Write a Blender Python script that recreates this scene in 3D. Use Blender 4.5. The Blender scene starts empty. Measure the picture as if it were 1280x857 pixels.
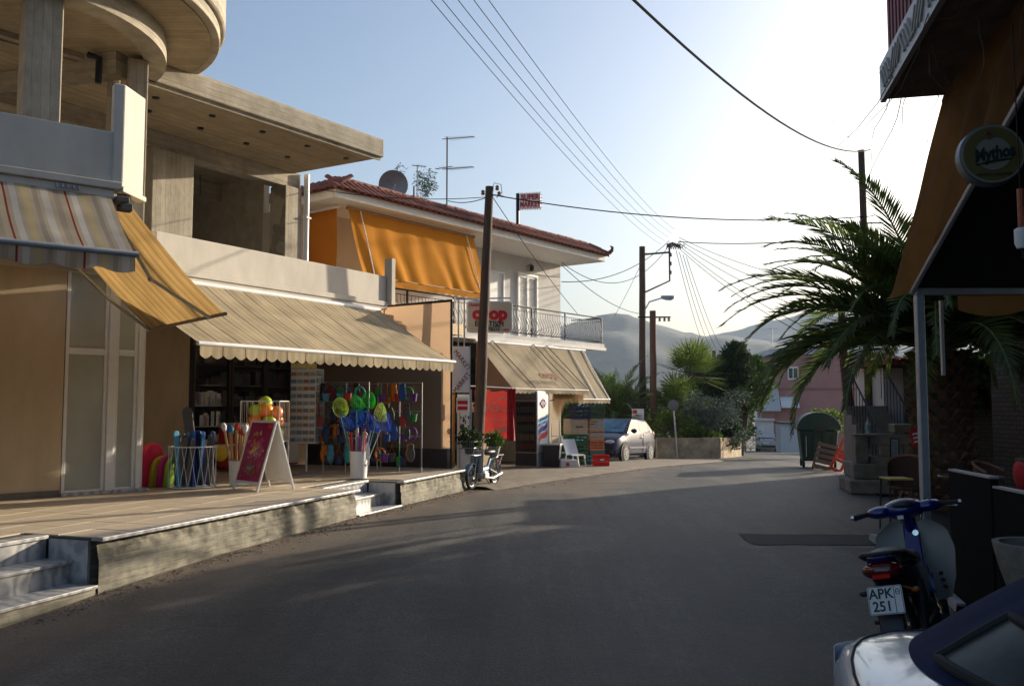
import bpy, bmesh, math, random
from mathutils import Matrix, Vector, noise as mnoise
R = math.radians
random.seed(11)
S = bpy.context.scene
COL = S.collection
# ------------------------------------------------------------------ camera, sky, sun, exposure
cam = bpy.data.cameras.new("camera"); camo = bpy.data.objects.new("camera", cam); COL.objects.link(camo)
cam.sensor_width = 36.0; cam.lens = 30.94; cam.clip_start = 0.05; cam.clip_end = 12000
camo.location = (0, 0, 1.65); camo.rotation_euler = (R(90 + 3.98), 0, 0)
S.camera = camo
SUN_AZ, SUN_EL = 50.0, 14.0          # degrees right of the view axis, above the horizon
w = bpy.data.worlds.new("World"); S.world = w; w.use_nodes = True
nt = w.node_tree; bg = nt.nodes["Background"]
sky = nt.nodes.new("ShaderNodeTexSky"); sky.sky_type = 'NISHITA'; sky.sun_disc = False
sky.sun_elevation = R(SUN_EL); sky.sun_rotation = R(SUN_AZ); sky.altitude = 0
sky.air_density = 1.0; sky.dust_density = 4.0; sky.ozone_density = 2.6
nt.links.new(sky.outputs[0], bg.inputs[0]); bg.inputs[1].default_value = 0.115
sd = bpy.data.lights.new("sun", 'SUN'); sd.energy = 4.8; sd.angle = R(0.55); sd.color = (1.0, 0.87, 0.68)
so = bpy.data.objects.new("sun", sd); COL.objects.link(so)
sv = Vector((math.sin(R(SUN_AZ)) * math.cos(R(SUN_EL)), math.cos(R(SUN_AZ)) * math.cos(R(SUN_EL)), math.sin(R(SUN_EL))))
so.rotation_euler = sv.to_track_quat('Z', 'Y').to_euler(); so.location = sv * 60
S.view_settings.view_transform = 'Standard'; S.view_settings.look = 'None'
S.view_settings.exposure = 0.92; S.view_settings.gamma = 1.0; S.view_settings.use_curve_mapping = False
S.render.engine = 'CYCLES'
S.cycles.max_bounces = 7; S.cycles.diffuse_bounces = 4; S.cycles.transparent_max_bounces = 8
S.cycles.volume_bounces = 0

# ------------------------------------------------------------------ materials
def srgb(r, g, b):
    def f(c):
        c /= 255.0
        return c / 12.92 if c <= 0.04045 else ((c + 0.055) / 1.055) ** 2.4
    return (f(r), f(g), f(b))
MATS = {}
def nodes_of(m): return m.node_tree.nodes, m.node_tree.links
def mat(name, col, rough=0.65, metal=0.0, var=0.16, scale=6.0, bump=0.12, bscale=70.0, spec=0.4, trans=0.0, coat=0.0, dirt=None, stretch=None, tcol=None):
    if name in MATS: return MATS[name]
    m = bpy.data.materials.new(name); m.use_nodes = True
    N, L = nodes_of(m); P = N["Principled BSDF"]
    P.inputs["Roughness"].default_value = rough; P.inputs["Metallic"].default_value = metal
    P.inputs["Specular IOR Level"].default_value = spec
    if coat: P.inputs["Coat Weight"].default_value = coat; P.inputs["Coat Roughness"].default_value = 0.06
    tc = N.new("ShaderNodeTexCoord"); vec = tc.outputs["Object"]
    if stretch:
        mp = N.new("ShaderNodeMapping"); mp.inputs["Scale"].default_value = stretch; L.new(vec, mp.inputs[0]); vec = mp.outputs[0]
    n1 = N.new("ShaderNodeTexNoise"); n1.inputs["Scale"].default_value = scale; n1.inputs["Detail"].default_value = 6; n1.inputs["Roughness"].default_value = 0.65
    L.new(vec, n1.inputs["Vector"])
    mr = N.new("ShaderNodeMapRange"); mr.inputs["From Min"].default_value = 0.28; mr.inputs["From Max"].default_value = 0.72
    L.new(n1.outputs["Fac"], mr.inputs["Value"])
    mx = N.new("ShaderNodeMix"); mx.data_type = 'RGBA'
    c2 = dirt if dirt else tuple(c * (1 - var) for c in col)
    c1 = tuple(min(1, c * (1 + var * 0.8)) for c in col)
    mx.inputs[6].default_value = (*c2, 1); mx.inputs[7].default_value = (*c1, 1)
    L.new(mr.outputs[0], mx.inputs[0]); out = mx.outputs[2]
    L.new(out, P.inputs["Base Color"])
    if bump:
        n2 = N.new("ShaderNodeTexNoise"); n2.inputs["Scale"].default_value = bscale; n2.inputs["Detail"].default_value = 4
        L.new(vec, n2.inputs["Vector"])
        bp = N.new("ShaderNodeBump"); bp.inputs["Strength"].default_value = bump; bp.inputs["Distance"].default_value = 0.02
        L.new(n2.outputs["Fac"], bp.inputs["Height"]); L.new(bp.outputs[0], P.inputs["Normal"])
    if trans:
        T = N.new("ShaderNodeBsdfTranslucent"); M2 = N.new("ShaderNodeMixShader"); M2.inputs[0].default_value = trans
        if tcol: T.inputs["Color"].default_value = (*tcol, 1)
        else: L.new(out, T.inputs["Color"])
        L.new(P.outputs[0], M2.inputs[1]); L.new(T.outputs[0], M2.inputs[2]); L.new(M2.outputs[0], N["Material Output"].inputs[0])
    m["_out"] = 1
    MATS[name] = m
    return m
def stripes_mat(name, base, bands, period, axis=0, trans=0.35, rough=0.8, tint=None):
    """fabric with woven stripes across the local axis; bands = [(from, to, colour)] as fractions of the period"""
    m = bpy.data.materials.new(name); m.use_nodes = True
    N, L = nodes_of(m); P = N["Principled BSDF"]; P.inputs["Roughness"].default_value = rough; P.inputs["Specular IOR Level"].default_value = 0.15
    tc = N.new("ShaderNodeTexCoord"); sx = N.new("ShaderNodeSeparateXYZ"); L.new(tc.outputs["Object"], sx.inputs[0])
    md = N.new("ShaderNodeMath"); md.operation = 'DIVIDE'; md.inputs[1].default_value = period; L.new(sx.outputs[axis], md.inputs[0])
    fr = N.new("ShaderNodeMath"); fr.operation = 'FRACT'; L.new(md.outputs[0], fr.inputs[0])
    cr = N.new("ShaderNodeValToRGB"); cr.color_ramp.interpolation = 'CONSTANT'
    el = cr.color_ramp.elements
    stops = []; cur = 0.0
    for a, b, c in bands:
        if a > cur: stops.append((cur, base))
        stops.append((a, c)); cur = b
    if cur < 1: stops.append((cur, base))
    el[0].position = stops[0][0]; el[0].color = (*stops[0][1], 1); el[1].position = stops[1][0]; el[1].color = (*stops[1][1], 1)
    for p, c in stops[2:]:
        e = el.new(p); e.color = (*c, 1)
    L.new(fr.outputs[0], cr.inputs[0])
    ns = N.new("ShaderNodeTexNoise"); ns.inputs["Scale"].default_value = 2.2; ns.inputs["Detail"].default_value = 7; L.new(tc.outputs["Object"], ns.inputs["Vector"])
    mr = N.new("ShaderNodeMapRange"); mr.inputs["From Min"].default_value = 0.3; mr.inputs["From Max"].default_value = 0.7; mr.inputs["To Min"].default_value = 0.72; mr.inputs["To Max"].default_value = 1.08
    L.new(ns.outputs["Fac"], mr.inputs["Value"])
    mx = N.new("ShaderNodeMix"); mx.data_type = 'RGBA'; mx.blend_type = 'MULTIPLY'; mx.inputs[0].default_value = 1
    L.new(cr.outputs[0], mx.inputs[6]); cb = N.new("ShaderNodeCombineColor")
    for k in range(3): L.new(mr.outputs[0], cb.inputs[k])
    L.new(cb.outputs[0], mx.inputs[7]); L.new(mx.outputs[2], P.inputs["Base Color"])
    wv = N.new("ShaderNodeTexNoise"); wv.inputs["Scale"].default_value = 260; L.new(tc.outputs["Object"], wv.inputs["Vector"])
    bp = N.new("ShaderNodeBump"); bp.inputs["Strength"].default_value = 0.15; bp.inputs["Distance"].default_value = 0.01; L.new(wv.outputs["Fac"], bp.inputs["Height"]); L.new(bp.outputs[0], P.inputs["Normal"])
    T = N.new("ShaderNodeBsdfTranslucent"); 
    if tint:
        m2 = N.new("ShaderNodeMix"); m2.data_type = 'RGBA'; m2.blend_type = 'MULTIPLY'; m2.inputs[0].default_value = 1; m2.inputs[7].default_value = (*tint, 1)
        L.new(mx.outputs[2], m2.inputs[6]); L.new(m2.outputs[2], T.inputs["Color"])
    else: L.new(mx.outputs[2], T.inputs["Color"])
    M2 = N.new("ShaderNodeMixShader"); M2.inputs[0].default_value = trans
    L.new(P.outputs[0], M2.inputs[1]); L.new(T.outputs[0], M2.inputs[2]); L.new(M2.outputs[0], N["Material Output"].inputs[0])
    return m
def glass_mat(name, col, rough=0.06, alpha=0.35):
    m = bpy.data.materials.new(name); m.use_nodes = True
    N, L = nodes_of(m); P = N["Principled BSDF"]
    P.inputs["Base Color"].default_value = (*col, 1); P.inputs["Roughness"].default_value = rough; P.inputs["Specular IOR Level"].default_value = 0.7
    T = N.new("ShaderNodeBsdfTransparent"); M2 = N.new("ShaderNodeMixShader"); M2.inputs[0].default_value = 1 - alpha
    L.new(P.outputs[0], M2.inputs[1]); L.new(T.outputs[0], M2.inputs[2]); L.new(M2.outputs[0], N["Material Output"].inputs[0])
    MATS[name] = m
    return m

def board_mat(name, c_lo, c_hi, board=0.11, axis='Z', rough=0.85, bv=0.28, joint=0.07, jd=0.35):
    """board-marked concrete: joints between shuttering boards, streaks and blotches"""
    m = bpy.data.materials.new(name); m.use_nodes = True
    N, L = nodes_of(m); P = N["Principled BSDF"]; P.inputs["Roughness"].default_value = rough; P.inputs["Specular IOR Level"].default_value = 0.2
    tc = N.new("ShaderNodeTexCoord"); sx = N.new("ShaderNodeSeparateXYZ"); L.new(tc.outputs["Object"], sx.inputs[0])
    k = 'XYZ'.index(axis)
    dv = N.new("ShaderNodeMath"); dv.operation = 'DIVIDE'; dv.inputs[1].default_value = board; wz = N.new("ShaderNodeTexNoise"); wz.inputs["Scale"].default_value = 1.3; wz.inputs["Detail"].default_value = 3; L.new(tc.outputs["Object"], wz.inputs["Vector"])
    wa = N.new("ShaderNodeMath"); wa.operation = 'MULTIPLY_ADD'; wa.inputs[1].default_value = board * 0.45; L.new(wz.outputs["Fac"], wa.inputs[0]); L.new(sx.outputs[k], wa.inputs[2]); L.new(wa.outputs[0], dv.inputs[0])
    fl = N.new("ShaderNodeMath"); fl.operation = 'FLOOR'; L.new(dv.outputs[0], fl.inputs[0])
    wn = N.new("ShaderNodeTexWhiteNoise"); wn.noise_dimensions = '1D'; L.new(fl.outputs[0], wn.inputs["W"])
    fr = N.new("ShaderNodeMath"); fr.operation = 'FRACT'; L.new(dv.outputs[0], fr.inputs[0])
    lt = N.new("ShaderNodeMath"); lt.operation = 'LESS_THAN'; lt.inputs[1].default_value = joint; L.new(fr.outputs[0], lt.inputs[0])
    mp = N.new("ShaderNodeMapping"); sc = [14, 14, 14]
    if axis == 'Z': sc = [5, 5, 24]
    elif axis == 'X': sc = [24, 5, 5]
    else: sc = [5, 24, 5]
    mp.inputs["Scale"].default_value = sc; L.new(tc.outputs["Object"], mp.inputs[0])
    ng = N.new("ShaderNodeTexNoise"); ng.inputs["Scale"].default_value = 1.0; ng.inputs["Detail"].default_value = 6; L.new(mp.outputs[0], ng.inputs["Vector"])
    nb = N.new("ShaderNodeTexNoise"); nb.inputs["Scale"].default_value = 2.6; nb.inputs["Detail"].default_value = 10; nb.inputs["Roughness"].default_value = 0.7; L.new(tc.outputs["Object"], nb.inputs["Vector"])
    a1 = N.new("ShaderNodeMath"); a1.operation = 'MULTIPLY_ADD'; a1.inputs[1].default_value = bv; L.new(wn.outputs[0], a1.inputs[0]); 
    a0 = N.new("ShaderNodeMath"); a0.operation = 'MULTIPLY_ADD'; a0.inputs[1].default_value = 0.55; a0.inputs[2].default_value = -0.20; L.new(ng.outputs["Fac"], a0.inputs[0])
    L.new(a0.outputs[0], a1.inputs[2])
    a2 = N.new("ShaderNodeMath"); a2.operation = 'MULTIPLY_ADD'; a2.inputs[1].default_value = 1.15; L.new(nb.outputs["Fac"], a2.inputs[0]); L.new(a1.outputs[0], a2.inputs[2])
    a3 = N.new("ShaderNodeMath"); a3.operation = 'MULTIPLY_ADD'; a3.inputs[1].default_value = -jd; L.new(lt.outputs[0], a3.inputs[0]); L.new(a2.outputs[0], a3.inputs[2])
    mr = N.new("ShaderNodeMapRange"); mr.inputs["From Min"].default_value = 0.35; mr.inputs["From Max"].default_value = 1.05; L.new(a3.outputs[0], mr.inputs["Value"])
    mx = N.new("ShaderNodeMix"); mx.data_type = 'RGBA'; mx.inputs[6].default_value = (*c_lo, 1); mx.inputs[7].default_value = (*c_hi, 1)
    L.new(mr.outputs[0], mx.inputs[0]); L.new(mx.outputs[2], P.inputs["Base Color"])
    bp = N.new("ShaderNodeBump"); bp.inputs["Strength"].default_value = 0.5; bp.inputs["Distance"].default_value = 0.012
    L.new(a3.outputs[0], bp.inputs["Height"]); L.new(bp.outputs[0], P.inputs["Normal"])
    MATS[name] = m
    return m
def marble_mat(name, c1, c2, scale=3.0):
    m = bpy.data.materials.new(name); m.use_nodes = True
    N, L = nodes_of(m); P = N["Principled BSDF"]; P.inputs["Roughness"].default_value = 0.35
    tc = N.new("ShaderNodeTexCoord"); wv = N.new("ShaderNodeTexWave"); wv.inputs["Scale"].default_value = scale; wv.inputs["Distortion"].default_value = 9; wv.inputs["Detail"].default_value = 5; wv.inputs["Detail Scale"].default_value = 1.6
    L.new(tc.outputs["Object"], wv.inputs["Vector"])
    mx = N.new("ShaderNodeMix"); mx.data_type = 'RGBA'; mx.inputs[6].default_value = (*c1, 1); mx.inputs[7].default_value = (*c2, 1)
    L.new(wv.outputs["Fac"], mx.inputs[0]); L.new(mx.outputs[2], P.inputs["Base Color"])
    MATS[name] = m
    return m
def asphalt_mat():
    m = bpy.data.materials.new("asphalt"); m.use_nodes = True
    N, L = nodes_of(m); P = N["Principled BSDF"]; P.inputs["Roughness"].default_value = 0.62; P.inputs["Specular IOR Level"].default_value = 0.45
    tc = N.new("ShaderNodeTexCoord"); O = tc.outputs["Object"]
    def nz(s, d=5, r=0.6, st=None):
        v = O
        if st:
            mp = N.new("ShaderNodeMapping"); mp.inputs["Scale"].default_value = st; mp.inputs["Rotation"].default_value = (0, 0, R(-16)); L.new(O, mp.inputs[0]); v = mp.outputs[0]
        n = N.new("ShaderNodeTexNoise"); n.inputs["Scale"].default_value = s; n.inputs["Detail"].default_value = d; n.inputs["Roughness"].default_value = r; L.new(v, n.inputs["Vector"]); return n.outputs["Fac"]
    def ramp(src, a, b, c0, c1):
        mr = N.new("ShaderNodeMapRange"); mr.inputs["From Min"].default_value = a; mr.inputs["From Max"].default_value = b; mr.inputs["To Min"].default_value = c0; mr.inputs["To Max"].default_value = c1; L.new(src, mr.inputs["Value"]); return mr.outputs[0]
    def mul(a, b):
        x = N.new("ShaderNodeMath"); x.operation = 'MULTIPLY'; L.new(a, x.inputs[0]); L.new(b, x.inputs[1]); return x.outputs[0]
    big = ramp(nz(0.35, 7, 0.7), 0.32, 0.68, 0.62, 1.40)
    track = ramp(nz(1.0, 5, 0.65, (1.2, 0.07, 1)), 0.36, 0.64, 0.55, 1.55)
    fine = ramp(nz(42, 3, 0.7), 0.3, 0.7, 0.45, 1.7)
    speck = ramp(nz(160, 2, 0.5), 0.3, 0.75, 0.7, 1.5)
    k = mul(mul(big, track), mul(fine, speck))
    stain = ramp(nz(0.9, 8, 0.75), 0.54, 0.66, 1.0, 0.52)
    patchy = ramp(nz(0.22, 2, 0.4, (1.0, 0.35, 1)), 0.49, 0.505, 0.82, 1.15)
    grit = ramp(nz(9, 8, 0.85), 0.36, 0.66, 0.68, 1.38)
    k = mul(mul(k, stain), mul(patchy, grit))
    cb = N.new("ShaderNodeCombineColor")
    for i, c in enumerate((0.050, 0.0465, 0.043)):
        x = N.new("ShaderNodeMath"); x.operation = 'MULTIPLY'; x.inputs[1].default_value = c; L.new(k, x.inputs[0]); L.new(x.outputs[0], cb.inputs[i])
    # dusty edge by the terrace
    at_ = N.new("ShaderNodeAttribute"); at_.attribute_name = "dust"
    dn = mul(at_.outputs["Fac"], ramp(nz(2.2, 6, 0.7), 0.3, 0.6, 0.35, 1.0))
    mx = N.new("ShaderNodeMix"); mx.data_type = 'RGBA'; mx.inputs[7].default_value = (0.17, 0.125, 0.085, 1)
    L.new(dn, mx.inputs[0]); L.new(cb.outputs[0], mx.inputs[6]); L.new(mx.outputs[2], P.inputs["Base Color"])
    bp = N.new("ShaderNodeBump"); bp.inputs["Strength"].default_value = 0.55; bp.inputs["Distance"].default_value = 0.012; L.new(k, bp.inputs["Height"]); L.new(bp.outputs[0], P.inputs["Normal"])
    return m
def foliage_mat(name, c1, c2, trans=0.3, rough=0.75, spec=0.15):
    m = bpy.data.materials.new(name); m.use_nodes = True
    N, L = nodes_of(m); P = N["Principled BSDF"]; P.inputs["Roughness"].default_value = rough; P.inputs["Specular IOR Level"].default_value = spec
    ge = N.new("ShaderNodeNewGeometry"); mx = N.new("ShaderNodeMix"); mx.data_type = 'RGBA'
    mx.inputs[6].default_value = (*c1, 1); mx.inputs[7].default_value = (*c2, 1); L.new(ge.outputs["Random Per Island"], mx.inputs[0])
    L.new(mx.outputs[2], P.inputs["Base Color"])
    T = N.new("ShaderNodeBsdfTranslucent"); L.new(mx.outputs[2], T.inputs["Color"])
    M2 = N.new("ShaderNodeMixShader"); M2.inputs[0].default_value = trans
    L.new(P.outputs[0], M2.inputs[1]); L.new(T.outputs[0], M2.inputs[2]); L.new(M2.outputs[0], N["Material Output"].inputs[0])
    return m
# palette
m_concrete = board_mat("board_concrete", (0.20, 0.175, 0.13), (0.46, 0.41, 0.33), 0.11, 'Z')
m_soffit = board_mat("board_soffit", (0.24, 0.19, 0.125), (0.42, 0.345, 0.235), 0.09, 'Y')
m_column = board_mat("column_concrete", (0.22, 0.19, 0.145), (0.44, 0.39, 0.31), 0.10, 'X')
m_retain = board_mat("terrace_concrete", (0.055, 0.05, 0.04), (0.40, 0.375, 0.30), 0.062, 'Z', bv=0.06, joint=0.08, jd=0.16)
m_white = mat("white_render", (0.53, 0.485, 0.415), 0.8, var=0.15, stretch=(1.6, 1.6, 0.6), scale=1.6, bump=0.1, bscale=120)
m_lightwhite = mat("house_white", (0.60, 0.585, 0.56), 0.8, var=0.14, stretch=(1.6, 1.6, 0.5), scale=1.1, bump=0.1, bscale=90)
m_beige = mat("beige_render", (0.54, 0.43, 0.285), 0.85, var=0.16, stretch=(1.8, 1.8, 0.6), scale=1.4, bump=0.15, bscale=140)
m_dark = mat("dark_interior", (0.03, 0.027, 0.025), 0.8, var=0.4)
m_alu = mat("white_aluminium", (0.78, 0.77, 0.76), 0.35, var=0.05, bump=0.0)
m_grey = mat("galvanised_metal", (0.42, 0.44, 0.47), 0.45, 0.6, var=0.15, bump=0.05)
m_black = mat("black_metal", (0.018, 0.018, 0.02), 0.45, 0.3, var=0.3)
m_rubber = mat("black_rubber", (0.02, 0.02, 0.02), 0.8, var=0.2)
m_plasticblack = mat("black_plastic", (0.025, 0.025, 0.028), 0.45, var=0.2)
m_chrome = mat("chrome", (0.75, 0.75, 0.76), 0.18, 1.0, var=0.05, bump=0)
m_whiteplastic = mat("white_plastic", (0.74, 0.73, 0.72), 0.4, var=0.06, bump=0.02)
m_red = mat("red_plastic", (0.62, 0.03, 0.02), 0.4, var=0.15)
m_wood = mat("pole_wood", (0.085, 0.055, 0.038), 0.85, var=0.4, scale=5, bump=0.5, bscale=30, stretch=(6, 6, 0.5))
m_tile = mat("floor_tile", (0.54, 0.45, 0.335), 0.5, var=0.16, scale=2.5, bump=0.06)
m_grout = mat("grout", (0.10, 0.085, 0.065), 0.9)
m_marble = marble_mat("grey_marble", (0.50, 0.485, 0.465), (0.27, 0.27, 0.275), 2.2)
m_asphalt = asphalt_mat()

# ------------------------------------------------------------------ mesh helpers
class MB:
    def __init__(s): s.v = []; s.f = []
    def add(s, vs, fs, M=None):
        o = len(s.v)
        for p in vs:
            p = Vector(p)
            if M is not None: p = M @ p
            s.v.append(tuple(p))
        for f in fs: s.f.append(tuple(i + o for i in f))
        return s
    def box(s, x0, x1, y0, y1, z0, z1, M=None):
        vs = [(x0, y0, z0), (x1, y0, z0), (x1, y1, z0), (x0, y1, z0), (x0, y0, z1), (x1, y0, z1), (x1, y1, z1), (x0, y1, z1)]
        return s.add(vs, [(0, 3, 2, 1), (4, 5, 6, 7), (0, 1, 5, 4), (1, 2, 6, 5), (2, 3, 7, 6), (3, 0, 4, 7)], M)
    def prism(s, poly, z0, z1, M=None):
        n = len(poly)
        a = sum(poly[i][0] * poly[(i + 1) % n][1] - poly[(i + 1) % n][0] * poly[i][1] for i in range(n))
        if a < 0: poly = poly[::-1]
        vs = [(x, y, z0) for x, y in poly] + [(x, y, z1) for x, y in poly]
        fs = [tuple(range(n - 1, -1, -1)), tuple(range(n, 2 * n))] + [(i, (i + 1) % n, n + (i + 1) % n, n + i) for i in range(n)]
        return s.add(vs, fs, M)
    def extr(s, poly, y0, y1, M=None):          # polygon in xz, extruded along y
        n = len(poly)
        a = sum(poly[i][0] * poly[(i + 1) % n][1] - poly[(i + 1) % n][0] * poly[i][1] for i in range(n))
        if a < 0: poly = poly[::-1]
        vs = [(x, y0, z) for x, z in poly] + [(x, y1, z) for x, z in poly]
        fs = [tuple(range(n)), tuple(range(2 * n - 1, n - 1, -1))] + [(i, n + i, n + (i + 1) % n, (i + 1) % n) for i in range(n)]
        return s.add(vs, fs, M)
    def tube(s, pts, r, seg=8, M=None, cap=True):
        pts = [Vector(p) for p in pts]; n = len(pts)
        rs = r if isinstance(r, (list, tuple)) else [r] * n
        vs = []; prev = None
        for i, p in enumerate(pts):
            t = (pts[min(i + 1, n - 1)] - pts[max(i - 1, 0)])
            if t.length < 1e-9: t = Vector((0, 0, 1))
            t.normalize()
            if prev is None:
                a = Vector((0, 0, 1)) if abs(t.z) < 0.9 else Vector((1, 0, 0))
                u = t.cross(a).normalized()
            else:
                u = (prev - t * prev.dot(t))
                u = u.normalized() if u.length > 1e-6 else t.orthogonal().normalized()
            prev = u; w_ = t.cross(u)
            for k in range(seg):
                a = 2 * math.pi * k / seg
                vs.append(p + (u * math.cos(a) + w_ * math.sin(a)) * rs[i])
        fs = [(i * seg + k, i * seg + (k + 1) % seg, (i + 1) * seg + (k + 1) % seg, (i + 1) * seg + k) for i in range(n - 1) for k in range(seg)]
        if cap: fs += [tuple(range(seg - 1, -1, -1)), tuple((n - 1) * seg + k for k in range(seg))]
        return s.add(vs, fs, M)
    def lathe(s, prof, seg=20, M=None):         # prof = [(r, z)]
        vs = []; fs = []; n = len(prof)
        for r, z in prof:
            for k in range(seg):
                a = 2 * math.pi * k / seg; vs.append((r * math.cos(a), r * math.sin(a), z))
        for i in range(n - 1):
            for k in range(seg): fs.append((i * seg + k, i * seg + (k + 1) % seg, (i + 1) * seg + (k + 1) % seg, (i + 1) * seg + k))
        if prof[0][0] > 1e-6: fs.append(tuple(range(seg - 1, -1, -1)))
        if prof[-1][0] > 1e-6: fs.append(tuple((n - 1) * seg + k for k in range(seg)))
        return s.add(vs, fs, M)
    def ball(s, c, rx, ry, rz, seg=14, ring=9, M=None):
        vs = []; fs = []
        for i in range(ring + 1):
            t = math.pi * i / ring
            for k in range(seg):
                a = 2 * math.pi * k / seg
                vs.append((c[0] + rx * math.sin(t) * math.cos(a), c[1] + ry * math.sin(t) * math.sin(a), c[2] + rz * math.cos(t)))
        for i in range(ring):
            for k in range(seg): fs.append((i * seg + k, (i + 1) * seg + k, (i + 1) * seg + (k + 1) % seg, i * seg + (k + 1) % seg))
        return s.add(vs, fs, M)
    def grid(s, fn, nu, nv, M=None):
        vs = [fn(i / nu, j / nv) for j in range(nv + 1) for i in range(nu + 1)]
        fs = [(j * (nu + 1) + i, j * (nu + 1) + i + 1, (j + 1) * (nu + 1) + i + 1, (j + 1) * (nu + 1) + i) for j in range(nv) for i in range(nu)]
        return s.add(vs, fs, M)
    def slab(s, fn, nu, nv, off, M=None):       # a curved sheet with thickness: off is a vector
        top = [Vector(fn(i / nu, j / nv)) for j in range(nv + 1) for i in range(nu + 1)]
        bot = [p + Vector(off) for p in top]; n = len(top); q = nu + 1
        fs = []
        for j in range(nv):
            for i in range(nu):
                a, b, c, d = j * q + i, j * q + i + 1, (j + 1) * q + i + 1, (j + 1) * q + i
                fs += [(a, b, c, d), (n + d, n + c, n + b, n + a)]
        for i in range(nu): fs += [(i, n + i, n + i + 1, i + 1), (nv * q + i + 1, n + nv * q + i + 1, n + nv * q + i, nv * q + i)]
        for j in range(nv): fs += [((j + 1) * q, n + (j + 1) * q, n + j * q, j * q), (j * q + nu, n + j * q + nu, n + (j + 1) * q + nu, (j + 1) * q + nu)]
        return s.add(top + bot, fs, M)
    def loft(s, rings, M=None, cap=True):
        n = len(rings[0]); vs = [p for r in rings for p in r]; fs = []
        for i in range(len(rings) - 1):
            for k in range(n): fs.append((i * n + k, i * n + (k + 1) % n, (i + 1) * n + (k + 1) % n, (i + 1) * n + k))
        if cap: fs += [tuple(range(n - 1, -1, -1)), tuple((len(rings) - 1) * n + k for k in range(n))]
        return s.add(vs, fs, M)
    def mesh(s, name, smooth=False):
        me = bpy.data.meshes.new(name); me.from_pydata(s.v, [], s.f); me.validate(clean_customdata=False)
        bm = bmesh.new(); bm.from_mesh(me); bmesh.ops.recalc_face_normals(bm, faces=bm.faces); bm.to_mesh(me); bm.free()
        if smooth:
            me.polygons.foreach_set("use_smooth", [True] * len(me.polygons))
            me.set_sharp_from_angle(angle=R(smooth if smooth is not True else 40))
        return me
    def build(s, name, material, parent=None, smooth=False, bevel=0, M=None, recalc=True, sub=0):
        return mesh_obj(name, s.mesh(name, smooth), material, parent, bevel, M, sub)
def mesh_obj(name, me, material, parent=None, bevel=0, M=None, sub=0):
    if material is not None and not me.materials: me.materials.append(material)
    o = bpy.data.objects.new(name, me); COL.objects.link(o)
    if parent is not None: o.parent = parent
    if M is not None: o.matrix_basis = M
    if bevel:
        b = o.modifiers.new("bevel", 'BEVEL'); b.width = bevel; b.segments = 2; b.limit_method = 'ANGLE'; b.angle_limit = R(35)
    if sub:
        b = o.modifiers.new("sub", 'SUBSURF'); b.levels = sub; b.render_levels = sub
    return o
def T(x, y, z=0): return Matrix.Translation((x, y, z))
def RZ(a): return Matrix.Rotation(R(a), 4, 'Z')
def RX(a): return Matrix.Rotation(R(a), 4, 'X')
def RY(a): return Matrix.Rotation(R(a), 4, 'Y')
def frame(x, y, z, al): return T(x, y, z) @ RZ(90 - al)      # local x runs along the facade (al degrees right of +Y), local y into the house
def empty(name, M=None):
    o = bpy.data.objects.new(name, None); COL.objects.link(o); o.empty_display_size = 0.2
    if M is not None: o.matrix_basis = M
    return o
def tag(o, label=None, cat=None, group=None, kind=None):
    if label: o["label"] = label
    if cat: o["category"] = cat
    if group: o["group"] = group
    if kind: o["kind"] = kind
    return o
def thing(name, label, cat, M=None, group=None): return tag(empty(name, M), label, cat, group)
def copy_tree(o, parent=None, M=None):
    c = o.copy(); COL.objects.link(c); c.parent = parent
    if M is not None: c.matrix_basis = M
    for ch in [x for x in COL.objects if x.parent == o]: copy_tree(ch, c)
    return c
def text_mesh(s, size, extrude=0.003, font_scale_x=1.0, align='CENTER', shear=0.0, bold=0.0):
    cu = bpy.data.curves.new("lettering", 'FONT'); cu.body = s; cu.size = size; cu.extrude = extrude; cu.align_x = align; cu.align_y = 'CENTER'; cu.shear = shear; cu.offset = bold; cu.resolution_u = 3
    o = bpy.data.objects.new("lettering", cu); COL.objects.link(o)
    dg = bpy.context.evaluated_depsgraph_get(); me = bpy.data.meshes.new_from_object(o.evaluated_get(dg))
    bpy.data.objects.remove(o); bpy.data.curves.remove(cu)
    if font_scale_x != 1.0: me.transform(Matrix.Diagonal((font_scale_x, 1, 1, 1)))
    return me
STAND = Matrix(((1, 0, 0, 0), (0, 0, -1, 0), (0, 1, 0, 0), (0, 0, 0, 1)))      # text in xy -> upright in xz facing -y
def lettering(s, size, material, parent, M, name="lettering", **k):
    me = text_mesh(s, size, **k); me.materials.clear()
    return mesh_obj(name, me, material, parent, M=M @ STAND)
def interp(x, t):
    if x <= t[0][0]: return t[0][1]
    for (a, b), (c, d) in zip(t, t[1:]):
        if x <= c:
            k = (x - a) / (c - a); return b + (d - b) * k
    return t[-1][1]
ROADZ = [(-40, -1.2), (5, -0.18), (7.2, -0.165), (8.3, -0.08), (10, -0.01), (13, 0.03), (17, 0.03), (21, 0.0), (24, -0.05), (28, -0.2), (35, -0.46), (60, -1.6), (85, -2.8), (120, -4.6), (300, -9), (1200, -14)]
def gz(x, y): return interp(y, ROADZ)
def PX(x, y, dz=0): return (x, y, gz(x, y) + dz)
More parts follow.
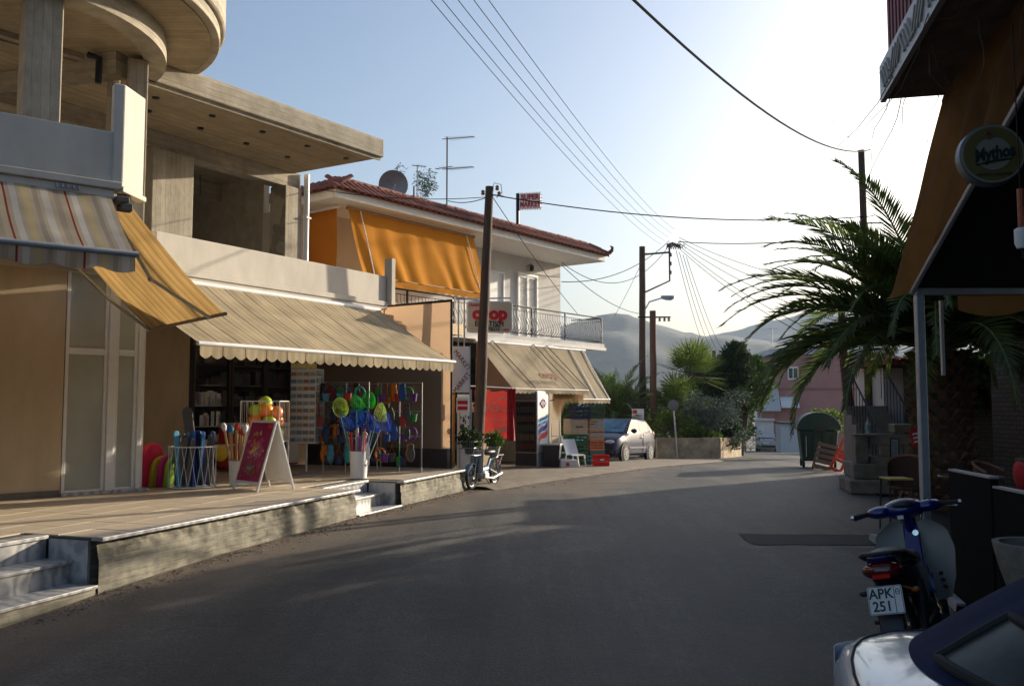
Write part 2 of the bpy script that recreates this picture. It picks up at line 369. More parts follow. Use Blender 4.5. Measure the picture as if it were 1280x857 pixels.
# ================================================================== THE SETTING
# platform edge runs from (-3.79, 8.23) at 18.8 degrees right of the view axis
FPM = frame(-3.79, 8.23, 0, 18.8)
def road_h(x, y): return gz(x, y) + 0.012 * mnoise.noise(Vector((x * 0.5, y * 0.35, 3.1))) * (1 if y < 60 else 0)
def road_mesh():
    xs = [-60, -30, -14, -9, -6.5] + [-5.5 + 0.5 * i for i in range(33)] + [12, 14, 17, 21, 27, 35, 50, 80]
    ys = [-40, -20, -10, -5, -2] + [0.5 * i for i in range(0, 80)] + [40 + 2.5 * i for i in range(0, 33)] + [125, 140, 170, 220, 300, 500, 900, 1500]
    vs = []; fs = []; du = []
    nx = len(xs)
    inv = FPM.inverted()
    for y in ys:
        for x in xs:
            z = gz(x, y) + 0.012 * mnoise.noise(Vector((x * 0.5, y * 0.35, 3.1))) * (1 if y < 60 else 0)
            vs.append((x, y, z))
            q = inv @ Vector((x, y, 0))
            d = 0.0
            if -3 < q.x < 30: d = max(0.0, 1 - abs(q.y + 0.1) / 1.3)
            if q.x > 9.0 and q.y > -2.6: d = max(d, 0.75)
            du.append(d)
    for j in range(len(ys) - 1):
        for i in range(nx - 1): fs.append((j * nx + i, j * nx + i + 1, (j + 1) * nx + i + 1, (j + 1) * nx + i))
    me = bpy.data.meshes.new("road"); me.from_pydata(vs, [], fs); me.polygons.foreach_set("use_smooth", [True] * len(fs))
    a = me.attributes.new("dust", 'FLOAT', 'POINT'); a.data.foreach_set("value", du)
    return me
tag(mesh_obj("road", road_mesh(), m_asphalt), kind='structure')
m_patch = mat("fresh_asphalt", (0.037, 0.0355, 0.0345), 0.8, var=0.3, scale=30, bump=0.5, bscale=120)
def patch(pts, name):
    b = MB(); n = len(pts); vs = []
    cx = sum(p[0] for p in pts) / n; cy = sum(p[1] for p in pts) / n
    def fn(u, v):
        x0 = pts[0][0] + (pts[1][0] - pts[0][0]) * u; y0 = pts[0][1] + (pts[1][1] - pts[0][1]) * u
        x1 = pts[3][0] + (pts[2][0] - pts[3][0]) * u; y1 = pts[3][1] + (pts[2][1] - pts[3][1]) * u
        x = x0 + (x1 - x0) * v; y = y0 + (y1 - y0) * v
        x += 0.05 * mnoise.noise(Vector((x * 3, y * 3, 0))); y += 0.05 * mnoise.noise(Vector((x * 3, y * 3, 5)))
        return (x, y, road_h(x, y) + 0.006)
    b.grid(fn, 16, 6)
    return tag(b.build(name, m_patch), kind='structure')
patch([(2.85, 10.55), (4.7, 10.5), (4.75, 11.2), (2.9, 11.35)], "road_patch")
# gutter strip of dirt and gravel by the supermarket, a low concrete apron
b = MB()
FA = frame(-0.85, 16.9, 0, 30)
def apron(u, v):
    p = FA @ Vector((0.2 + 15 * u, 2.6 - 3.1 * v, 0)); 
    return (p.x, p.y, gz(p.x, p.y) + (0.055 if v < 0.93 else 0.0) + 0.01 * mnoise.noise(p * 1.3))
b.grid(apron, 40, 14)
tag(b.build("pavement", mat("worn_concrete", (0.20, 0.165, 0.125), 0.9, var=0.35, scale=3, bump=0.4, bscale=50), smooth=True), kind='structure')

m_gravel = mat("gravel_grit", (0.22, 0.18, 0.135), 0.9, var=0.5, scale=30)
random.seed(17); b = MB()
for k in range(2600):
    if k < 1900:
        a = random.uniform(-4, 9.6); c = -0.02 - abs(random.gauss(0, 0.16)); p = FPM @ Vector((a, c, 0))
    else:
        a = random.uniform(0.2, 15); c = -0.5 - abs(random.gauss(0, 0.25)); p = (FA @ Vector((a, c, 0)))
    r = random.uniform(0.004, 0.012) if random.random() < 0.9 else random.uniform(0.012, 0.024)
    z = road_h(p.x, p.y) + r * 0.3; q = [random.uniform(0.6, 1.3) for _ in range(6)]
    b.add([(p.x + r * q[0], p.y, z), (p.x - r * q[1], p.y, z), (p.x, p.y + r * q[2], z), (p.x, p.y - r * q[3], z), (p.x, p.y, z + r * 0.7 * q[4]), (p.x, p.y, z - r * 0.5)], [(0, 2, 4), (2, 1, 4), (1, 3, 4), (3, 0, 4), (2, 0, 5), (1, 2, 5), (3, 1, 5), (0, 3, 5)])
tag(b.build("gravel", m_gravel), "loose gravel and grit along the foot of the terrace", "gravel", kind='stuff')
# hills: ridge heights by bearing
def hill(name, dist, prof, depth, seed, c1, c2):
    b = MB()
    bear = [(-0.9 + 2.6 * i / 150) for i in range(151)]
    def fn(u, v):
        t = -0.9 + 2.6 * u
        h = interp(t, prof) * dist
        h *= 1 + 0.03 * mnoise.noise(Vector((t * 14, seed, 0))) + 0.02 * mnoise.noise(Vector((t * 60, seed, 0)))
        k = v; y = dist * (0.62 + 0.5 * k)
        z = -16 + (h + 16) * math.sin(min(1, k / 0.76) * math.pi / 2) ** 1.3 if k < 0.76 else (h + 16) * math.cos((k - 0.76) / 0.24 * math.pi / 2) - 16
        z += dist * 0.010 * mnoise.noise(Vector((t * 9, k * 7, seed))) * math.sin(k * math.pi) + dist * 0.0022 * mnoise.noise(Vector((t * 190, k * 70, seed))) * math.sin(k * math.pi)
        return (t * y, y, z)
    b.grid(fn, 360, 40)
    return tag(b.build(name, mat(name + "_scrub", c1, 0.95, var=0.45, scale=0.05, bump=0.6, bscale=0.16, dirt=c2), smooth=True), kind='structure')
hill("hills", 1500, [(-0.9, 0.02), (-0.2, 0.05), (0.05, 0.088), (0.10, 0.098), (0.13, 0.098), (0.17, 0.088), (0.215, 0.076), (0.25, 0.077), (0.29, 0.070), (0.36, 0.055), (0.5, 0.05), (0.8, 0.03), (1.7, 0.02)], 1, 2.0, (0.060, 0.064, 0.048), (0.012, 0.018, 0.016))
hill("far_hills", 2100, [(-0.9, 0.03), (0.1, 0.05), (0.2, 0.068), (0.24, 0.078), (0.29, 0.093), (0.36, 0.10), (0.45, 0.09), (0.6, 0.07), (1.0, 0.06), (1.7, 0.04)], 1, 7.0, (0.05, 0.058, 0.05), (0.03, 0.036, 0.033))

# ------------------------------------------------------------------ terrace in front of the shop
ter = tag(empty("terrace", FPM), kind='structure')
TZ = 0.42
def retaining(a0, a1, name="retaining_wall"):
    b = MB(); n = int((a1 - a0) / 0.03) + 1; m = 12
    def fn(u, v):
        a = a0 + (a1 - a0) * u; zb = -0.35; z = zb + (TZ - 0.035 - zb) * v
        dy = 0.008 * mnoise.noise(Vector((a * 6, z * 9, 1)))
        dy += 0.0015 * (1 if (math.floor(z / 0.105) % 2) else -1)
        crumble = max(0, (v - 0.74 - 0.10 * mnoise.noise(Vector((a * 2.5, 0, 8)))) / 0.26)
        n_ = mnoise.noise(Vector((a * 7, z * 16, 4))) + 0.6 * mnoise.noise(Vector((a * 21, z * 40, 9)))
        dy += crumble * (0.040 + 0.050 * n_) + 0.010 * max(0, mnoise.noise(Vector((a * 3, z * 5, 14)))) + 0.004 * mnoise.noise(Vector((a * 30, z * 40, 6)))
        if v < 0.25: dy -= 0.03 * (1 - v / 0.25) * (0.6 + mnoise.noise(Vector((a * 4, 2, 2))))
        return (a, 0.02 + dy, z)
    b.grid(fn, n, 26)
    b.box(a0, a1, 0.12, 0.3, -0.35, TZ - 0.05)
    return b.build(name, m_retain, ter, smooth=60)
retaining(0.0, 4.86); retaining(6.33, 9.35)
for a in (0.0, 4.86, 6.33, 9.35): pass
# core below the tiles (grout shows in the joints)
b = MB(); b.box(-0.001, 4.85, 0.13, 6.5, -0.3, TZ - 0.012); b.box(4.852, 6.328, 0.66, 6.5, -0.3, TZ - 0.012); b.box(6.33, 9.34, 0.13, 6.5, -0.3, TZ - 0.012); b.box(-6.0, -0.003, 0.66, 6.5, -0.3, TZ - 0.012)
b.build("tile_bed", m_grout, ter)
# floor tiles, one mesh shared
tw = 0.44
tb = MB(); tb.box(0.0, tw - 0.015, 0.0, tw - 0.015, -0.012, 0.0); tme = tb.mesh("floor_tile"); tme.materials.append(m_tile)
cnt = 0
for i in range(-9, 22):
    for j in range(0, 11):
        a, c = i * tw + 0.03, 0.10 + j * tw
        if a < 0 and c < 0.6: continue
        if 4.45 < a < 6.3 and c < 0.6: continue
        if a > 8.9: continue
        p = FPM @ Vector((a, c, 0))
        u = p.x / max(p.y, 0.1)
        if u < -0.66 or (c > 3.4 and a < 3): continue
        o = mesh_obj("floor_tile", tme, None, ter, M=T(a, c, TZ + random.uniform(-0.0015, 0.0015)) @ RX(random.uniform(-.12, .12)) @ RY(random.uniform(-.12, .12)))
        cnt += 1
for a in (4.44, 5.28):      # cut pieces behind the second flight
    pass
# marble nosing along the edge
b = MB(); b.box(-0.02, 4.88, -0.03, 0.10, TZ - 0.03, TZ + 0.006); b.build("marble_nosing", m_marble, ter, bevel=0.006)
b = MB(); b.box(6.31, 9.36, -0.03, 0.10, TZ - 0.03, TZ + 0.006); b.build("marble_nosing", m_marble, ter, bevel=0.006)
# steps
def steps(a0, a1, zlow, cheek):
    zs = [zlow, (zlow + TZ) / 2, TZ]
    b = MB(); b.box(a0, a1, 0.02, 0.34, -0.4, zlow - 0.03); b.build("step_base", m_retain, ter)
    for k in range(2):
        y0 = 0.02 + 0.30 * k
        b = MB(); b.box(a0, a1, y0 - 0.03, y0 + 0.34, zs[k] - 0.03, zs[k]); b.build("tread", m_marble, ter, bevel=0.006)
        b = MB(); b.box(a0, a1, y0 + 0.30, y0 + 0.325, zs[k] + 0.001, zs[k + 1] - 0.031); b.build("riser", m_marble, ter)
    b = MB(); b.box(a0, a1, 0.59, 0.76, TZ - 0.03, TZ + 0.005); b.build("tread", m_marble, ter, bevel=0.006)
    for c in cheek:
        b = MB(); b.box(c[0], c[1], 0.125, 0.59, zlow - 0.02, TZ - 0.031); b.build("cheek", m_marble, ter)
steps(-4.5, -0.032, 0.0, [(-0.030, -0.004)])
steps(4.895, 6.295, 0.05, [(6.297, 6.322), (4.868, 4.893)])

# ================================================================== CORNER BUILDING
F1 = frame(-5.53, 12.01, 0, 30.5)
FC = frame(-4.05, 9.0, 0, 51)
FS = frame(-5.33, 12.59, 0, 44)
bld = thing("concrete_building", "unfinished two storey concrete building with rounded corner slab and ground floor shop", "building", F1)
I1 = F1.inverted()
LC = I1 @ FC; LS = I1 @ FS; LW = I1         # part matrices for corner, shop front and world coordinates
# upper long slab
b = MB(); b.prism([(5.88, -0.02), (0.62, 0.36), (-2.4, 0.9), (-3.5, 8.5), (5.88, 8.5)], 6.5, 6.86); b.build("roof_slab", m_concrete, bld, bevel=0.015)
b = MB(); b.prism([(5.78, 0.08), (0.66, 0.46), (-2.3, 1.0), (-2.3, 2.29), (5.78, 2.29)], 6.47, 6.497); b.build("soffit_boards", m_soffit, bld)
b = MB(); b.prism([(5.86, 0.04), (0.64, 0.42), (0.64, 0.455), (5.8, 0.075)], 6.44, 6.499); b.build("drip_edge", m_concrete, bld)
ds = MB(); ds.lathe([(0.055, 0), (0.055, 0.02), (0.04, 0.021), (0.0, 0.021)], 14); dm = ds.mesh("downlight", True); dm.materials.append(m_black)
for a in (1.3, 2.35, 3.4, 4.45, 5.45):
    for q in ((0.55 + (5.8 - a) * 0.07), 1.5):
        if q > 1 and a > 5.2: continue
        mesh_obj("downlight", dm, None, bld, M=T(a + (0.35 if q > 1 else 0), q, 6.468) @ RX(180))
b = MB(); b.box(-2.0, 6.0, 2.3, 2.62, 6.16, 6.5); b.build("beam", m_concrete, bld, bevel=0.01)
for (a0, a1) in ((2.3, 3.18), (5.48, 5.95)):
    b = MB(); b.box(a0, a1, 2.22, 2.66, 3.6, 6.16); b.build("column", m_column, bld, bevel=0.015)
b = MB(); b.tube([(6.07, 2.2, 3.6), (6.07, 2.2, 6.5)], 0.06, 12); b.box(6.0, 6.14, 2.12, 2.28, 5.55, 5.58); b.build("downpipe", m_alu, bld, smooth=True)
b = MB(); b.box(-2, 5.92, 7.6, 7.8, 3.65, 6.5); b.build("rear_wall", m_concrete, bld)
b = MB(); b.box(5.74, 5.90, 3.12, 7.6, 3.65, 6.5); b.build("partition_wall", m_column, bld)
b = MB(); b.box(5.72, 5.90, 2.67, 3.11, 3.65, 5.7); b.build("whitewashed_wall", m_white, bld)
b = MB(); b.box(-2.0, 5.73, 4.4, 4.7, 6.1, 6.49); b.build("beam", m_concrete, bld)
b = MB(); b.tube([(5.35, 4.6, 4.6), (5.9, 4.5, 5.3)], 0.05, 8); b.build("prop", m_grey, bld)
b = MB(); b.tube([(3.9, 2.9, 5.7), (3.9, 2.92, 6.1)], 0.008, 6); b.build("cable_end", m_black, bld)
# first floor slab and parapet
b = MB(); b.prism([(6.0, 0.16), (0.3, 0.16), (-3.2, 0.8), (-3.2, 7.8), (6.0, 7.8)], 3.45, 3.64); b.build("floor_slab", m_white, bld)
b = MB(); b.box(0.72, 6.03, 0.0, 0.16, 3.66, 4.16); b.build("parapet", m_white, bld, bevel=0.012)
b = MB(); b.extr([(0, 0)], 0, 0) if False else None
b = MB(); b.box(0.72, 6.03, -0.045, 0.155, 3.56, 3.658); b.box(0.72, 6.03, -0.02, 0.15, 3.50, 3.559); b.build("cornice", m_white, bld, bevel=0.01)
b = MB(); b.box(5.9, 6.03, 0.161, 2.2, 3.66, 4.16); b.build("parapet_return", m_white, bld)
b = MB(); b.box(6.06, 6.18, -0.1, 0.08, 3.60, 4.52); b.build("parapet_post", m_white, bld, bevel=0.01)
# rounded parapet joining the corner
b = MB(); pts = []
for k in range(13):
    t = R(90 * k / 12); pts.append((0.14 + 0.56 * math.sin(t) , 0.56 - 0.56 * math.cos(t)))
pts = [(-1.2, 0.0)] + pts + [(0.70, 1.4)]
inn = [(x - (0.14 if x > 0.5 else 0.0) - (0.05 if 0.1 < x <= 0.5 else 0), y + (0.14 if y < 0.3 else 0)) for x, y in pts]
rings = [[(p[0], p[1], 3.5), (p[0], p[1], 4.36), (q[0], q[1], 4.36), (q[0], q[1], 3.5)] for p, q in zip(pts, inn)]
b.loft(rings); b.build("rounded_parapet", m_white, bld, smooth=50)
# corner balcony (own orientation)
b = MB(); b.box(-7.0, -0.001, 0.0, 0.16, 3.94, 4.46); b.build("balcony_wall", m_white, bld, bevel=0.012, M=LC)
b = MB(); b.prism([(-0.10, -0.012), (0.004, -0.012), (0.30, 0.30), (0.22, 0.37), (-0.10, 0.10)], 3.9, 4.98); b.build("corner_post", m_white, bld, bevel=0.012, M=LC)
b = MB(); b.box(-0.15, 0.0, 0.43, 3.3, 3.94, 4.46); b.build("balcony_side_wall", m_white, bld, M=LC)
b = MB(); b.box(-7.0, -0.0, -0.035, 0.3, 3.86, 3.938); b.box(-7.0, -0.06, 0.0, 0.3, 3.77, 3.859); b.build("cornice", m_white, bld, bevel=0.01, M=LC)
b = MB(); b.prism([(0.002, -0.05), (0.34, 0.31), (0.28, 0.42), (-0.04, 0.06)], 3.84, 3.897); b.build("corner_lip", m_white, bld, bevel=0.01, M=LC)
b = MB(); b.box(-7.0, -0.02, 0.16, 4.6, 3.66, 3.86); b.build("balcony_slab", m_white, bld, M=LC)
b = MB()
for k in range(5): b.box(-0.62 + 0.05 * k, -0.6 + 0.05 * k, -0.03, 0.0, 3.80, 3.84)
b.build("bracket_bits", m_grey, bld, M=LC)
# rounded slab over the corner
def ringpts(r, n=64): return [(-7 + r * math.cos(2 * math.pi * k / n), 11.5 + r * math.sin(2 * math.pi * k / n)) for k in range(n)]
b = MB(); b.prism(ringpts(2.92, 96), 6.84, 7.0); b.build("round_slab_edge", m_concrete, bld, smooth=40, M=LW, bevel=0.01)
b = MB(); b.prism(ringpts(2.99, 96), 7.001, 8.2); b.build("round_parapet", m_concrete, bld, smooth=40, M=LW, bevel=0.03)
b = MB(); b.prism(ringpts(2.8, 96), 6.815, 6.839); b.build("round_soffit", m_soffit, bld, M=LW)
o_, i_ = ringpts(2.2, 96), ringpts(1.9, 96)
b = MB(); rings = [[(*p, 6.5), (*p, 6.81), (*q, 6.81), (*q, 6.5)] for p, q in zip(o_ + o_[:1], i_ + i_[:1])]
b.loft(rings, cap=False); b.build("ring_beam", m_concrete, bld, smooth=40, M=LW)
b = MB(); b.prism(ringpts(1.88, 64), 6.58, 6.62); b.build("inner_soffit", m_soffit, bld, M=LW)
def wcol(x, y, w, d, z0, z1, rot, name="column"):
    b = MB(); b.box(-w / 2, w / 2, -d / 2, d / 2, 0, z1 - z0); return b.build(name, m_column, bld, bevel=0.015, M=LW @ T(x, y, z0) @ RZ(rot))
wcol(-5.66, 10.3, 0.40, 0.40, 3.86, 6.5, 39); wcol(-5.33, 12.22, 0.26, 0.3, 3.64, 6.5, 30)
wcol(-5.72, 12.35, 0.16, 0.16, 3.64, 6.5, 30)
b = MB(); b.box(-0.12, 0.12, 0, 3.4, 6.25, 6.58); b.build("beam", m_concrete, bld, M=LW @ T(-5.5, 12.1, 0) @ RZ(75))
b = MB(); b.tube([(-5.75, 11.95, 6.1), (-5.75, 11.95, 6.45), (-5.9, 11.95, 6.5)], 0.045, 10); b.build("drain_pipe", m_black, bld, M=LW, smooth=True)
b = MB(); b.box(-7, -4, 0, 0.2, 3.86, 6.5); b.build("upper_wall", m_beige, bld, M=LW @ T(-5.5, 15.2, 0) @ RZ(20))
b = MB(); b.box(-20, -7.02, 0.5, 9, -0.6, 9.5); b.build("sky_blocker_left", m_beige, bld, M=LC)  # unseen mass out of frame, added to cut skylight on the street
# ---- ground floor
b = MB(); b.box(-4.2, -1.02, 0.0, 0.22, TZ, 3.66); b.build("shop_wall", m_beige, bld, M=LS)
b = MB(); b.box(-4.2, -1.03, -0.012, 0.0, TZ, TZ + 0.09); b.build("skirting", mat("grey_skirting", (0.16, 0.14, 0.12)), bld, M=LS)
wf = MB()
def fr(a0, a1, z0, z1, y0=0.02, y1=0.09): wf.box(a0, a1, y0, y1, z0, z1)
m_pane = mat("whitewashed_glass", (0.42, 0.43, 0.37), 0.18, var=0.16, scale=1.2, bump=0.0, spec=0.6, coat=0.25)
for (a0, a1) in ((-1.0, -0.44), (-0.33, -0.02)):
    wroot = MB(); 
    for (x0, x1, z0, z1) in ((a0, a0 + 0.045, TZ, 3.6), (a1 - 0.045, a1, TZ, 3.6), (a0 + 0.045, a1 - 0.045, TZ, TZ + 0.07), (a0 + 0.045, a1 - 0.045, 2.33, 2.42), (a0 + 0.045, a1 - 0.045, 3.5, 3.6)):
        wroot.box(x0, x1, 0.02, 0.09, z0, z1)
    wo = wroot.build("shop_window", m_alu, bld, bevel=0.006, M=LS)
    for (z0, z1) in ((TZ + 0.07, 2.33), (2.42, 3.5)):
        b = MB(); b.box(a0 + 0.045, a1 - 0.045, 0.05, 0.062, z0, z1); b.build("pane", m_pane, wo)
b = MB(); b.box(-0.438, -0.332, -0.01, 0.12, TZ, 3.62); b.build("window_post", m_alu, bld, M=LS, bevel=0.01)
b = MB(); b.box(-0.018, 0.05, -0.01, 0.12, TZ, 3.62); b.build("window_post", m_alu, bld, M=LS, bevel=0.01)
b = MB(); b.box(0.052, 0.14, 0.13, 0.20, TZ, 3.3); b.build("window_post", m_alu, bld, M=LS, bevel=0.01)
b = MB(); b.box(-1.02, 0.16, -0.06, 0.22, TZ + 0.001, TZ + 0.045); b.build("window_sill", m_marble, bld, M=LS, bevel=0.006)
b = MB(); b.box(0.08, 0.1, 0.21, 2.2, TZ, 3.6); b.build("shop_side_glass", m_pane, bld, M=LS)
b = MB(); b.box(-4.2, -1.02, 0.8, 0.9, TZ, 3.6); b.box(-1.0, 0.0, 0.75, 0.85, TZ, 3.6); b.build("shop_inner_wall", m_beige, bld, M=LS)
# recessed shop entrance behind the second awning
b = MB(); b.box(0.9, 3.5, 2.6, 2.8, TZ, 3.45); b.build("recess_wall", m_beige, bld)
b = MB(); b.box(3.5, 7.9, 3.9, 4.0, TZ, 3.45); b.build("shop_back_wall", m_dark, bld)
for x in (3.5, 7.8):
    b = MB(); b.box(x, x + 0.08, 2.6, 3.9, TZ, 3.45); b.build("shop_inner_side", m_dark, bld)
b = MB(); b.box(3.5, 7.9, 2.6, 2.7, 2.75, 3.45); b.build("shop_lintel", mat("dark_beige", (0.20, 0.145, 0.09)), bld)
b = MB(); b.box(6.2, 9.0, 0.161, 7.0, 3.2, 3.44); b.build("ceiling_slab", m_beige, bld)
m_dframe = mat("bronze_frame", (0.07, 0.06, 0.05), 0.4, 0.4)
m_dglass = glass_mat("dark_glass", (0.02, 0.02, 0.022), 0.05, 0.45)
for (a0, a1) in ((3.6, 4.5), (4.52, 5.4), (5.42, 6.3)):
    b = MB(); b.box(a0, a0 + 0.05, 2.6, 2.66, TZ, 2.74); b.box(a1 - 0.05, a1, 2.6, 2.66, TZ, 2.74); b.box(a0 + 0.05, a1 - 0.05, 2.6, 2.66, TZ, TZ + 0.08); b.box(a0 + 0.05, a1 - 0.05, 2.6, 2.66, 2.66, 2.74)
    d = b.build("shop_door", m_dframe, bld, bevel=0.005)
    b = MB(); b.box(a0 + 0.05, a1 - 0.05, 2.625, 2.635, TZ + 0.08, 2.66); b.build("pane", m_dglass, d)
# goods dimly seen on shelves inside
b = MB()
for k in range(5): b.box(3.7, 7.7, 3.55, 3.88, TZ + 0.35 + 0.42 * k, TZ + 0.37 + 0.42 * k)
b.build("shop_shelf", m_dframe, bld)
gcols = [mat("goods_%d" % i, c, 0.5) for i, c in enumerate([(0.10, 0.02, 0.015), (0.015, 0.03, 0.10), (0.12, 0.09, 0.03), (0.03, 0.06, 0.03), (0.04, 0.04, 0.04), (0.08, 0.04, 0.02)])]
for gi in range(6):
    b = MB()
    for k in range(5):
        for q in range(8):
            x = 3.75 + random.random() * 3.8; h = random.uniform(0.12, 0.3); wd = random.uniform(0.06, 0.16)
            b.box(x, x + wd, 3.56, 3.8, TZ + 0.371 + 0.42 * k, TZ + 0.371 + 0.42 * k + h)
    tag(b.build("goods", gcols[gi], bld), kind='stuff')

# ------------------------------------------------------------------ awnings of the concrete building
tan = (0.50, 0.405, 0.255); tan2 = (0.56, 0.47, 0.32); brn = (0.17, 0.065, 0.04); tan3 = (0.47, 0.375, 0.235)
m_aw2 = stripes_mat("striped_canvas", tan, [(0.0, 0.045, brn), (0.12, 0.20, tan2), (0.30, 0.36, tan3), (0.44, 0.56, tan2), (0.66, 0.71, tan3), (0.80, 0.90, tan2)], 0.38, 0, 0.30)
m_aw1 = stripes_mat("corner_canvas", (0.44, 0.37, 0.27), [(0.0, 0.035, (0.24, 0.04, 0.03)), (0.10, 0.20, (0.55, 0.51, 0.46)), (0.28, 0.38, (0.50, 0.40, 0.22)), (0.46, 0.54, (0.33, 0.28, 0.22)), (0.60, 0.72, (0.53, 0.48, 0.42)), (0.80, 0.90, (0.36, 0.30, 0.23))], 0.55, 0, 0.35)
m_aw1b = stripes_mat("side_canvas", (0.52, 0.40, 0.22), [(0.0, 0.05, (0.30, 0.19, 0.09)), (0.2, 0.32, (0.60, 0.48, 0.28)), (0.45, 0.5, (0.36, 0.25, 0.12)), (0.62, 0.75, (0.60, 0.48, 0.28))], 0.42, 0, 0.45, tint=(0.72, 0.58, 0.38))
def awning(name, label, M, a0, a1, top, bar, material, drop=0.16, scal=0.22, barmat=None, arms=(), sag=0.04, valance_mat=None, folds=0.0, group=None, barr=0.03, val=True, rollr=0.045):
    """canvas awning: roller at top=(y,z), front bar at bar=(y,z), scalloped valance, folding arms"""
    t = thing(name, label, "awning", M, group)
    ty, tz = top; by, bz = bar
    def fn(u, v):
        a = a0 + (a1 - a0) * u
        s = sag * math.sin(v * math.pi) * (1 + 0.5 * mnoise.noise(Vector((a * 0.8, 0, 3)))) + 0.024 * mnoise.noise(Vector((a * 1.6, v * 2.2, 5))) + 0.010 * mnoise.noise(Vector((a * 6, v * 2.5, 15)))
        y = ty + (by - ty) * v; z = tz + (bz - tz) * v - s
        if folds: y += folds * math.sin(a * 9 + 2.5 * mnoise.noise(Vector((a, v * 1.2, 2)))) * (0.2 + v * 0.8) * (0.5 + 0.5 * mnoise.noise(Vector((a * 1.3, v, 8))))
        return (a, y, z)
    b = MB(); b.grid(fn, max(10, int((a1 - a0) / 0.05)), 18); b.build("canvas", material, t, smooth=True)
    b = MB(); b.tube([(a0 - 0.03, ty, tz), (a1 + 0.03, ty, tz)], rollr, 12); b.build("roller", barmat or m_alu, t, smooth=True)
    b = MB(); b.tube([(a0 - 0.03, by, bz), (a1 + 0.03, by, bz)], barr, 12); b.build("front_bar", barmat or m_alu, t, smooth=True)
    if val:
        def vf(u, v):
            a = a0 + (a1 - a0) * u
            d = drop * (0.72 + 0.28 * abs(math.sin(math.pi * (a - a0) / scal)))
            return (a, by - 0.012 + 0.01 * math.sin(a * 7) * v, bz - barr * 0.6 - d * v)
        b = MB(); b.grid(vf, max(20, int((a1 - a0) / (scal / 8))), 3); b.build("valance", valance_mat or material, t, smooth=True)
    for a in arms:
        e = 0.35 * (by - ty)
        mid = (a + 0.0, ty + (by - ty) * 0.5, tz - 0.12 + (bz - tz) * 0.52 - 0.05)
        b = MB(); b.tube([(a, ty, tz - 0.12), mid, (a, by, bz - 0.01)], [0.026, 0.03, 0.02], 8); b.ball(mid, 0.04, 0.04, 0.04, 8, 6); b.build("folding_arm", m_grey, t, smooth=True)
    return t
awning("awning", "long tan striped awning over the toy shop entrance", F1, 0.02, 5.72, (-0.06, 3.46), (-1.82, 2.42), m_aw2, arms=(0.5, 5.3), drop=0.17, scal=0.19)  # unseen length behind the camera, added to darken the open shade
awning("awning", "grey and brown striped awning under the corner balcony, facing the steps", FC, -6.5, -0.10, (0.03, 3.80), (-0.90, 3.06), m_aw1, rollr=0.015, arms=(-2.6,), drop=0.17, scal=0.38, barmat=mat("blue_grey_bar", (0.34, 0.34, 0.35), 0.5, 0.1), sag=0.03)
FCb = frame(-4.05, 9.0, 0, 51 - 90)
aw = awning("awning", "short tan awning seen from below at the corner of the shop", FCb, 0.12, 2.75, (-0.08, 3.80), (-1.16, 2.66), m_aw1b, arms=(), val=False, sag=0.05, barmat=mat("bronze_bar", (0.30, 0.24, 0.17), 0.5, 0.3), barr=0.022)
b = MB(); b.tube([(0.4, -0.06, 3.62), (0.62, -0.50, 3.05), (0.5, -1.14, 2.64)], 0.022, 8); b.ball((0.62, -0.50, 3.05), 0.035, 0.035, 0.035, 8, 6); b.build("folding_arm", m_grey, aw, smooth=True)
b = MB(); b.tube([(2.65, -0.06, 3.5), (2.7, -0.6, 3.02), (2.75, -1.14, 2.64)], 0.022, 8); b.build("folding_arm", m_grey, aw, smooth=True)
b = MB(); b.box(-0.02, 0.22, -0.08, 0.05, 3.74, 3.80); b.box(0.0, 0.04, -0.12, 0.0, 3.66, 3.74); b.box(0.14, 0.18, -0.14, 0.0, 3.67, 3.74); b.build("mounting_bracket", mat("bracket_dull", (0.16, 0.13, 0.10), 0.7), aw, bevel=0.01)

# canvas wind screen closing the shop recess
m_screen = mat("sand_canvas", (0.50, 0.36, 0.235), 0.85, var=0.10, scale=1.5, bump=0.1, bscale=200, trans=0.45, spec=0.1, tcol=(0.46, 0.31, 0.20))
sc = thing("canvas_screen", "sand coloured canvas wind screen closing the far end of the shop recess", "screen", F1)
def scf(u, v):
    y = -1.22 + 3.7 * u; z = 2.62 + 1.03 * v - 0.06 * u
    return (6.52 - 0.1 * u + 0.015 * math.sin(y * 4 + z), y, z)
b = MB(); b.grid(scf, 24, 10); b.build("canvas", m_screen, sc, smooth=True)
b = MB(); b.grid(lambda u, v: (6.525, -1.20 + 0.20 * u, 0.8 + 1.82 * v), 3, 6); b.build("canvas_strip", m_screen, sc, smooth=True)
b = MB(); b.tube([(6.52, -1.25, 3.66), (6.42, 2.5, 3.60)], 0.025, 8); b.tube([(6.52, -1.22, TZ), (6.52, -1.22, 3.66)], 0.022, 8); b.tube([(6.47, 0.4, 2.6), (6.47, 0.4, 3.62)], 0.015, 8); b.build("frame", m_black, sc, smooth=True)
b = MB(); b.box(6.5, 6.64, -0.99, 2.5, 0.79, 2.62); b.build("board_wall", mat("grey_beige_board", (0.24, 0.185, 0.14), 0.8, var=0.08, scale=1.2), sc)
b = MB(); b.box(6.49, 6.68, -1.15, 2.5, TZ - 0.3, 0.79); b.build("base_wall", mat("dark_plinth", (0.055, 0.05, 0.048), 0.8), sc)
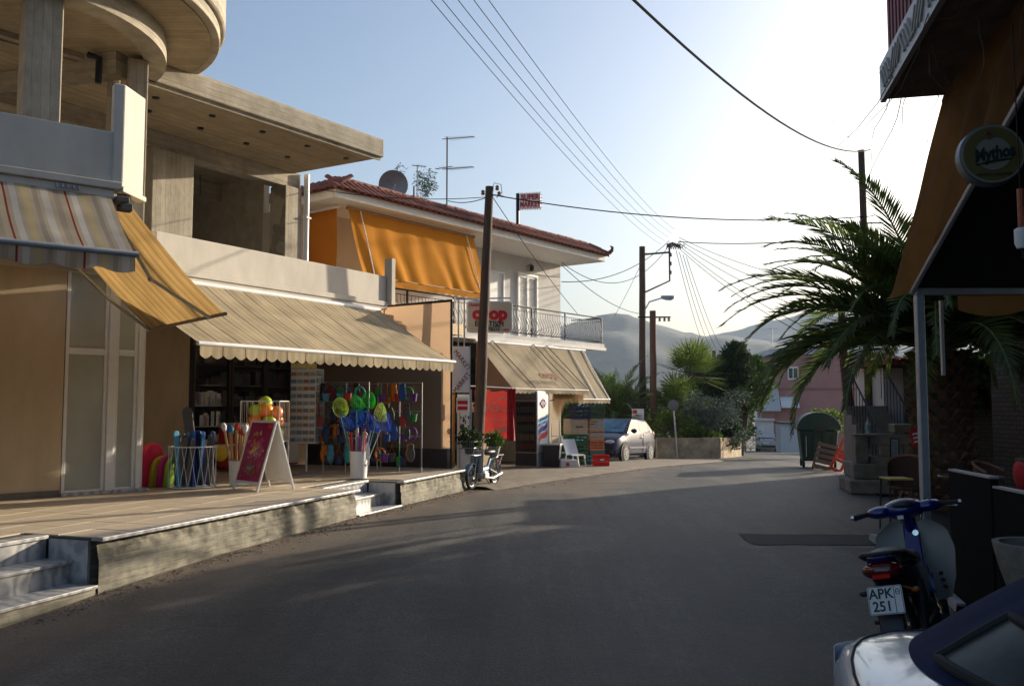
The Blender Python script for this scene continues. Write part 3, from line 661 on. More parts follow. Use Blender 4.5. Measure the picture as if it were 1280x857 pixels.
# ================================================================== TILED-ROOF HOUSE WITH THE SUPERMARKET
F2 = frame(-3.86, 19.03, 0, 37.8)
hs = thing("supermarket_house", "white two storey house with red tiled eaves above the supermarket", "building", F2)
m_fascia = mat("fascia_white", (0.72, 0.69, 0.64), 0.7, var=0.08)
m_terra = mat("terracotta", (0.25, 0.075, 0.045), 0.85, var=0.35, scale=9, bump=0.2, bscale=60, dirt=(0.10, 0.045, 0.035))
b = MB(); b.box(0.3, 10.95, 1.6, 1.85, 3.58, 6.2); b.build("upper_wall", m_lightwhite, hs)
b = MB(); b.box(10.7, 10.95, 1.851, 8.4, -0.8, 6.2); b.build("side_wall", m_lightwhite, hs)
b = MB(); b.box(0.3, 0.55, 1.851, 8.4, -0.2, 6.2); b.build("side_wall", m_beige, hs)
b = MB(); b.box(0.3, 10.95, 8.4, 8.6, -0.8, 6.2); b.build("rear_wall", m_lightwhite, hs)
b = MB(); b.box(0.0, 11.1, 0.0, 9.0, 6.2, 6.24); b.build("eaves_soffit", m_fascia, hs)
b = MB(); b.box(-0.02, 11.12, -0.03, 0.06, 6.18, 6.36); b.build("fascia", m_fascia, hs, bevel=0.008)
b = MB(); b.box(-0.03, 0.06, 0.061, 9.0, 6.18, 6.36); b.build("fascia", m_fascia, hs)
b = MB(); b.box(11.04, 11.13, 0.061, 9.0, 6.18, 6.36); b.build("fascia", m_fascia, hs)
b = MB(); b.box(0.5, 10.6, 0.55, 8.6, 6.241, 6.74); b.build("flat_roof", mat("roof_felt", (0.12, 0.10, 0.09)), hs)
b = MB(); b.add([(-0.1, -0.1, 6.36), (11.2, -0.1, 6.36), (11.2, 9.1, 6.36), (-0.1, 9.1, 6.36), (0.55, 0.5, 6.76), (10.6, 0.5, 6.76), (10.6, 8.5, 6.76), (0.55, 8.5, 6.76)], [(0, 1, 5, 4), (1, 2, 6, 5), (2, 3, 7, 6), (3, 0, 4, 7), (4, 5, 6, 7), (0, 3, 2, 1)]); b.build("roof_bed", m_terra, hs)
def tile_mesh(L_=0.40, r0=0.105, r1=0.085, name="roof_tile"):
    b = MB(); seg = 6
    def fn(u, v):
        a = math.pi * u; r = r0 + (r1 - r0) * v
        return (r * math.cos(a), L_ * v, r * 0.75 * math.sin(a) + 0.0)
    b.slab(fn, seg, 1, (0, 0, -0.018)); me = b.mesh(name, True); me.materials.append(m_terra); return me
tme2 = tile_mesh()
sl = math.degrees(math.atan2(0.40, 0.62))
for k in range(53):
    a = -0.02 + 0.2125 * k
    for c in range(2):
        y = -0.15 + 0.33 * c; 
        if y > a + 0.1 or y > 11.1 - a + 0.1: continue
        mesh_obj("roof_tile", tme2, None, hs, M=T(a + random.uniform(-.008, .008), y, 6.345 + 0.40 / 0.62 * (y + 0.1) + 0.02) @ RX(sl + random.uniform(-1.5, 1.5)) @ RZ(random.uniform(-2, 2)))
for k in range(30):
    y = 0.1 + 0.2125 * k
    for c in range(2):
        x = -0.15 + 0.33 * c
        mesh_obj("roof_tile", tme2, None, hs, M=T(x, y, 6.345 + 0.40 / 0.65 * (x + 0.1) + 0.02) @ RZ(-90) @ RX(sl + random.uniform(-1.5, 1.5)))
cap = tile_mesh(0.42, 0.12, 0.10, "ridge_tile")
for k in range(26):
    mesh_obj("ridge_tile", cap, None, hs, M=T(0.5 + 0.395 * k, 0.52, 6.74 + random.uniform(-.006, .012)) @ RZ(-90) @ RX(2))
for k in range(2):
    mesh_obj("ridge_tile", cap, None, hs, M=T(11.22 - 0.22 * k, -0.12 + 0.21 * k, 6.40 + 0.135 * k) @ RZ(45) @ RX(24))
b = MB(); b.tube([(11.2, -0.12, 6.46), (11.27, -0.18, 6.54), (11.27, -0.2, 6.64), (11.2, -0.17, 6.68)], [0.07, 0.06, 0.045, 0.02], 8); b.build("roof_finial", m_terra, hs, smooth=True)
# balcony
b = MB(); b.box(0.8, 11.56, 0.30, 1.6, 3.40, 3.58); b.build("balcony_slab", m_lightwhite, hs, bevel=0.01)
b = MB(); b.box(0.8, 11.6, 0.26, 0.34, 3.37, 3.46); b.build("balcony_drip", m_fascia, hs)
rail = MB()
rail.tube([(0.9, 0.36, 4.42), (11.5, 0.36, 4.42), (11.5, 1.55, 4.42)], 0.022, 6); rail.tube([(0.9, 0.36, 3.66), (11.5, 0.36, 3.66), (11.5, 1.55, 3.66)], 0.015, 6)
rail.tube([(0.9, 0.36, 4.30), (11.5, 0.36, 4.30), (11.5, 1.55, 4.30)], 0.010, 6)
ro = rail.build("railing", m_black, hs, smooth=True)
bb = MB(); bb.tube([(0, 0, 0), (0.01, -0.10, 0.10), (0.0, -0.13, 0.20), (-0.01, -0.07, 0.36), (0, 0.0, 0.48), (0, 0, 0.64)], 0.011, 5); bme = bb.mesh("baluster", True); bme.materials.append(mat("painted_iron", (0.30, 0.30, 0.31), 0.5, 0.2))
k = 0; x = 1.0
while x < 11.45:
    mesh_obj("baluster", bme, None, ro, M=T(x, 0.36, 3.66)); x += 0.125
for y in (0.5, 0.62, 0.75, 0.87, 1.0, 1.12, 1.25, 1.37): mesh_obj("baluster", bme, None, ro, M=T(11.5, y, 3.66) @ RZ(90))
pb = MB(); pb.box(-0.02, 0.02, -0.02, 0.02, 0, 0.84); pme = pb.mesh("railing_post"); pme.materials.append(m_black)
for x in (0.92, 2.6, 4.3, 6.0, 7.7, 9.4, 11.48): mesh_obj("railing_post", pme, None, ro, M=T(x, 0.36, 3.58))
# shuttered door and second door
m_shut = mat("shutter_white", (0.72, 0.72, 0.72), 0.5, var=0.05)
def shutters(a0, a1, z0, z1):
    b = MB(); b.box(a0 - 0.07, a0, 1.53, 1.6, z0, z1 + 0.07); b.box(a1, a1 + 0.07, 1.53, 1.6, z0, z1 + 0.07); b.box(a0, a1, 1.53, 1.6, z1, z1 + 0.07)
    d = b.build("shuttered_door", m_shut, hs)
    mid = (a0 + a1) / 2
    sm = MB(); wl = mid - a0 - 0.1
    sm.box(0, wl, -0.012, 0.012, -0.004, 0.004); sme = sm.mesh("slat"); sme.materials.append(m_shut)
    for (x0, x1) in ((a0, mid - 0.005), (mid + 0.005, a1)):
        b = MB(); b.box(x0, x0 + 0.045, 1.55, 1.59, z0, z1); b.box(x1 - 0.045, x1, 1.55, 1.59, z0, z1)
        for zz in (z0, (z0 + z1) / 2, z1 - 0.06): b.box(x0 + 0.045, x1 - 0.045, 1.555, 1.585, zz, zz + 0.06)
        b.box(x0 + 0.045, x1 - 0.045, 1.588, 1.594, z0 + .06, z1 - .06)
        b.build("shutter_leaf", m_shut, d, bevel=0.004)
        z = z0 + 0.09
        while z < z1 - 0.07:
            mesh_obj("slat", sme, None, d, M=T(x0 + 0.05, 1.566, z) @ RX(-42)); z += 0.045
shutters(8.66, 9.55, 3.6, 5.62)
b = MB(); b.box(7.2, 7.26, 1.52, 1.6, 3.6, 5.6); b.box(7.85, 7.91, 1.52, 1.6, 3.6, 5.6); b.box(7.26, 7.85, 1.52, 1.6, 5.54, 5.6); b.box(7.26, 7.85, 1.57, 1.59, 3.6, 5.54); b.build("balcony_door", m_shut, hs)
b = MB(); b.tube([(9.15, 1.6, 5.95), (9.15, 1.48, 6.0), (9.15, 1.42, 5.95)], 0.012, 6); b.lathe([(0.02, 0), (0.07, -0.05), (0.055, -0.17), (0.0, -0.18)], 10, T(9.15, 1.42, 5.96)); b.box(9.28, 9.32, 1.5, 1.6, 5.8, 6.0); b.build("wall_lamp", m_black, hs, smooth=True)
# orange roller curtain on the end, and the big orange awning
m_orange = mat("orange_canvas", (0.62, 0.26, 0.03), 0.85, var=0.12, scale=1.5, bump=0.05, trans=0.42, spec=0.1, tcol=(0.72, 0.32, 0.035))
oc = thing("roller_curtain", "flat orange roller curtain at the near end of the house balcony", "curtain", F2)
b = MB(); b.slab(lambda u, v: (0.50 + 0.012 * math.sin(v * 12), 0.55 + 1.9 * u, 3.9 + 2.2 * v), 14, 18, (0.02, 0, 0)); b.build("canvas", m_orange, oc, smooth=True)
b = MB(); b.tube([(0.5, 0.5, 6.13), (0.5, 2.5, 6.13)], 0.04, 10); b.build("roller", m_alu, oc, smooth=True)
awning("awning", "large orange awning rolled out over the house balcony", F2, 0.72, 5.15, (0.42, 6.12), (-0.12, 4.52), m_orange, drop=0.16, scal=0.25, barmat=mat("orange_bar", (0.40, 0.22, 0.08), 0.6), folds=0.07, sag=0.03, barr=0.02)
oa = [x for x in COL.objects if x.get("label", "").startswith("large orange")][0]
for a in (1.05, 4.8):
    b = MB(); b.tube([(a, 0.36, 6.1), (a + 0.02, -0.13, 4.5), (a + 0.02, 0.3, 4.45)], 0.014, 6); b.build("awning_strut", m_alu, oa, smooth=True)
# ground floor of the supermarket
b = MB(); b.box(0.3, 4.2, 1.6, 1.8, -0.2, 3.40); b.build("ground_wall", m_beige, hs)
b = MB(); b.box(10.3, 10.95, 1.6, 1.8, -0.8, 3.40); b.build("ground_wall", m_beige, hs)
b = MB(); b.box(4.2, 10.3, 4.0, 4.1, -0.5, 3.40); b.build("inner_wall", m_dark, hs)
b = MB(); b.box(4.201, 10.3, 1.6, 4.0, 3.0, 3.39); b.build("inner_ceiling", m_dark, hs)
b = MB(); b.box(7.0, 7.3, 1.6, 1.9, -0.5, 3.0); b.build("pillar", m_beige, hs)
b = MB()
for k in range(4): b.box(4.4, 10.1, 3.5, 3.95, 0.25 + 0.42 * k, 0.28 + 0.42 * k)
b.build("shelf", m_dframe, hs)
for gi in range(6):
    b = MB()
    for k in range(4):
        for q in range(9):
            x = 4.5 + random.random() * 5.4; h = random.uniform(0.12, 0.32); wd = random.uniform(0.08, 0.25)
            b.box(x, x + wd, 3.51, 3.8, 0.281 + 0.42 * k, 0.281 + 0.42 * k + h)
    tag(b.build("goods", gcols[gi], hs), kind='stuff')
# supermarket awnings
m_cream = mat("cream_canvas", (0.50, 0.42, 0.30), 0.85, var=0.14, scale=1.3, bump=0.06, trans=0.32, spec=0.1, dirt=(0.38, 0.31, 0.21))
m_ghost = mat("faded_print", (0.42, 0.22, 0.15), 0.85, trans=0.3)
a3 = awning("awning", "cream awning with faded red lettering over the supermarket front", F2, 5.05, 8.55, (0.24, 3.32), (-1.0, 2.05), m_cream, drop=0.12, scal=0.2, barmat=m_whiteplastic, sag=0.02, barr=0.015)
ang = math.degrees(math.atan2(3.32 - 2.05, 0.24 + 1.0))
def on_awn(a, v): return T(a, 0.24 - 1.24 * v, 3.32 - 1.27 * v - 0.02 * math.sin(v * math.pi) + 0.012) @ RX(ang - 90)
lettering("coop", 0.40, m_ghost, a3, on_awn(7.15, 0.68) @ T(0, -0.004, 0), name="faded_lettering", extrude=0.001, bold=0.008)
lettering("SUPER MARKET", 0.20, mat("faded_print_grey", (0.36, 0.30, 0.21), 0.85, trans=0.3), a3, on_awn(6.6, 0.86) @ T(0, -0.004, 0), name="faded_lettering", extrude=0.001)
for a in (6.0, 7.85, 8.5):
    b = MB(); b.tube([(a - 0.3, 0.2, 3.36), (a, -1.02, 2.07)], 0.012, 6); b.build("support_rod", m_black, a3)
b = MB(); b.tube([(8.5, 0.3, 1.75), (8.56, -1.0, 2.05)], 0.012, 6); b.build("support_rod", m_black, a3)
b = MB(); b.add([(5.06, 0.24, 3.3), (5.06, -0.98, 2.05), (5.06, 0.24, 2.0)], [(0, 1, 2)]); b.add([(5.07, 0.24, 3.3), (5.07, -0.98, 2.05), (5.07, 0.24, 2.0)], [(2, 1, 0)]); b.build("side_flap", m_screen, a3)
b = MB(); b.tube([(2.6, -0.6, 2.12), (5.05, -1.0, 2.06)], 0.014, 6); b.build("tie_rope", m_whiteplastic, a3)
awning("awning", "plain steep cream awning at the far end of the supermarket", F2, 8.6, 10.35, (0.30, 3.32), (-0.62, 1.80), m_cream, drop=0.12, scal=0.2, barmat=m_whiteplastic, sag=0.02, barr=0.018)
awb = [x for x in COL.objects if x.get("label", "").startswith("plain steep")][0]
for a in (9.6, 10.3):
    b = MB(); b.tube([(a - 0.1, 0.28, 3.34), (a, -0.63, 1.82)], 0.016, 6); b.build("support_rod", m_whiteplastic, awb)

# on the roof: dish, aerials, sign, tree top
def F2w(a, b_, z): return F2 @ Vector((a, b_, z))
p = Vector((-3.28, 24, 7.45))
t = thing("satellite_dish", "grey satellite dish behind the tiled eaves", "satellite dish", T(*p))
b = MB(); b.lathe([(0.0, 0.09), (0.15, 0.07), (0.28, 0.03), (0.41, -0.04), (0.40, -0.05), (0.27, 0.02), (0.14, 0.055), (0, 0.075)], 24, RX(-78) @ RZ(0)); b.build("dish", mat("dish_grey", (0.22, 0.25, 0.27), 0.5, 0.3), t, smooth=True, M=T(0, 0, 0.25))
b = MB(); b.tube([(0, 0.1, -0.75), (0, 0.1, 0.2)], 0.03, 8); b.tube([(0.0, 0, 0.0), (0.1, -0.42, 0.15)], 0.012, 6); b.build("mast", m_grey, t)
m_aer = mat("aerial_grey", (0.10, 0.10, 0.11), 0.7, 0.0, spec=0.2)
def aerial(name, label, p, h, dirs, r=0.022):
    t = thing(name, label, "aerial", T(*p))
    b = MB(); b.tube([(0, 0, 0), (0, 0, h)], r, 8); b.box(-0.06, 0.06, -0.06, 0.06, 0.02, 0.16); b.build("mast", m_aer, t)
    for (z, ax, L_, n) in dirs:
        d = Vector((math.cos(R(ax)), math.sin(R(ax)), -0.06)); s = Vector((-d.y, d.x, 0))
        b = MB(); b.tube([d * -0.15 + Vector((0, 0, z)), d * L_ + Vector((0, 0, z))], 0.012, 6)
        for k in range(n):
            c = d * (L_ * (k + 0.5) / n) + Vector((0, 0, z)); w_ = 0.22 - 0.10 * k / n
            b.tube([c - s * w_, c + s * w_], 0.005, 4)
        b.build("yagi", m_aer, t)
    return t
aerial("tv_aerial", "tall television aerial with two booms on the house roof", (-1.80, 24, 6.9), 2.15, [(2.1, -25, 0.85, 12), (1.25, -28, 0.85, 12), (1.3, 160, 0.35, 3)])
aerial("tv_aerial", "thin bare aerial pole beside the plant on the roof", (-2.66, 24.3, 7.0), 1.35, [(1.32, 10, 0.25, 3)], 0.012)
sg = thing("roof_sign", "small SUPER MARKET sign with bulb edge on a post above the roof", "sign", T(0.16, 24, 6.6) @ RZ(-10))
b = MB(); b.tube([(0, 0, 0), (0, 0, 0.86)], 0.05, 8); b.build("post", m_black, sg)
b = MB(); b.box(0.06, 0.64, -0.04, 0.04, 0.42, 0.85); b.build("panel", mat("sign_pink", (0.80, 0.66, 0.62), 0.5), sg, bevel=0.01)
m_signred = mat("sign_red", (0.42, 0.025, 0.03), 0.5)
lettering("SUPER", 0.20, m_signred, sg, T(0.35, -0.046, 0.73), extrude=0.004, font_scale_x=0.9, bold=0.008)
lettering("MARKET", 0.20, m_signred, sg, T(0.35, -0.046, 0.53), extrude=0.004, font_scale_x=0.75, bold=0.008)
bl = MB(); bl.ball((0, 0, 0), 0.022, 0.022, 0.022, 6, 4); blm = bl.mesh("bulb", True); blm.materials.append(m_whiteplastic)
for k in range(9):
    for z in (0.40, 0.87): mesh_obj("bulb", blm, None, sg, M=T(0.07 + 0.07 * k, 0, z))
for k in range(5): mesh_obj("bulb", blm, None, sg, M=T(0.66, 0, 0.45 + 0.09 * k))

# ------------------------------------------------------------------ leaf crowns
def leaf_cloud(b, c, rad, n, size, droop=0.0, flat=0.0, elong=2.0):
    for _ in range(n):
        while True:
            p = Vector((random.uniform(-1, 1), random.uniform(-1, 1), random.uniform(-1, 1)))
            if p.length <= 1: break
        p = p * (0.55 + 0.45 * random.random()) if random.random() < 0.3 else p.normalized() * random.uniform(0.72, 1.0)
        q = Vector((c[0] + p.x * rad[0], c[1] + p.y * rad[1], c[2] + p.z * rad[2]))
        d = Vector((random.gauss(0, 1), random.gauss(0, 1), random.gauss(0, 0.7) - droop)); d.normalize()
        s = d.orthogonal().normalized(); s.rotate(Matrix.Rotation(random.uniform(0, 6.28), 3, d))
        L_ = size * random.uniform(0.6, 1.4); w_ = L_ / elong
        b.add([q, q + d * L_ * 0.5 + s * w_ * 0.5, q + d * L_, q + d * L_ * 0.5 - s * w_ * 0.5], [(0, 1, 2, 3)])
f_green = foliage_mat("leaf_green", (0.035, 0.075, 0.015), (0.10, 0.17, 0.03))
f_yellow = foliage_mat("leaf_yellow_green", (0.07, 0.12, 0.02), (0.19, 0.25, 0.05), 0.4)
f_dark = foliage_mat("leaf_dark", (0.018, 0.035, 0.012), (0.05, 0.085, 0.025), 0.25)
f_blue = foliage_mat("leaf_blue_grey", (0.05, 0.075, 0.06), (0.12, 0.16, 0.14), 0.2)
f_palm = foliage_mat("palm_leaf", (0.035, 0.065, 0.014), (0.12, 0.165, 0.03), 0.5, 0.42, 0.5)
f_dry = foliage_mat("palm_dry", (0.20, 0.12, 0.05), (0.32, 0.22, 0.10), 0.3)
m_bark = mat("bark", (0.10, 0.075, 0.055), 0.95, var=0.4, scale=8, bump=0.6, bscale=30)
t = thing("roof_tree", "feathery tree top showing behind the house roof", "tree", T(-3.0, 26.5, 0))
b = MB()
for k in range(9):
    c = (random.uniform(-0.45, 0.6), random.uniform(-.4, .4), 7.6 + random.random() * 1.15); leaf_cloud(b, c, (0.2, 0.2, 0.28), 90, 0.12, 0.2, elong=5)
tag(b.build("crown", f_dark, t), kind='stuff')
b = MB(); b.tube([(0, 0, -0.1), (0.05, 0, 4), (0, 0, 8.3)], [0.16, 0.1, 0.02], 8); b.build("trunk", m_bark, t)

# ------------------------------------------------------------------ poles and signs by the supermarket
def tapered_pole(name, label, base, top, r0, r1, mat_=None, group=None):
    t = thing(name, label, "pole", T(*base), group)
    d = Vector(top) - Vector(base); b = MB()
    pts = [d * (k / 10) + Vector((0.015 * mnoise.noise(Vector((k * 0.9, base[0], 0))), 0, 0)) * (1 if 0 < k < 10 else 0) for k in range(11)]
    pts[0] = Vector((0, 0, -0.3))
    b.tube(pts, [r0 + (r1 - r0) * k / 10 for k in range(11)], 12); b.build("shaft", mat_ or m_wood, t, smooth=True)
    return t
up = tapered_pole("utility_pole", "weathered wooden utility pole leaning beside the moped", (-0.73, 18.25, 0.03), (-0.47, 18.2, 6.2), 0.125, 0.085)
ins = MB(); ins.lathe([(0.0, 0), (0.03, 0), (0.045, 0.02), (0.03, 0.05), (0.045, 0.07), (0.025, 0.10), (0, 0.11)], 10); insm = ins.mesh("insulator", True); insm.materials.append(mat("porcelain", (0.25, 0.17, 0.12), 0.25))
for (x, z) in ((0.42, 6.15), (0.46, 6.02), (0.12, 6.05)): mesh_obj("insulator", insm, None, up, M=T(x, -0.03, z - 0.05))
b = MB(); b.tube([(0.30, 0, 6.1), (0.36, -0.05, 6.25), (0.5, -0.03, 6.22), (0.52, 0, 6.05), (0.4, 0, 5.95)], 0.008, 5); b.tube([(0.22, -0.1, 6.0), (0.55, 0, 5.98)], 0.012, 5); b.build("wire_loop", m_black, up)
# coop light box
cs = thing("shop_sign", "cream light box sign lettered coop in red behind the leaning pole", "sign", T(-0.5, 19.35, 0) @ RZ(6))
def rrect(w_, h_, r, n=5):
    pts = []
    for cx, cz, a0 in ((w_ - r, h_ - r, 0), (-w_ + r, h_ - r, 90), (-w_ + r, -h_ + r, 180), (w_ - r, -h_ + r, 270)):
        for k in range(n + 1):
            a = R(a0 + 90 * k / n); pts.append((cx + r * math.cos(a), cz + r * math.sin(a)))
    return pts
m_signcream = mat("sign_cream", (0.62, 0.52, 0.38), 0.45, var=0.10, scale=3, bump=0)
b = MB(); b.extr(rrect(0.50, 0.345, 0.07), -0.10, 0.10, T(0, 0, 3.57)); b.build("box", m_whiteplastic, cs, bevel=0.01)
b = MB(); b.extr(rrect(0.475, 0.32, 0.06), -0.108, -0.101, T(0, 0, 3.57)); b.build("face", m_signcream, cs)
m_coopred = mat("coop_red", (0.60, 0.02, 0.025), 0.45, bump=0)
m_coopgreen = mat("sign_green", (0.015, 0.05, 0.03), 0.45, bump=0)
lettering("coop", 0.38, m_coopred, cs, T(0.0, -0.112, 3.63), extrude=0.003, font_scale_x=0.98, bold=0.022)
lettering("\u03a0\u0391\u039d\u0391\u03a3", 0.085, m_coopred, cs, T(-0.30, -0.112, 3.815), extrude=0.003, bold=0.004)
lettering("\u0395\u039d\u03a9\u03a4\u0399\u039a\u0397", 0.145, m_coopgreen, cs, T(-0.01, -0.112, 3.405), extrude=0.003, bold=0.006)
lettering("\u039a\u03a1\u0399\u039a\u039f\u03a3", 0.10, m_coopgreen, cs, T(0.05, -0.112, 3.295), extrude=0.003, bold=0.004)
b = MB(); b.tube([(-0.75, 0.03, 3.96), (0.48, 0.03, 4.0)], 0.02, 6); b.tube([(-0.55, 0.05, 2.7), (-0.55, 0.05, 4.0)], 0.02, 6); b.tube([(-0.68, 0.05, 2.7), (-0.68, 0.05, 4.0)], 0.02, 6); b.build("bracket", m_grey, cs)
b = MB(); b.box(0.30, 0.42, -0.112, -0.1085, 3.27, 3.30); b.build("sticker", m_coopred, cs)
# vertical market sign
vs_ = thing("market_sign", "narrow white sign board with MARKET lettered twice at an angle", "sign", T(-1.02, 17.55, 0) @ RZ(10))
b = MB(); b.box(-0.175, 0.175, -0.03, 0.03, 1.88, 2.80); b.build("panel", m_whiteplastic, vs_, bevel=0.006)
b = MB(); b.box(-0.19, -0.176, -0.04, 0.04, 0.4, 2.82); b.box(0.176, 0.19, -0.04, 0.04, 0.4, 2.82); b.build("frame", m_grey, vs_)
m_marketred = mat("market_brown_red", (0.16, 0.015, 0.015), 0.5)
for (s_, ang_, z) in (("MARKET", -52, 2.52), ("MARKET", 52, 2.08)):
    me = text_mesh(s_, 0.14, 0.002, 0.9); me.materials.clear(); mesh_obj("lettering", me, m_marketred, vs_, M=T(0.02, -0.034, z) @ RY(-ang_) @ STAND)
ns = thing("notice_sign", "small white notice with two red bars under the market sign", "sign", T(-0.98, 17.45, 0) @ RZ(10))
b = MB(); b.box(-0.12, 0.12, -0.015, 0.015, 1.48, 1.78); b.build("panel", m_whiteplastic, ns, bevel=0.004)
for (z0, z1) in ((1.65, 1.72), (1.54, 1.61)):
    b = MB(); b.box(-0.10, 0.10, -0.019, -0.0155, z0, z1); b.build("red_bar", m_coopred, ns)
b = MB(); b.tube([(-0.05, 0.02, 0.4), (-0.05, 0.02, 1.5)], 0.015, 6); b.build("stand", m_grey, ns)
op = thing("price_board", "tall narrow board with orange edge and black scribbled panel below the notice", "sign", T(-1.05, 17.75, 0.05) @ RZ(10))
b = MB(); b.box(-0.20, -0.10, -0.02, 0.02, 0.0, 1.8); b.build("orange_edge", mat("orange_board", (0.55, 0.22, 0.03), 0.6), op)
b = MB(); b.box(-0.05, 0.2, -0.02, 0.02, 0.3, 1.8); b.build("panel", m_whiteplastic, op)
b = MB()
for k in range(30):
    x, z = random.uniform(-0.02, 0.17), random.uniform(0.9, 1.38); b.box(x, x + random.uniform(.01, .05), -0.024, -0.0205, z, z + random.uniform(0.01, 0.06))
tag(b.build("scribble", m_black, op), kind='stuff')
b = MB(); b.box(0.19, 0.24, -0.03, 0.03, -0.05, 1.9); b.build("frame_post", m_grey, op)
# soft drink banner (seen from its back: the print shows mirrored)
cb_ = thing("drinks_banner", "pink red soft drink banner hanging under the supermarket awning, print mirrored", "banner", T(-0.42, 20.6, 0) @ RZ(8))
m_ban = mat("banner_red", (0.66, 0.17, 0.155), 0.8, var=0.08, trans=0.45, bump=0.03, tcol=(0.85, 0.24, 0.20))
def ban(u, v): return (-0.45 + 0.80 * u, 0.02 * math.sin(u * 9) * (1 - v), 0.85 + 1.13 * v - 0.04 * abs(math.sin(u * 8)) * (v > 0.95))
b = MB(); b.slab(ban, 20, 12, (0, 0.004, 0)); b.build("cloth", m_ban, cb_, smooth=True)
m_banpale = mat("banner_print", (0.80, 0.55, 0.46), 0.8, trans=0.4, bump=0)
MIR = Matrix.Diagonal((-1, 1, 1, 1))
for (s_, sz, x, z, sh) in (("Coca", 0.50, 0.0, 1.62, 0.35), ("\u03a3\u03cd\u03bd\u03bf\u03bb\u03bf", 0.12, 0.12, 1.30, 0), ("\u03ad\u03c4\u03bf\u03c2", 0.12, 0.18, 1.16, 0)):
    me = text_mesh(s_, sz, 0.001, 1.0, shear=sh); me.materials.clear(); me.transform(STAND); me.transform(MIR); me.flip_normals(); mesh_obj("mirrored_lettering", me, m_banpale, cb_, M=T(x, -0.028, z))
b = MB(); b.slab(lambda u, v: (-0.3 + 0.62 * u, -0.026 + 0.0, 0.95 + 0.10 * u * u + 0.09 * v * u), 12, 2, (0, 0.003, 0)); b.build("printed_wave", mat("banner_cream", (0.66, 0.50, 0.36), 0.8, trans=0.3), cb_, smooth=True)
b = MB(); b.slab(lambda u, v: (0.30 + 0.20 * u, -0.06 + 0.035 * math.sin(u * 14 + v * 3), 0.80 + 1.22 * v), 14, 10, (0, 0.004, 0)); b.build("folded_strip", mat("banner_deep_red", (0.40, 0.02, 0.035), 0.7, trans=0.25, bump=0), cb_, smooth=True)
# ================================================================== GOODS ON THE TERRACE
def cmat(name, c, **k): return mat(name, c, k.pop("rough", 0.45), var=0.12, bump=k.pop("bump", 0.03), **k)
c_pink = cmat("foam_pink", (0.80, 0.03, 0.12)); c_redo = cmat("foam_red_orange", (0.85, 0.12, 0.02)); c_lime = cmat("foam_lime", (0.33, 0.62, 0.02)); c_olive = cmat("foam_olive", (0.55, 0.50, 0.03)); c_mag = cmat("foam_magenta", (0.62, 0.02, 0.25))
c_blue = cmat("toy_blue", (0.03, 0.13, 0.55)); c_sky = cmat("toy_sky_blue", (0.10, 0.38, 0.62)); c_navy = cmat("toy_navy", (0.02, 0.04, 0.14)); c_green = cmat("toy_green", (0.05, 0.45, 0.08)); c_yel = cmat("toy_yellow", (0.75, 0.55, 0.04)); c_org = cmat("toy_orange", (0.80, 0.25, 0.02)); c_red = cmat("toy_red", (0.60, 0.04, 0.03)); c_wht = cmat("toy_white", (0.7, 0.7, 0.7)); c_tq = cmat("toy_turquoise", (0.05, 0.42, 0.45)); c_wood = cmat("bat_wood", (0.45, 0.27, 0.12)); c_dkgrey = cmat("bat_grey", (0.10, 0.10, 0.11)); c_pur = cmat("toy_purple", (0.2, 0.05, 0.35))
def board_shape(w_, h_, t_, M=None):
    pts = [(-w_ / 2, 0)] + [(w_ / 2, 0)] + [(w_ / 2 * math.cos(R(a)), h_ - w_ * 0.6 + w_ * 0.6 * math.sin(R(a))) for a in range(0, 181, 15)]
    b = MB(); b.extr(pts, -t_ / 2, t_ / 2, M); return b
boards = [(-5.60, 13.25, 0.64, c_pink, "tall pink foam board nearest the window frame"), (-5.52, 13.27, 0.62, c_redo, "tall orange foam board between two pink ones"), (-5.43, 13.29, 0.66, c_pink, "tall pink foam board leaning beside the olive board"), (-5.31, 13.33, 0.46, c_olive, "short olive foam board beside the tall pink one"), (-5.20, 13.34, 0.47, c_mag, "short magenta foam board between olive and lime ones"), (-5.10, 13.35, 0.48, c_lime, "short lime green foam board next to the wire basket")]
for x, y, h, m_, lab in boards:
    o = board_shape(0.34, h, 0.075).build("foam_board", m_, None, smooth=40, bevel=0.02, M=T(x, y, TZ + 0.004) @ RZ(62) @ RX(7)); tag(o, lab, "foam board", "foam boards by the shop window")
# wire basket with beach bats
bk = thing("wire_basket", "white wire basket full of beach bats and snorkel sets on the terrace", "basket", T(-4.76, 13.2, TZ + 0.005))
def wire_basket(t, r, h, n, material, zig=True):
    b = MB()
    for z in (0.01, h): b.tube([(r * math.cos(2 * math.pi * k / 32), r * math.sin(2 * math.pi * k / 32), z) for k in range(33)], 0.009, 6, cap=False)
    b.build("rim", material, t, smooth=True)
    b = MB()
    for k in range(n):
        a0, a1 = 2 * math.pi * k / n, 2 * math.pi * (k + (0.8 if zig else 0)) / n; a2 = 2 * math.pi * (k - (0.8 if zig else 0)) / n
        b.tube([(r * math.cos(a0), r * math.sin(a0), 0.01), (r * math.cos(a1), r * math.sin(a1), h)], 0.0035, 4)
        if zig: b.tube([(r * math.cos(a0), r * math.sin(a0), 0.01), (r * math.cos(a2), r * math.sin(a2), h)], 0.0035, 4)
    b.build("wire_mesh", material, t)
    b = MB(); b.lathe([(r * 0.98, 0.0), (r * 0.98, 0.012), (0, 0.013)], 24); b.build("bottom", material, t)
wire_basket(bk, 0.34, 0.60, 18, m_alu)
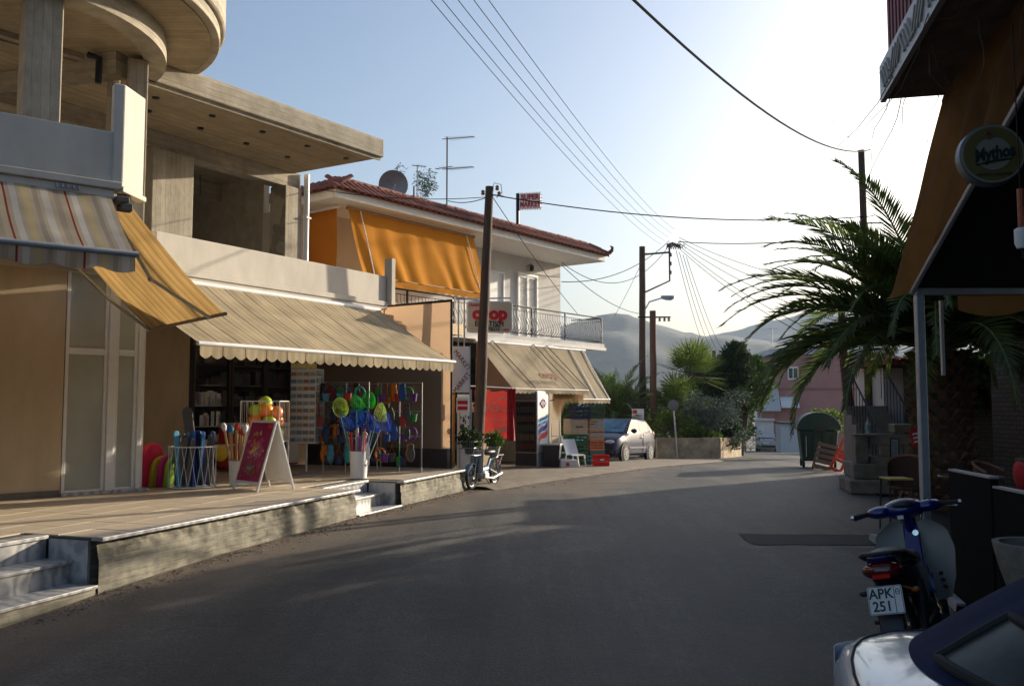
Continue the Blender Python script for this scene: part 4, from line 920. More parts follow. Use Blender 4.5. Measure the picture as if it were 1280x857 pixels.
def bat(h, w_):
    pts = [(-0.016, 0), (0.016, 0), (0.018, h * 0.42)] + [(w_ / 2 * math.cos(R(a)), h * 0.72 + h * 0.28 * math.sin(R(a))) for a in range(-50, 231, 20)] + [(-0.018, h * 0.42)]
    b = MB(); b.extr(pts, -0.008, 0.008, T(0, 0, h) @ RX(180)); return b.mesh("beach_bat", 40)
ncol = [(c_navy, "navy"), (c_dkgrey, "dark grey"), (c_sky, "pale blue"), (c_navy, "navy"), (c_blue, "blue"), (c_dkgrey, "orange")]
for k in range(26):
    a = random.uniform(0, 6.28); r = random.uniform(0.05, 0.26)
    h = random.uniform(0.68, 0.82) if k > 1 else 1.12 + 0.05 * k
    m_, cn = ncol[k % 6] if k > 1 else (c_dkgrey, "dark grey")
    b = MB()
    wb_ = 0.07 if k < 2 else 0.042
    pts = [(-wb_, 0), (wb_, 0)] + [(wb_ * math.cos(R(q)), h - wb_ + wb_ * math.sin(R(q))) for q in range(0, 181, 20)]
    b.extr(pts, -0.012, 0.012)
    if k > 1: x, y = r * math.cos(a), r * math.sin(a)
    else: x, y = -0.02 + 0.08 * k, 0.02
    o = b.build("beach_bat", m_, None, smooth=40, bevel=0.006, M=T(-4.76 + x, 13.2 + y, TZ + 0.03) @ RZ(random.uniform(-60, 60)) @ RX(random.uniform(-8, 8)) @ RY(random.uniform(-9, 9)))
    if k > 1: tag(o, "long narrow beach bat standing in the white wire basket", "beach bat", "beach bats in the wire basket")
    else: tag(o, ["tallest dark grey bat standing in the wire basket, left one", "tallest dark grey bat standing in the wire basket, right one"][k], "beach bat", "beach bats in the wire basket")
# folding chair frame glimpsed behind, rope-like nets
fc = thing("display_frame", "low white tube frame standing behind the foam boards", "rack", T(-5.0, 14.6, TZ))
b = MB(); b.tube([(-0.15, 0, 0), (-0.15, 0, 0.55), (0.35, 0, 0.55), (0.35, 0, 0)], 0.012, 6); b.tube([(-0.15, 0.3, 0), (-0.15, 0.3, 0.55), (0.35, 0.3, 0.55), (0.35, 0.3, 0)], 0.012, 6); b.build("tubes", m_alu, fc)
for i, (x, c) in enumerate(((-0.05, c_mag), (0.15, c_yel))):
    b = MB(); b.ball((x, 0.15, 0.42), 0.12, 0.1, 0.14, 10, 8); b.build("hung_bag", c, fc, smooth=True)
# A-board
ab = thing("a_board", "white A-frame pavement sign with magenta poster at the terrace edge", "sign", T(-3.60, 12.86, TZ + 0.005) @ RZ(-42))
def leaf(sgn):
    M = T(0, sgn * 0.30, 0) @ RX(sgn * 16.5)
    b = MB(); H_ = 1.03; W_ = 0.33
    b.box(-W_, -W_ + 0.035, -0.012, 0.012, 0, H_); b.box(W_ - 0.035, W_, -0.012, 0.012, 0, H_); b.box(-W_ + 0.035, W_ - 0.035, -0.012, 0.012, H_ - 0.03, H_); b.box(-W_ + 0.035, W_ - 0.035, -0.012, 0.012, 0.10, 0.135)
    o = b.build("frame", m_whiteplastic, ab, bevel=0.004, M=M)
    b = MB(); b.box(-W_ + 0.035, W_ - 0.035, -0.004, 0.006, 0.135, H_ - 0.03); p = b.build("panel", m_whiteplastic, ab, M=M)
    return M
leaf(1); M = leaf(-1)
m_poster = mat("poster_magenta", (0.36, 0.012, 0.09), 0.35, var=0.35, scale=7, bump=0, dirt=(0.22, 0.008, 0.07))
b = MB(); b.box(-0.29, 0.29, -0.009, -0.0055, 0.14, 0.995); po = b.build("poster", m_poster, ab, M=M)
def blobs(n, cx, cz, sx, sz, r0, r1, m_, nm, y=-0.0100):
    b = MB()
    for k in range(n):
        x, z = random.gauss(cx, sx), random.gauss(cz, sz); r = random.uniform(r0, r1); s_ = random.randint(5, 8); ph = random.random() * 6
        if abs(x) > 0.27 or z < 0.16 or z > 0.98: continue
        yy = y - 0.00015 * k
        b.add([(x, yy, z)] + [(x + r * random.uniform(.6, 1.1) * math.cos(ph + 6.283 * q / s_), yy, z + r * random.uniform(.6, 1.1) * math.sin(ph + 6.283 * q / s_)) for q in range(s_)], [(0, 1 + q, 1 + (q + 1) % s_) for q in range(s_)])
    tag(b.build(nm, m_, po), kind='stuff')
blobs(60, 0.0, 0.62, 0.10, 0.08, 0.02, 0.055, mat("poster_pink", (0.55, 0.10, 0.25), 0.4), "poster_glow")
blobs(26, 0.0, 0.64, 0.07, 0.06, 0.015, 0.04, mat("poster_orange", (0.62, 0.16, 0.04), 0.4), "poster_print", -0.020)
blobs(20, 0.0, 0.56, 0.11, 0.04, 0.012, 0.03, mat("poster_cream", (0.62, 0.48, 0.22), 0.4), "poster_print", -0.024)
blobs(10, -0.03, 0.83, 0.07, 0.015, 0.012, 0.025, mat("poster_yellow", (0.66, 0.46, 0.05), 0.4), "poster_print", -0.0275)
blobs(40, 0.0, 0.30, 0.12, 0.05, 0.015, 0.045, mat("poster_rust", (0.36, 0.09, 0.03), 0.4), "poster_print", -0.020)
blobs(10, 0.0, 0.31, 0.06, 0.02, 0.012, 0.03, mat("poster_teal", (0.08, 0.28, 0.32), 0.4), "poster_print", -0.0275)
b = MB(); b.box(0.16, 0.27, -0.0125, -0.0092, 0.92, 0.975); b.build("poster_badge", mat("poster_badge_red", (0.70, 0.06, 0.02), 0.4), po)
# white pot with wooden bats
def pot_of_sticks(x, y, label):
    t = thing("white_pot", label, "pot", T(x, y, TZ + 0.005)); b = MB(); b.lathe([(0.10, 0), (0.125, 0.36), (0.13, 0.37), (0.12, 0.37), (0.10, 0.03), (0, 0.03)], 20); b.build("body", m_whiteplastic, t, smooth=True); return t
pot_of_sticks(-4.17, 13.45, "white plastic pot of wooden bats behind the pavement sign")
for k in range(9):
    a = 6.28 * k / 9; h = random.uniform(0.78, 0.92)
    t = thing("wooden_bat", "wooden handled toy bat with bright head in the white pot", "toy bat", T(-4.17 + 0.05 * math.cos(a), 13.45 + 0.05 * math.sin(a), TZ + 0.05) @ RZ(math.degrees(a)) @ RY(random.uniform(4, 11)), "toy bats in the white pot")
    b = MB(); b.tube([(0, 0, 0), (0, 0, h - 0.12)], [0.012, 0.02], 7); b.build("handle", c_wood, t, smooth=True)
    b = MB(); b.ball((0, 0, h - 0.06), 0.04, 0.04, 0.07, 8, 6); b.build("head", [c_wht, c_blue, c_red, c_wht, c_tq][k % 5], t, smooth=True)
# cage of balls
cg = thing("ball_cage", "white wire cage stand holding bright beach balls", "cage", T(-4.05, 14.5, TZ))
b = MB(); w_, z0, z1 = 0.31, 0.62, 1.28
for (x, y) in ((-w_, -w_), (w_, -w_), (w_, w_), (-w_, w_)): b.tube([(x, y, 0), (x, y, z1)], 0.010, 6)
for z in (z0, z1): b.tube([(-w_, -w_, z), (w_, -w_, z), (w_, w_, z), (-w_, w_, z), (-w_, -w_, z)], 0.008, 6)
for k in range(1, 6):
    q = -w_ + 2 * w_ * k / 6
    for (p0, p1) in (((q, -w_), (q, -w_)), ((q, w_), (q, w_)), ((-w_, q), (-w_, q)), ((w_, q), (w_, q))): b.tube([(*p0, z0), (*p1, z1 if k % 3 == 0 else z1 - 0.0)], 0.003, 4)
    b.tube([(q, -w_, z0), (q, w_, z0)], 0.004, 4)
b.build("wire_frame", m_alu, cg)
def ball_mat(name, c1, c2):
    m = bpy.data.materials.new(name); m.use_nodes = True; N, L = nodes_of(m); P = N["Principled BSDF"]; P.inputs["Roughness"].default_value = 0.35
    tc = N.new("ShaderNodeTexCoord"); gr = N.new("ShaderNodeTexGradient"); mp = N.new("ShaderNodeMapping"); mp.inputs["Scale"].default_value = (4, 4, 4); mp.inputs["Location"].default_value = (0.5, 0, 0); mp.inputs["Rotation"].default_value = (0.4, 1.0, 0.5)
    L.new(tc.outputs["Object"], mp.inputs[0]); L.new(mp.outputs[0], gr.inputs[0]); mx = N.new("ShaderNodeMix"); mx.data_type = 'RGBA'; mx.inputs[6].default_value = (*c1, 1); mx.inputs[7].default_value = (*c2, 1); L.new(gr.outputs[0], mx.inputs[0]); L.new(mx.outputs[2], P.inputs["Base Color"]); return m
bms = [ball_mat("ball_orange_green", (0.90, 0.06, 0.03), (0.90, 0.40, 0.03)), ball_mat("ball_red_yellow", (0.90, 0.03, 0.08), (0.90, 0.30, 0.03)), ball_mat("ball_lime_orange", (0.92, 0.12, 0.03), (0.35, 0.65, 0.05))]
bb = MB(); bb.ball((0, 0, 0), 0.115, 0.115, 0.115, 18, 12); base = bb.mesh("beach_ball", True)
spots = [(-0.17, -0.17, 0.75), (0.06, -0.18, 0.74), (0.18, 0.05, 0.75), (-0.1, 0.1, 0.74), (-0.14, -0.12, 0.95), (0.10, -0.14, 0.95), (0.17, 0.08, 0.96), (-0.05, 0.12, 0.95), (-0.13, -0.10, 1.12), (0.05, -0.13, 1.13), (0.19, -0.04, 1.09), (0.0, -0.02, 1.25)]
for k, (x, y, z) in enumerate(spots):
    me = base.copy(); me.materials.append(bms[k % 3]); tag(mesh_obj("beach_ball", me, None, None, M=T(-4.05 + x, 14.5 + y, TZ + z) @ RX(random.uniform(0, 90)) @ RZ(random.uniform(0, 90))), "beach ball shading from orange to green in the wire cage" if k < 11 else "topmost beach ball in the wire cage", "ball", "balls in the wire cage")
# postcard rack
pr = thing("postcard_rack", "tall rotating postcard rack beside the shop entrance", "rack", T(-3.62, 15.6, TZ) @ RZ(-8))
b = MB(); b.tube([(0, 0, 0), (0, 0, 1.9)], 0.02, 8); b.lathe([(0.25, 0), (0.25, 0.02), (0.03, 0.05), (0, 0.05)], 16); b.box(-0.23, 0.23, -0.20, -0.19, 0.55, 1.85); b.box(0.215, 0.225, -0.19, 0.2, 0.55, 1.85); b.build("frame", m_grey, pr)
cards = [mat("card_%d" % i, tuple(q * 0.55 for q in c), 0.3, var=0.75, scale=38, bump=0, dirt=tuple(q * 0.5 for q in d)) for i, (c, d) in enumerate([((0.08, 0.22, 0.42), (0.4, 0.42, 0.42)), ((0.04, 0.12, 0.30), (0.25, 0.35, 0.45)), ((0.35, 0.28, 0.16), (0.05, 0.10, 0.2)), ((0.40, 0.16, 0.06), (0.08, 0.1, 0.2)), ((0.45, 0.42, 0.38), (0.12, 0.15, 0.2)), ((0.05, 0.20, 0.25), (0.3, 0.3, 0.25))])]
cmb = MB(); cmb.box(0, 0.10, -0.004, 0.0, 0, 0.105); cmes = []
for m_ in cards:
    me = cmb.mesh("postcard"); me.materials.append(m_); cmes.append(me)
for r_ in range(10):
    for c in range(4):
        mesh_obj("postcard", random.choice(cmes[:3] if r_ < 7 else cmes), None, pr, M=T(-0.225 + 0.113 * c, -0.203, 0.58 + 0.127 * r_) @ RX(-6))
    for c in range(3): mesh_obj("postcard", random.choice(cmes), None, pr, M=T(0.232, -0.19 + 0.125 * c, 0.58 + 0.127 * r_) @ RZ(90) @ RX(-6))
b = MB(); b.box(-0.23, 0.23, -0.205, -0.19, 1.86, 1.95); b.build("header", mat("rack_header", (0.50, 0.42, 0.18), 0.5, var=0.5, scale=25), pr)
# toy stands
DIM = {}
def dim(m_):  # darker copies: shade on the stands put into the toy colours
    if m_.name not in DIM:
        c = m_.node_tree.nodes['Mix'].inputs[7].default_value; DIM[m_.name] = mat('shaded_' + m_.name if False else 'shadetone_' + m_.name, tuple(c[i] * 0.5 for i in range(3)), 0.7, var=0.3, scale=14)
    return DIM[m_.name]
def toy_stand(x, y, label, seed, wd, cols):
    random.seed(seed)
    t = thing("toy_stand", label, "toy rack", T(x, y, TZ) @ RZ(-10))
    b = MB(); b.tube([(-wd, 0, 0), (-wd, 0, 1.62), (wd, 0, 1.62), (wd, 0, 0)], 0.012, 6); b.tube([(0, 0, 0), (0, 0, 1.62)], 0.010, 6); b.tube([(-wd, 0, 1.1), (wd, 0, 1.1)], 0.008, 6); b.tube([(-wd, 0, 0.65), (wd, 0, 0.65)], 0.008, 6); b.build("frame", m_grey, t)
    for row in range(4):
        z = 1.62 - 0.36 * row
        n = int(wd * 2 / 0.095)
        for k in range(n):
            xx = -wd + 0.05 + 0.095 * k + random.uniform(-.03, .03); yy = random.uniform(-0.30, -0.03)
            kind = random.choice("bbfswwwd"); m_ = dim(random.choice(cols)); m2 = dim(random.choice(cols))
            if kind == 'b':     # toy bucket with spade in a net
                b = MB(); b.lathe([(0.055, 0), (0.075, 0.13), (0.08, 0.13), (0.08, 0.14), (0.0, 0.14)], 12, T(xx, yy, z - 0.34)); o = b.build("toy_bucket", m_, t, smooth=40)
                b = MB(); b.tube([(xx - 0.07, yy, z - 0.2), (xx, yy, z - 0.08), (xx + 0.07, yy, z - 0.2)], 0.005, 5); b.tube([(xx, yy, z - 0.08), (xx, yy + 0.03, z)], 0.003, 4); b.build("bail", m2, o)
            elif kind == 'f':   # flip-flop pair
                b = MB(); pts = [(0.045 * math.cos(R(a)) * (1 - 0.25 * (math.sin(R(a)) < -0.2)), 0.12 * math.sin(R(a))) for a in range(0, 360, 24)]
                b.extr(pts, -0.012, 0.012, T(xx, yy, z - 0.2) @ RY(random.uniform(-20, 20))); b.extr(pts, -0.012, 0.012, T(xx + 0.03, yy - 0.03, z - 0.21) @ RY(random.uniform(-20, 20))); b.build("sandal", m_, t, smooth=40)
            elif kind == 's':   # spade / sword
                b = MB(); b.tube([(xx, yy, z - 0.02), (xx, yy, z - 0.25)], 0.010, 6); b.extr([(-0.05, -0.42), (0.05, -0.42), (0.06, -0.27), (0.0, -0.24), (-0.06, -0.27)], -0.008, 0.008, T(xx, yy, z)); b.build("toy_spade", m_, t, smooth=40)
            elif kind == 'w':   # inflatable ring folded in a bag
                b = MB(); b.ball((xx, yy, z - 0.2), 0.075, 0.05, 0.14, 10, 8); b.box(xx - 0.05, xx + 0.05, yy - 0.01, yy + 0.01, z - 0.09, z - 0.02); b.build("packed_toy", m_, t, smooth=True)
            else:               # ring
                b = MB(); b.tube([(xx + 0.09 * math.cos(6.283 * q / 16), yy, z - 0.2 + 0.11 * math.sin(6.283 * q / 16)) for q in range(17)], 0.022, 8, cap=False); b.build("swim_ring", m_, t, smooth=True)
    return t
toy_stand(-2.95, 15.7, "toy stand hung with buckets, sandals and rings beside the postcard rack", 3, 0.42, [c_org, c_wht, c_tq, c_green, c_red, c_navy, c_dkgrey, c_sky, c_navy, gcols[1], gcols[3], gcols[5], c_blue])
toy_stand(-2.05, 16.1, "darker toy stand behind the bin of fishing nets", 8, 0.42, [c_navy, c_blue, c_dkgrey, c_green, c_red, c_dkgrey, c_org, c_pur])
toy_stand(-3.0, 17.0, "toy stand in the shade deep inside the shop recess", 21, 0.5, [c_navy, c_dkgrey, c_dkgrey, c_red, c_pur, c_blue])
random.seed(5)
# bin with nets
nb = thing("white_bin", "white bin of fishing nets and canes at the second steps", "bin", T(-2.55, 14.75, TZ + 0.005))
b = MB(); b.lathe([(0.135, 0), (0.155, 0.44), (0.165, 0.45), (0.145, 0.45), (0.13, 0.03), (0, 0.03)], 22); b.build("body", m_whiteplastic, nb, smooth=40)
b = MB(); b.slab(lambda u, v: (0.13 + 0.06 * u, -0.10 - 0.03 * v, 0.55 - 0.28 * v + 0.05 * math.sin(u * 5)), 6, 6, (0.005, 0.005, 0)); b.build("carrier_bag", m_whiteplastic, nb, smooth=True)
m_netl = mat("net_lime", (0.55, 0.68, 0.12), 0.5, trans=0.4, bump=0); m_netg = mat("net_green", (0.05, 0.62, 0.08), 0.5, trans=0.4, bump=0); m_netb = mat("net_blue", (0.02, 0.14, 0.60), 0.5, trans=0.4, bump=0)
def net(u, v, r, m_, lab, tilt, grp=None):
    # hoop centre at depth 14.7 along the line of sight drawn from the bin
    x = (u - 640) / 1100 * 14.7; z = 1.65 + (505 - v) / 1100 * 14.7; y = 14.7 + random.uniform(-0.12, 0.08)
    t = thing("fishing_net", lab, "fishing net", T(-2.55, 14.75, TZ + 0.4))
    c = Vector((x + 2.55, y - 14.75, z - TZ - 0.4)); d = c.normalized(); ax = Vector((math.cos(R(tilt)), -math.sin(R(tilt)) * 0.8, 0)).normalized()
    up_ = (d - ax * d.dot(ax)).normalized(); nrm = ax.cross(up_)
    b = MB(); b.tube([c + (ax * math.cos(6.283 * k / 24) + up_ * 1.2 * math.sin(6.283 * k / 24)) * r for k in range(25)], 0.006, 6, cap=False); b.build("hoop", m_, t, smooth=True)
    b = MB(); b.tube([Vector((c.x * 0.15, c.y * 0.1, -0.35)), c - up_ * r * 1.2], 0.008, 6); b.build("handle", random.choice([c_wood, c_wht, c_sky]), t)
    b = MB(); tip = c + nrm * -0.20 - up_ * 0.10
    for k in range(26):
        e = c + (ax * math.cos(6.283 * k / 26) + up_ * 1.2 * math.sin(6.283 * k / 26)) * r
        mid = e.lerp(tip, 0.5) + (e - c) * 0.22
        b.tube([e, mid, tip], 0.0032, 4)
    for q in (0.15, 0.3, 0.45, 0.6, 0.75, 0.88):
        b.tube([(c + (ax * math.cos(6.283 * k / 20) + up_ * 1.2 * math.sin(6.283 * k / 20)) * r).lerp(tip, q) + ((ax * math.cos(6.283 * k / 20) + up_ * 1.2 * math.sin(6.283 * k / 20)) * r) * 0.9 * q * (1 - q) for k in range(21)], 0.003, 4, cap=False)
    b.build("netting", m_, t)
net(426, 509, 0.135, m_netl, "lime yellow fishing net, leftmost in the bin", 15)
net(446, 503, 0.11, m_netg, "bright green fishing net left of the tallest one", 40)
net(460, 499, 0.115, m_netg, "tallest bright green fishing net in the bin", 20)
net(474, 514, 0.125, m_netl, "lime yellow fishing net right of the green ones", 55)
net(482, 526, 0.12, m_netb, "blue fishing net, rightmost in the bin", 60)
net(431, 528, 0.12, m_netb, "blue fishing net below the leftmost lime one", 50)
net(446, 522, 0.13, m_netb, "blue fishing net left of the bin's middle", 10); net(458, 524, 0.13, m_netb, "blue fishing net at the bin's middle, under the green ones", 25); net(466, 528, 0.11, m_netb, "blue fishing net low between the middle and the rightmost", 45)
for k in range(26):
    a = random.uniform(0, 6.28); r = random.uniform(0.0, 0.11); h = random.uniform(0.62, 0.86)
    M = T(-2.55 + r * math.cos(a), 14.75 + r * math.sin(a), TZ + 0.04) @ RZ(math.degrees(a)) @ RY(random.uniform(2, 9))
    b = MB(); b.tube([(0, 0, 0), (0, 0, h * 0.5), (0, 0, h)], [0.010, 0.012, 0.014], 6); b.ball((0, 0, h), 0.022, 0.022, 0.022, 6, 5)
    tag(b.build("cane", random.choice([c_wood, c_wht, c_navy, c_red, c_pur, c_wood]), None, smooth=True, M=M), "short decorated cane packed among the nets in the bin", "cane", "canes in the white bin")
# freezer inside
fz = thing("chest_freezer", "red and white chest freezer in the shaded shop entrance", "freezer", F1 @ T(4.6, 1.9, TZ))
b = MB(); b.box(-0.75, 0.75, -0.3, 0.3, 0.06, 0.8); b.build("body", m_red, fz, bevel=0.03)
b = MB(); b.box(-0.1, 0.72, -0.312, -0.301, 0.1, 0.78); b.build("front_panel", m_whiteplastic, fz, bevel=0.002)
b = MB(); b.box(-0.76, 0.76, -0.31, 0.31, 0.801, 0.88); b.build("lid", m_alu, fz, bevel=0.02)
b = MB(); b.ball((0.2, -0.314, 0.42), 0.2, 0.004, 0.16, 14, 8); b.build("printed_blob", m_black, fz)

# ================================================================== SUPERMARKET GOODS
def crate_mesh(w_, d_, h_, material, slats=3, name="crate"):
    b = MB(); t_ = 0.012
    b.box(-w_, w_, -d_, d_, 0, 0.012)
    for (x, y) in ((-w_, -d_), (w_, -d_), (w_, d_), (-w_, d_)): b.box(x - 0.014 * (1 if x > 0 else -1) * 1 - 0.014, x - 0.014 * (1 if x > 0 else -1) + 0.014, y - 0.014 * (1 if y > 0 else -1) - 0.014, y - 0.014 * (1 if y > 0 else -1) + 0.014, 0.012, h_)
    hh = h_ / slats
    for k in range(slats):
        z0, z1 = 0.014 + hh * k, hh * (k + 1) - hh * 0.30 if k < slats - 1 else h_
        for y in (-d_, d_ - t_): b.box(-w_ + 0.03, w_ - 0.03, y, y + t_, z0, z1)
        for x in (-w_, w_ - t_): b.box(x, x + t_, -d_ + 0.03, d_ - 0.03, z0, z1)
    me = b.mesh(name); me.materials.append(material); return me
k_green = cmat("crate_green", (0.012, 0.12, 0.05)); k_dgreen = cmat("crate_dark_green", (0.02, 0.07, 0.04)); k_tan = cmat("crate_tan", (0.48, 0.34, 0.20)); k_teal = cmat("crate_teal", (0.02, 0.17, 0.16)); k_navy = cmat("crate_navy", (0.015, 0.02, 0.07)); k_or = cmat("crate_orange", (0.5, 0.2, 0.08))
FR_ = 20
def crate(x, y, z, m_, lab, w_=0.26, d_=0.19, h_=0.26, rot=None, slats=3, grp="crates stacked outside the supermarket"):
    o = mesh_obj("crate", crate_mesh(w_, d_, h_, m_, slats), None, None, M=T(x, y, z) @ RZ(rot if rot is not None else random.uniform(20, 28)), bevel=0.003); tag(o, lab, "crate", grp); return o
gx = lambda u, Y: (u - 640) / 1100 * Y
X1, Y1 = gx(720, 24.2), 24.2; X2, Y2 = gx(742, 24.5), 24.5
g0 = gz(0, 24.2) + 0.055
crate(X1, Y1, g0, k_green, "green slatted crate at the bottom of the left stack", h_=0.30); crate(X1, Y1, g0 + 0.305, k_green, "green slatted crate second from the bottom of the left stack", h_=0.30); crate(X1, Y1, g0 + 0.61, k_green, "green slatted crate under the cardboard box", h_=0.22)
bx_ = thing("cardboard_box", "pale cardboard box between green and navy crates", "box", T(X1 - 0.02, Y1, g0 + 0.835) @ RZ(24))
b = MB(); b.box(-0.27, 0.27, -0.2, 0.2, 0, 0.42); b.build("carton", mat("cardboard", (0.47, 0.36, 0.24), 0.85), bx_, bevel=0.008)
b = MB(); b.box(-0.10, 0.12, -0.2035, -0.2005, 0.19, 0.22); b.build("hand_hole", m_dark, bx_)
crate(X1 + 0.08, Y1, g0 + 1.26, k_navy, "navy crate on top of the cardboard box", h_=0.32)
crate(X2, Y2, g0, k_teal, "teal crate at the bottom of the right stack", h_=0.38, w_=0.24)
for k in range(3): crate(X2, Y2, g0 + 0.385 + 0.29 * k, k_tan if k else k_or, ["lowest tan crate in the right stack", "middle tan crate in the right stack", "upper tan crate in the right stack"][k], h_=0.285, w_=0.22, slats=4)
crate(X2, Y2, g0 + 1.26, k_dgreen, "dark green crate on top of the right stack", h_=0.33, w_=0.24)
crate(gx(750.5, 23.7), 23.7, gz(0, 23.7) + 0.058, cmat("crate_red", (0.75, 0.015, 0.01)), "bright red crate on the ground by the parked car", h_=0.29, w_=0.2, d_=0.14, rot=6, slats=2)
rc = [o for o in COL.objects if o.get("label", "").startswith("bright red crate")][0]
b = MB(); b.box(-0.05, 0.06, -0.1475, -0.1425, 0.15, 0.19); b.build("white_print", m_whiteplastic, rc)
crate(gx(705, 24.6), 24.6, g0, k_dgreen, "dark green crate in the shade behind the bin", h_=0.5, w_=0.3)
# folded sun chair leaning, white boxes
ch = thing("white_chair", "white plastic chair tipped among boxes before the crates", "chair", T(gx(714, 23.6), 23.6, g0) @ RZ(30))
b = MB(); b.slab(lambda u, v: (-0.2 + 0.4 * u, -0.05 + 0.2 * v + 0.05 * math.sin(u * 3.14), 0.30 + 0.42 * v), 8, 6, (0, 0.015, 0)); b.build("backrest", m_whiteplastic, ch, smooth=True)
b = MB(); b.slab(lambda u, v: (-0.2 + 0.4 * u, -0.36 + 0.3 * v, 0.30 + 0.02 * math.sin(v * 3)), 6, 4, (0, 0, 0.015)); b.build("seat", m_whiteplastic, ch, smooth=True)
for (x, y, dx) in ((-0.18, -0.33, -.03), (0.18, -0.33, .03), (-0.18, 0.0, -.03), (0.18, 0.0, .03)):
    b = MB(); b.tube([(x + dx, y - 0.03, 0), (x, y, 0.3)], 0.02, 6); b.build("leg", m_whiteplastic, ch)
pb_ = thing("white_box", "low white produce box with red mark on the ground", "box", T(gx(710, 23.1), 23.1, gz(0, 23.1) + 0.058) @ RZ(5))
b = MB(); b.box(-0.22, 0.22, -0.15, 0.15, 0, 0.19); b.build("carton", m_whiteplastic, pb_, bevel=0.006)
b = MB(); b.box(-0.08, 0.0, -0.1535, -0.1505, 0.04, 0.12); b.build("red_mark", m_coopred, pb_)
# drinks fridge
fg = thing("drinks_fridge", "tall glass fronted drinks fridge with blue and red waves on its side", "fridge", T(0.53, 23.55, gz(0, 23.5) + 0.055) @ RZ(-30))
b = MB(); b.box(-0.33, 0.33, -0.30, 0.33, 0.0, 1.98); b.build("cabinet", m_whiteplastic, fg, bevel=0.015)
b = MB(); b.box(-0.31, 0.31, -0.335, -0.301, 0.38, 1.72); b.build("door_frame", m_plasticblack, fg, bevel=0.01)
b = MB(); b.box(-0.27, 0.27, -0.342, -0.336, 0.43, 1.67); b.build("door_glass", glass_mat("fridge_glass", (0.02, 0.02, 0.025), 0.05, 0.75), fg)
b = MB(); b.box(-0.31, 0.31, -0.33, -0.301, 0.03, 0.36); b.build("grille", m_plasticblack, fg)
b = MB(); b.box(-0.31, 0.31, -0.33, -0.301, 1.74, 1.96); b.build("header", mat("fridge_header", (0.10, 0.10, 0.11), 0.4), fg)
for k in range(5):
    b = MB()
    for q in range(7): b.lathe([(0.03, 0), (0.03, 0.14), (0.012, 0.19), (0.012, 0.21), (0, 0.21)], 8, T(-0.22 + 0.075 * q, -0.339, 0.46 + 0.24 * k) @ Matrix.Diagonal((1, 0.15, 1, 1)))
    tag(b.build("bottle_row", [gcols[0], gcols[2], gcols[3], gcols[5], gcols[4]][k], fg, smooth=True), kind='stuff')
for i, (z, m_) in enumerate(((1.02, cmat("wave_cyan", (0.03, 0.28, 0.58))), (0.82, cmat("wave_blue", (0.03, 0.06, 0.36))), (0.62, cmat("wave_red", (0.62, 0.03, 0.05))))):
    b = MB(); b.slab(lambda u, v: (0.331, -0.24 + 0.5 * u, z - 0.02 + 0.26 * u + 0.04 * math.sin(u * 6) + 0.15 * v), 14, 2, (0.004, 0, 0)); b.build("printed_wave", m_, fg, smooth=True)
b = MB(); b.tube([(0.335, 0.02 + 0.09 * math.cos(6.283 * k / 20), 1.66 + 0.11 * math.sin(6.283 * k / 20)) for k in range(21)], 0.018, 6, cap=False); b.build("round_logo", m_coopred, fg)
b = MB(); b.box(0.336, 0.350, -0.14, 0.18, 1.62, 1.70); b.build("logo_bar", cmat("logo_blue", (0.03, 0.06, 0.3)), fg)
b = MB(); b.box(0.3305, 0.334, -0.30, 0.33, 0.0, 0.38); b.build("base_panel", mat("fridge_grey", (0.42, 0.42, 0.44), 0.4), fg)
# bin and hand truck
bn = thing("black_bin", "square black rubbish bin beside the drinks fridge", "bin", T(gx(690, 23.3), 23.3, gz(0, 23.3) + 0.057) @ RZ(-10))
b = MB(); b.loft([[(-w2, -w2, z), (w2, -w2, z), (w2, w2, z), (-w2, w2, z)] for w2, z in ((0.19, 0), (0.235, 0.56))]); b.build("body", m_plasticblack, bn, bevel=0.02)
b = MB(); b.box(-0.25, 0.25, -0.25, 0.25, 0.561, 0.60); b.build("rim", m_grey, bn, bevel=0.01)
ht = thing("hand_truck", "hand truck with upright loop handle behind the black bin", "hand truck", T(gx(694, 23.9), 23.9, g0))
b = MB(); b.tube([(-0.11, 0, 0.05), (-0.11, 0.05, 1.25), (0.11, 0.05, 1.25), (0.11, 0, 0.05)], 0.016, 8); b.tube([(-0.11, 0.03, 0.8), (0.11, 0.03, 0.8)], 0.012, 6); b.build("frame", m_alu, ht, smooth=True)
for x in (-0.16, 0.16):
    b = MB(); b.lathe([(0.0, -0.025), (0.1, -0.025), (0.1, 0.025), (0, 0.025)], 16, T(x, 0.05, 0.1) @ RY(90)); b.build("wheel", m_rubber, ht, smooth=40)
# dried garland under the awning
gl = thing("straw_garland", "orange brown dried straw fringe hanging under the awning edge", "decoration", F2 @ T(0, 0, 0))
b = MB()
for k in range(1100):
    a = random.random(); x = 7.05 + 1.45 * a; y = -0.85 + random.uniform(-0.05, 0.05); z = 1.98 - random.random() ** 1.5 * 0.12
    L_ = (0.16 + 0.55 * max(0, 0.22 - abs(a - 0.15)) / 0.22 + 0.1 * random.random()); dx, dy = random.gauss(0, 0.02), random.gauss(0, 0.02)
    b.add([(x - 0.005, y, z), (x + 0.005, y, z), (x + dx + 0.003, y + dy, z - L_)], [(0, 1, 2)])
tag(b.build("straw", mat("straw", (0.42, 0.22, 0.06), 0.8, var=0.4, scale=20, trans=0.3), gl), kind='stuff')
b = MB(); b.tube([(7.0, -0.85, 2.0), (8.55, -0.85, 2.0)], 0.01, 6); b.build("cord", m_black, gl)

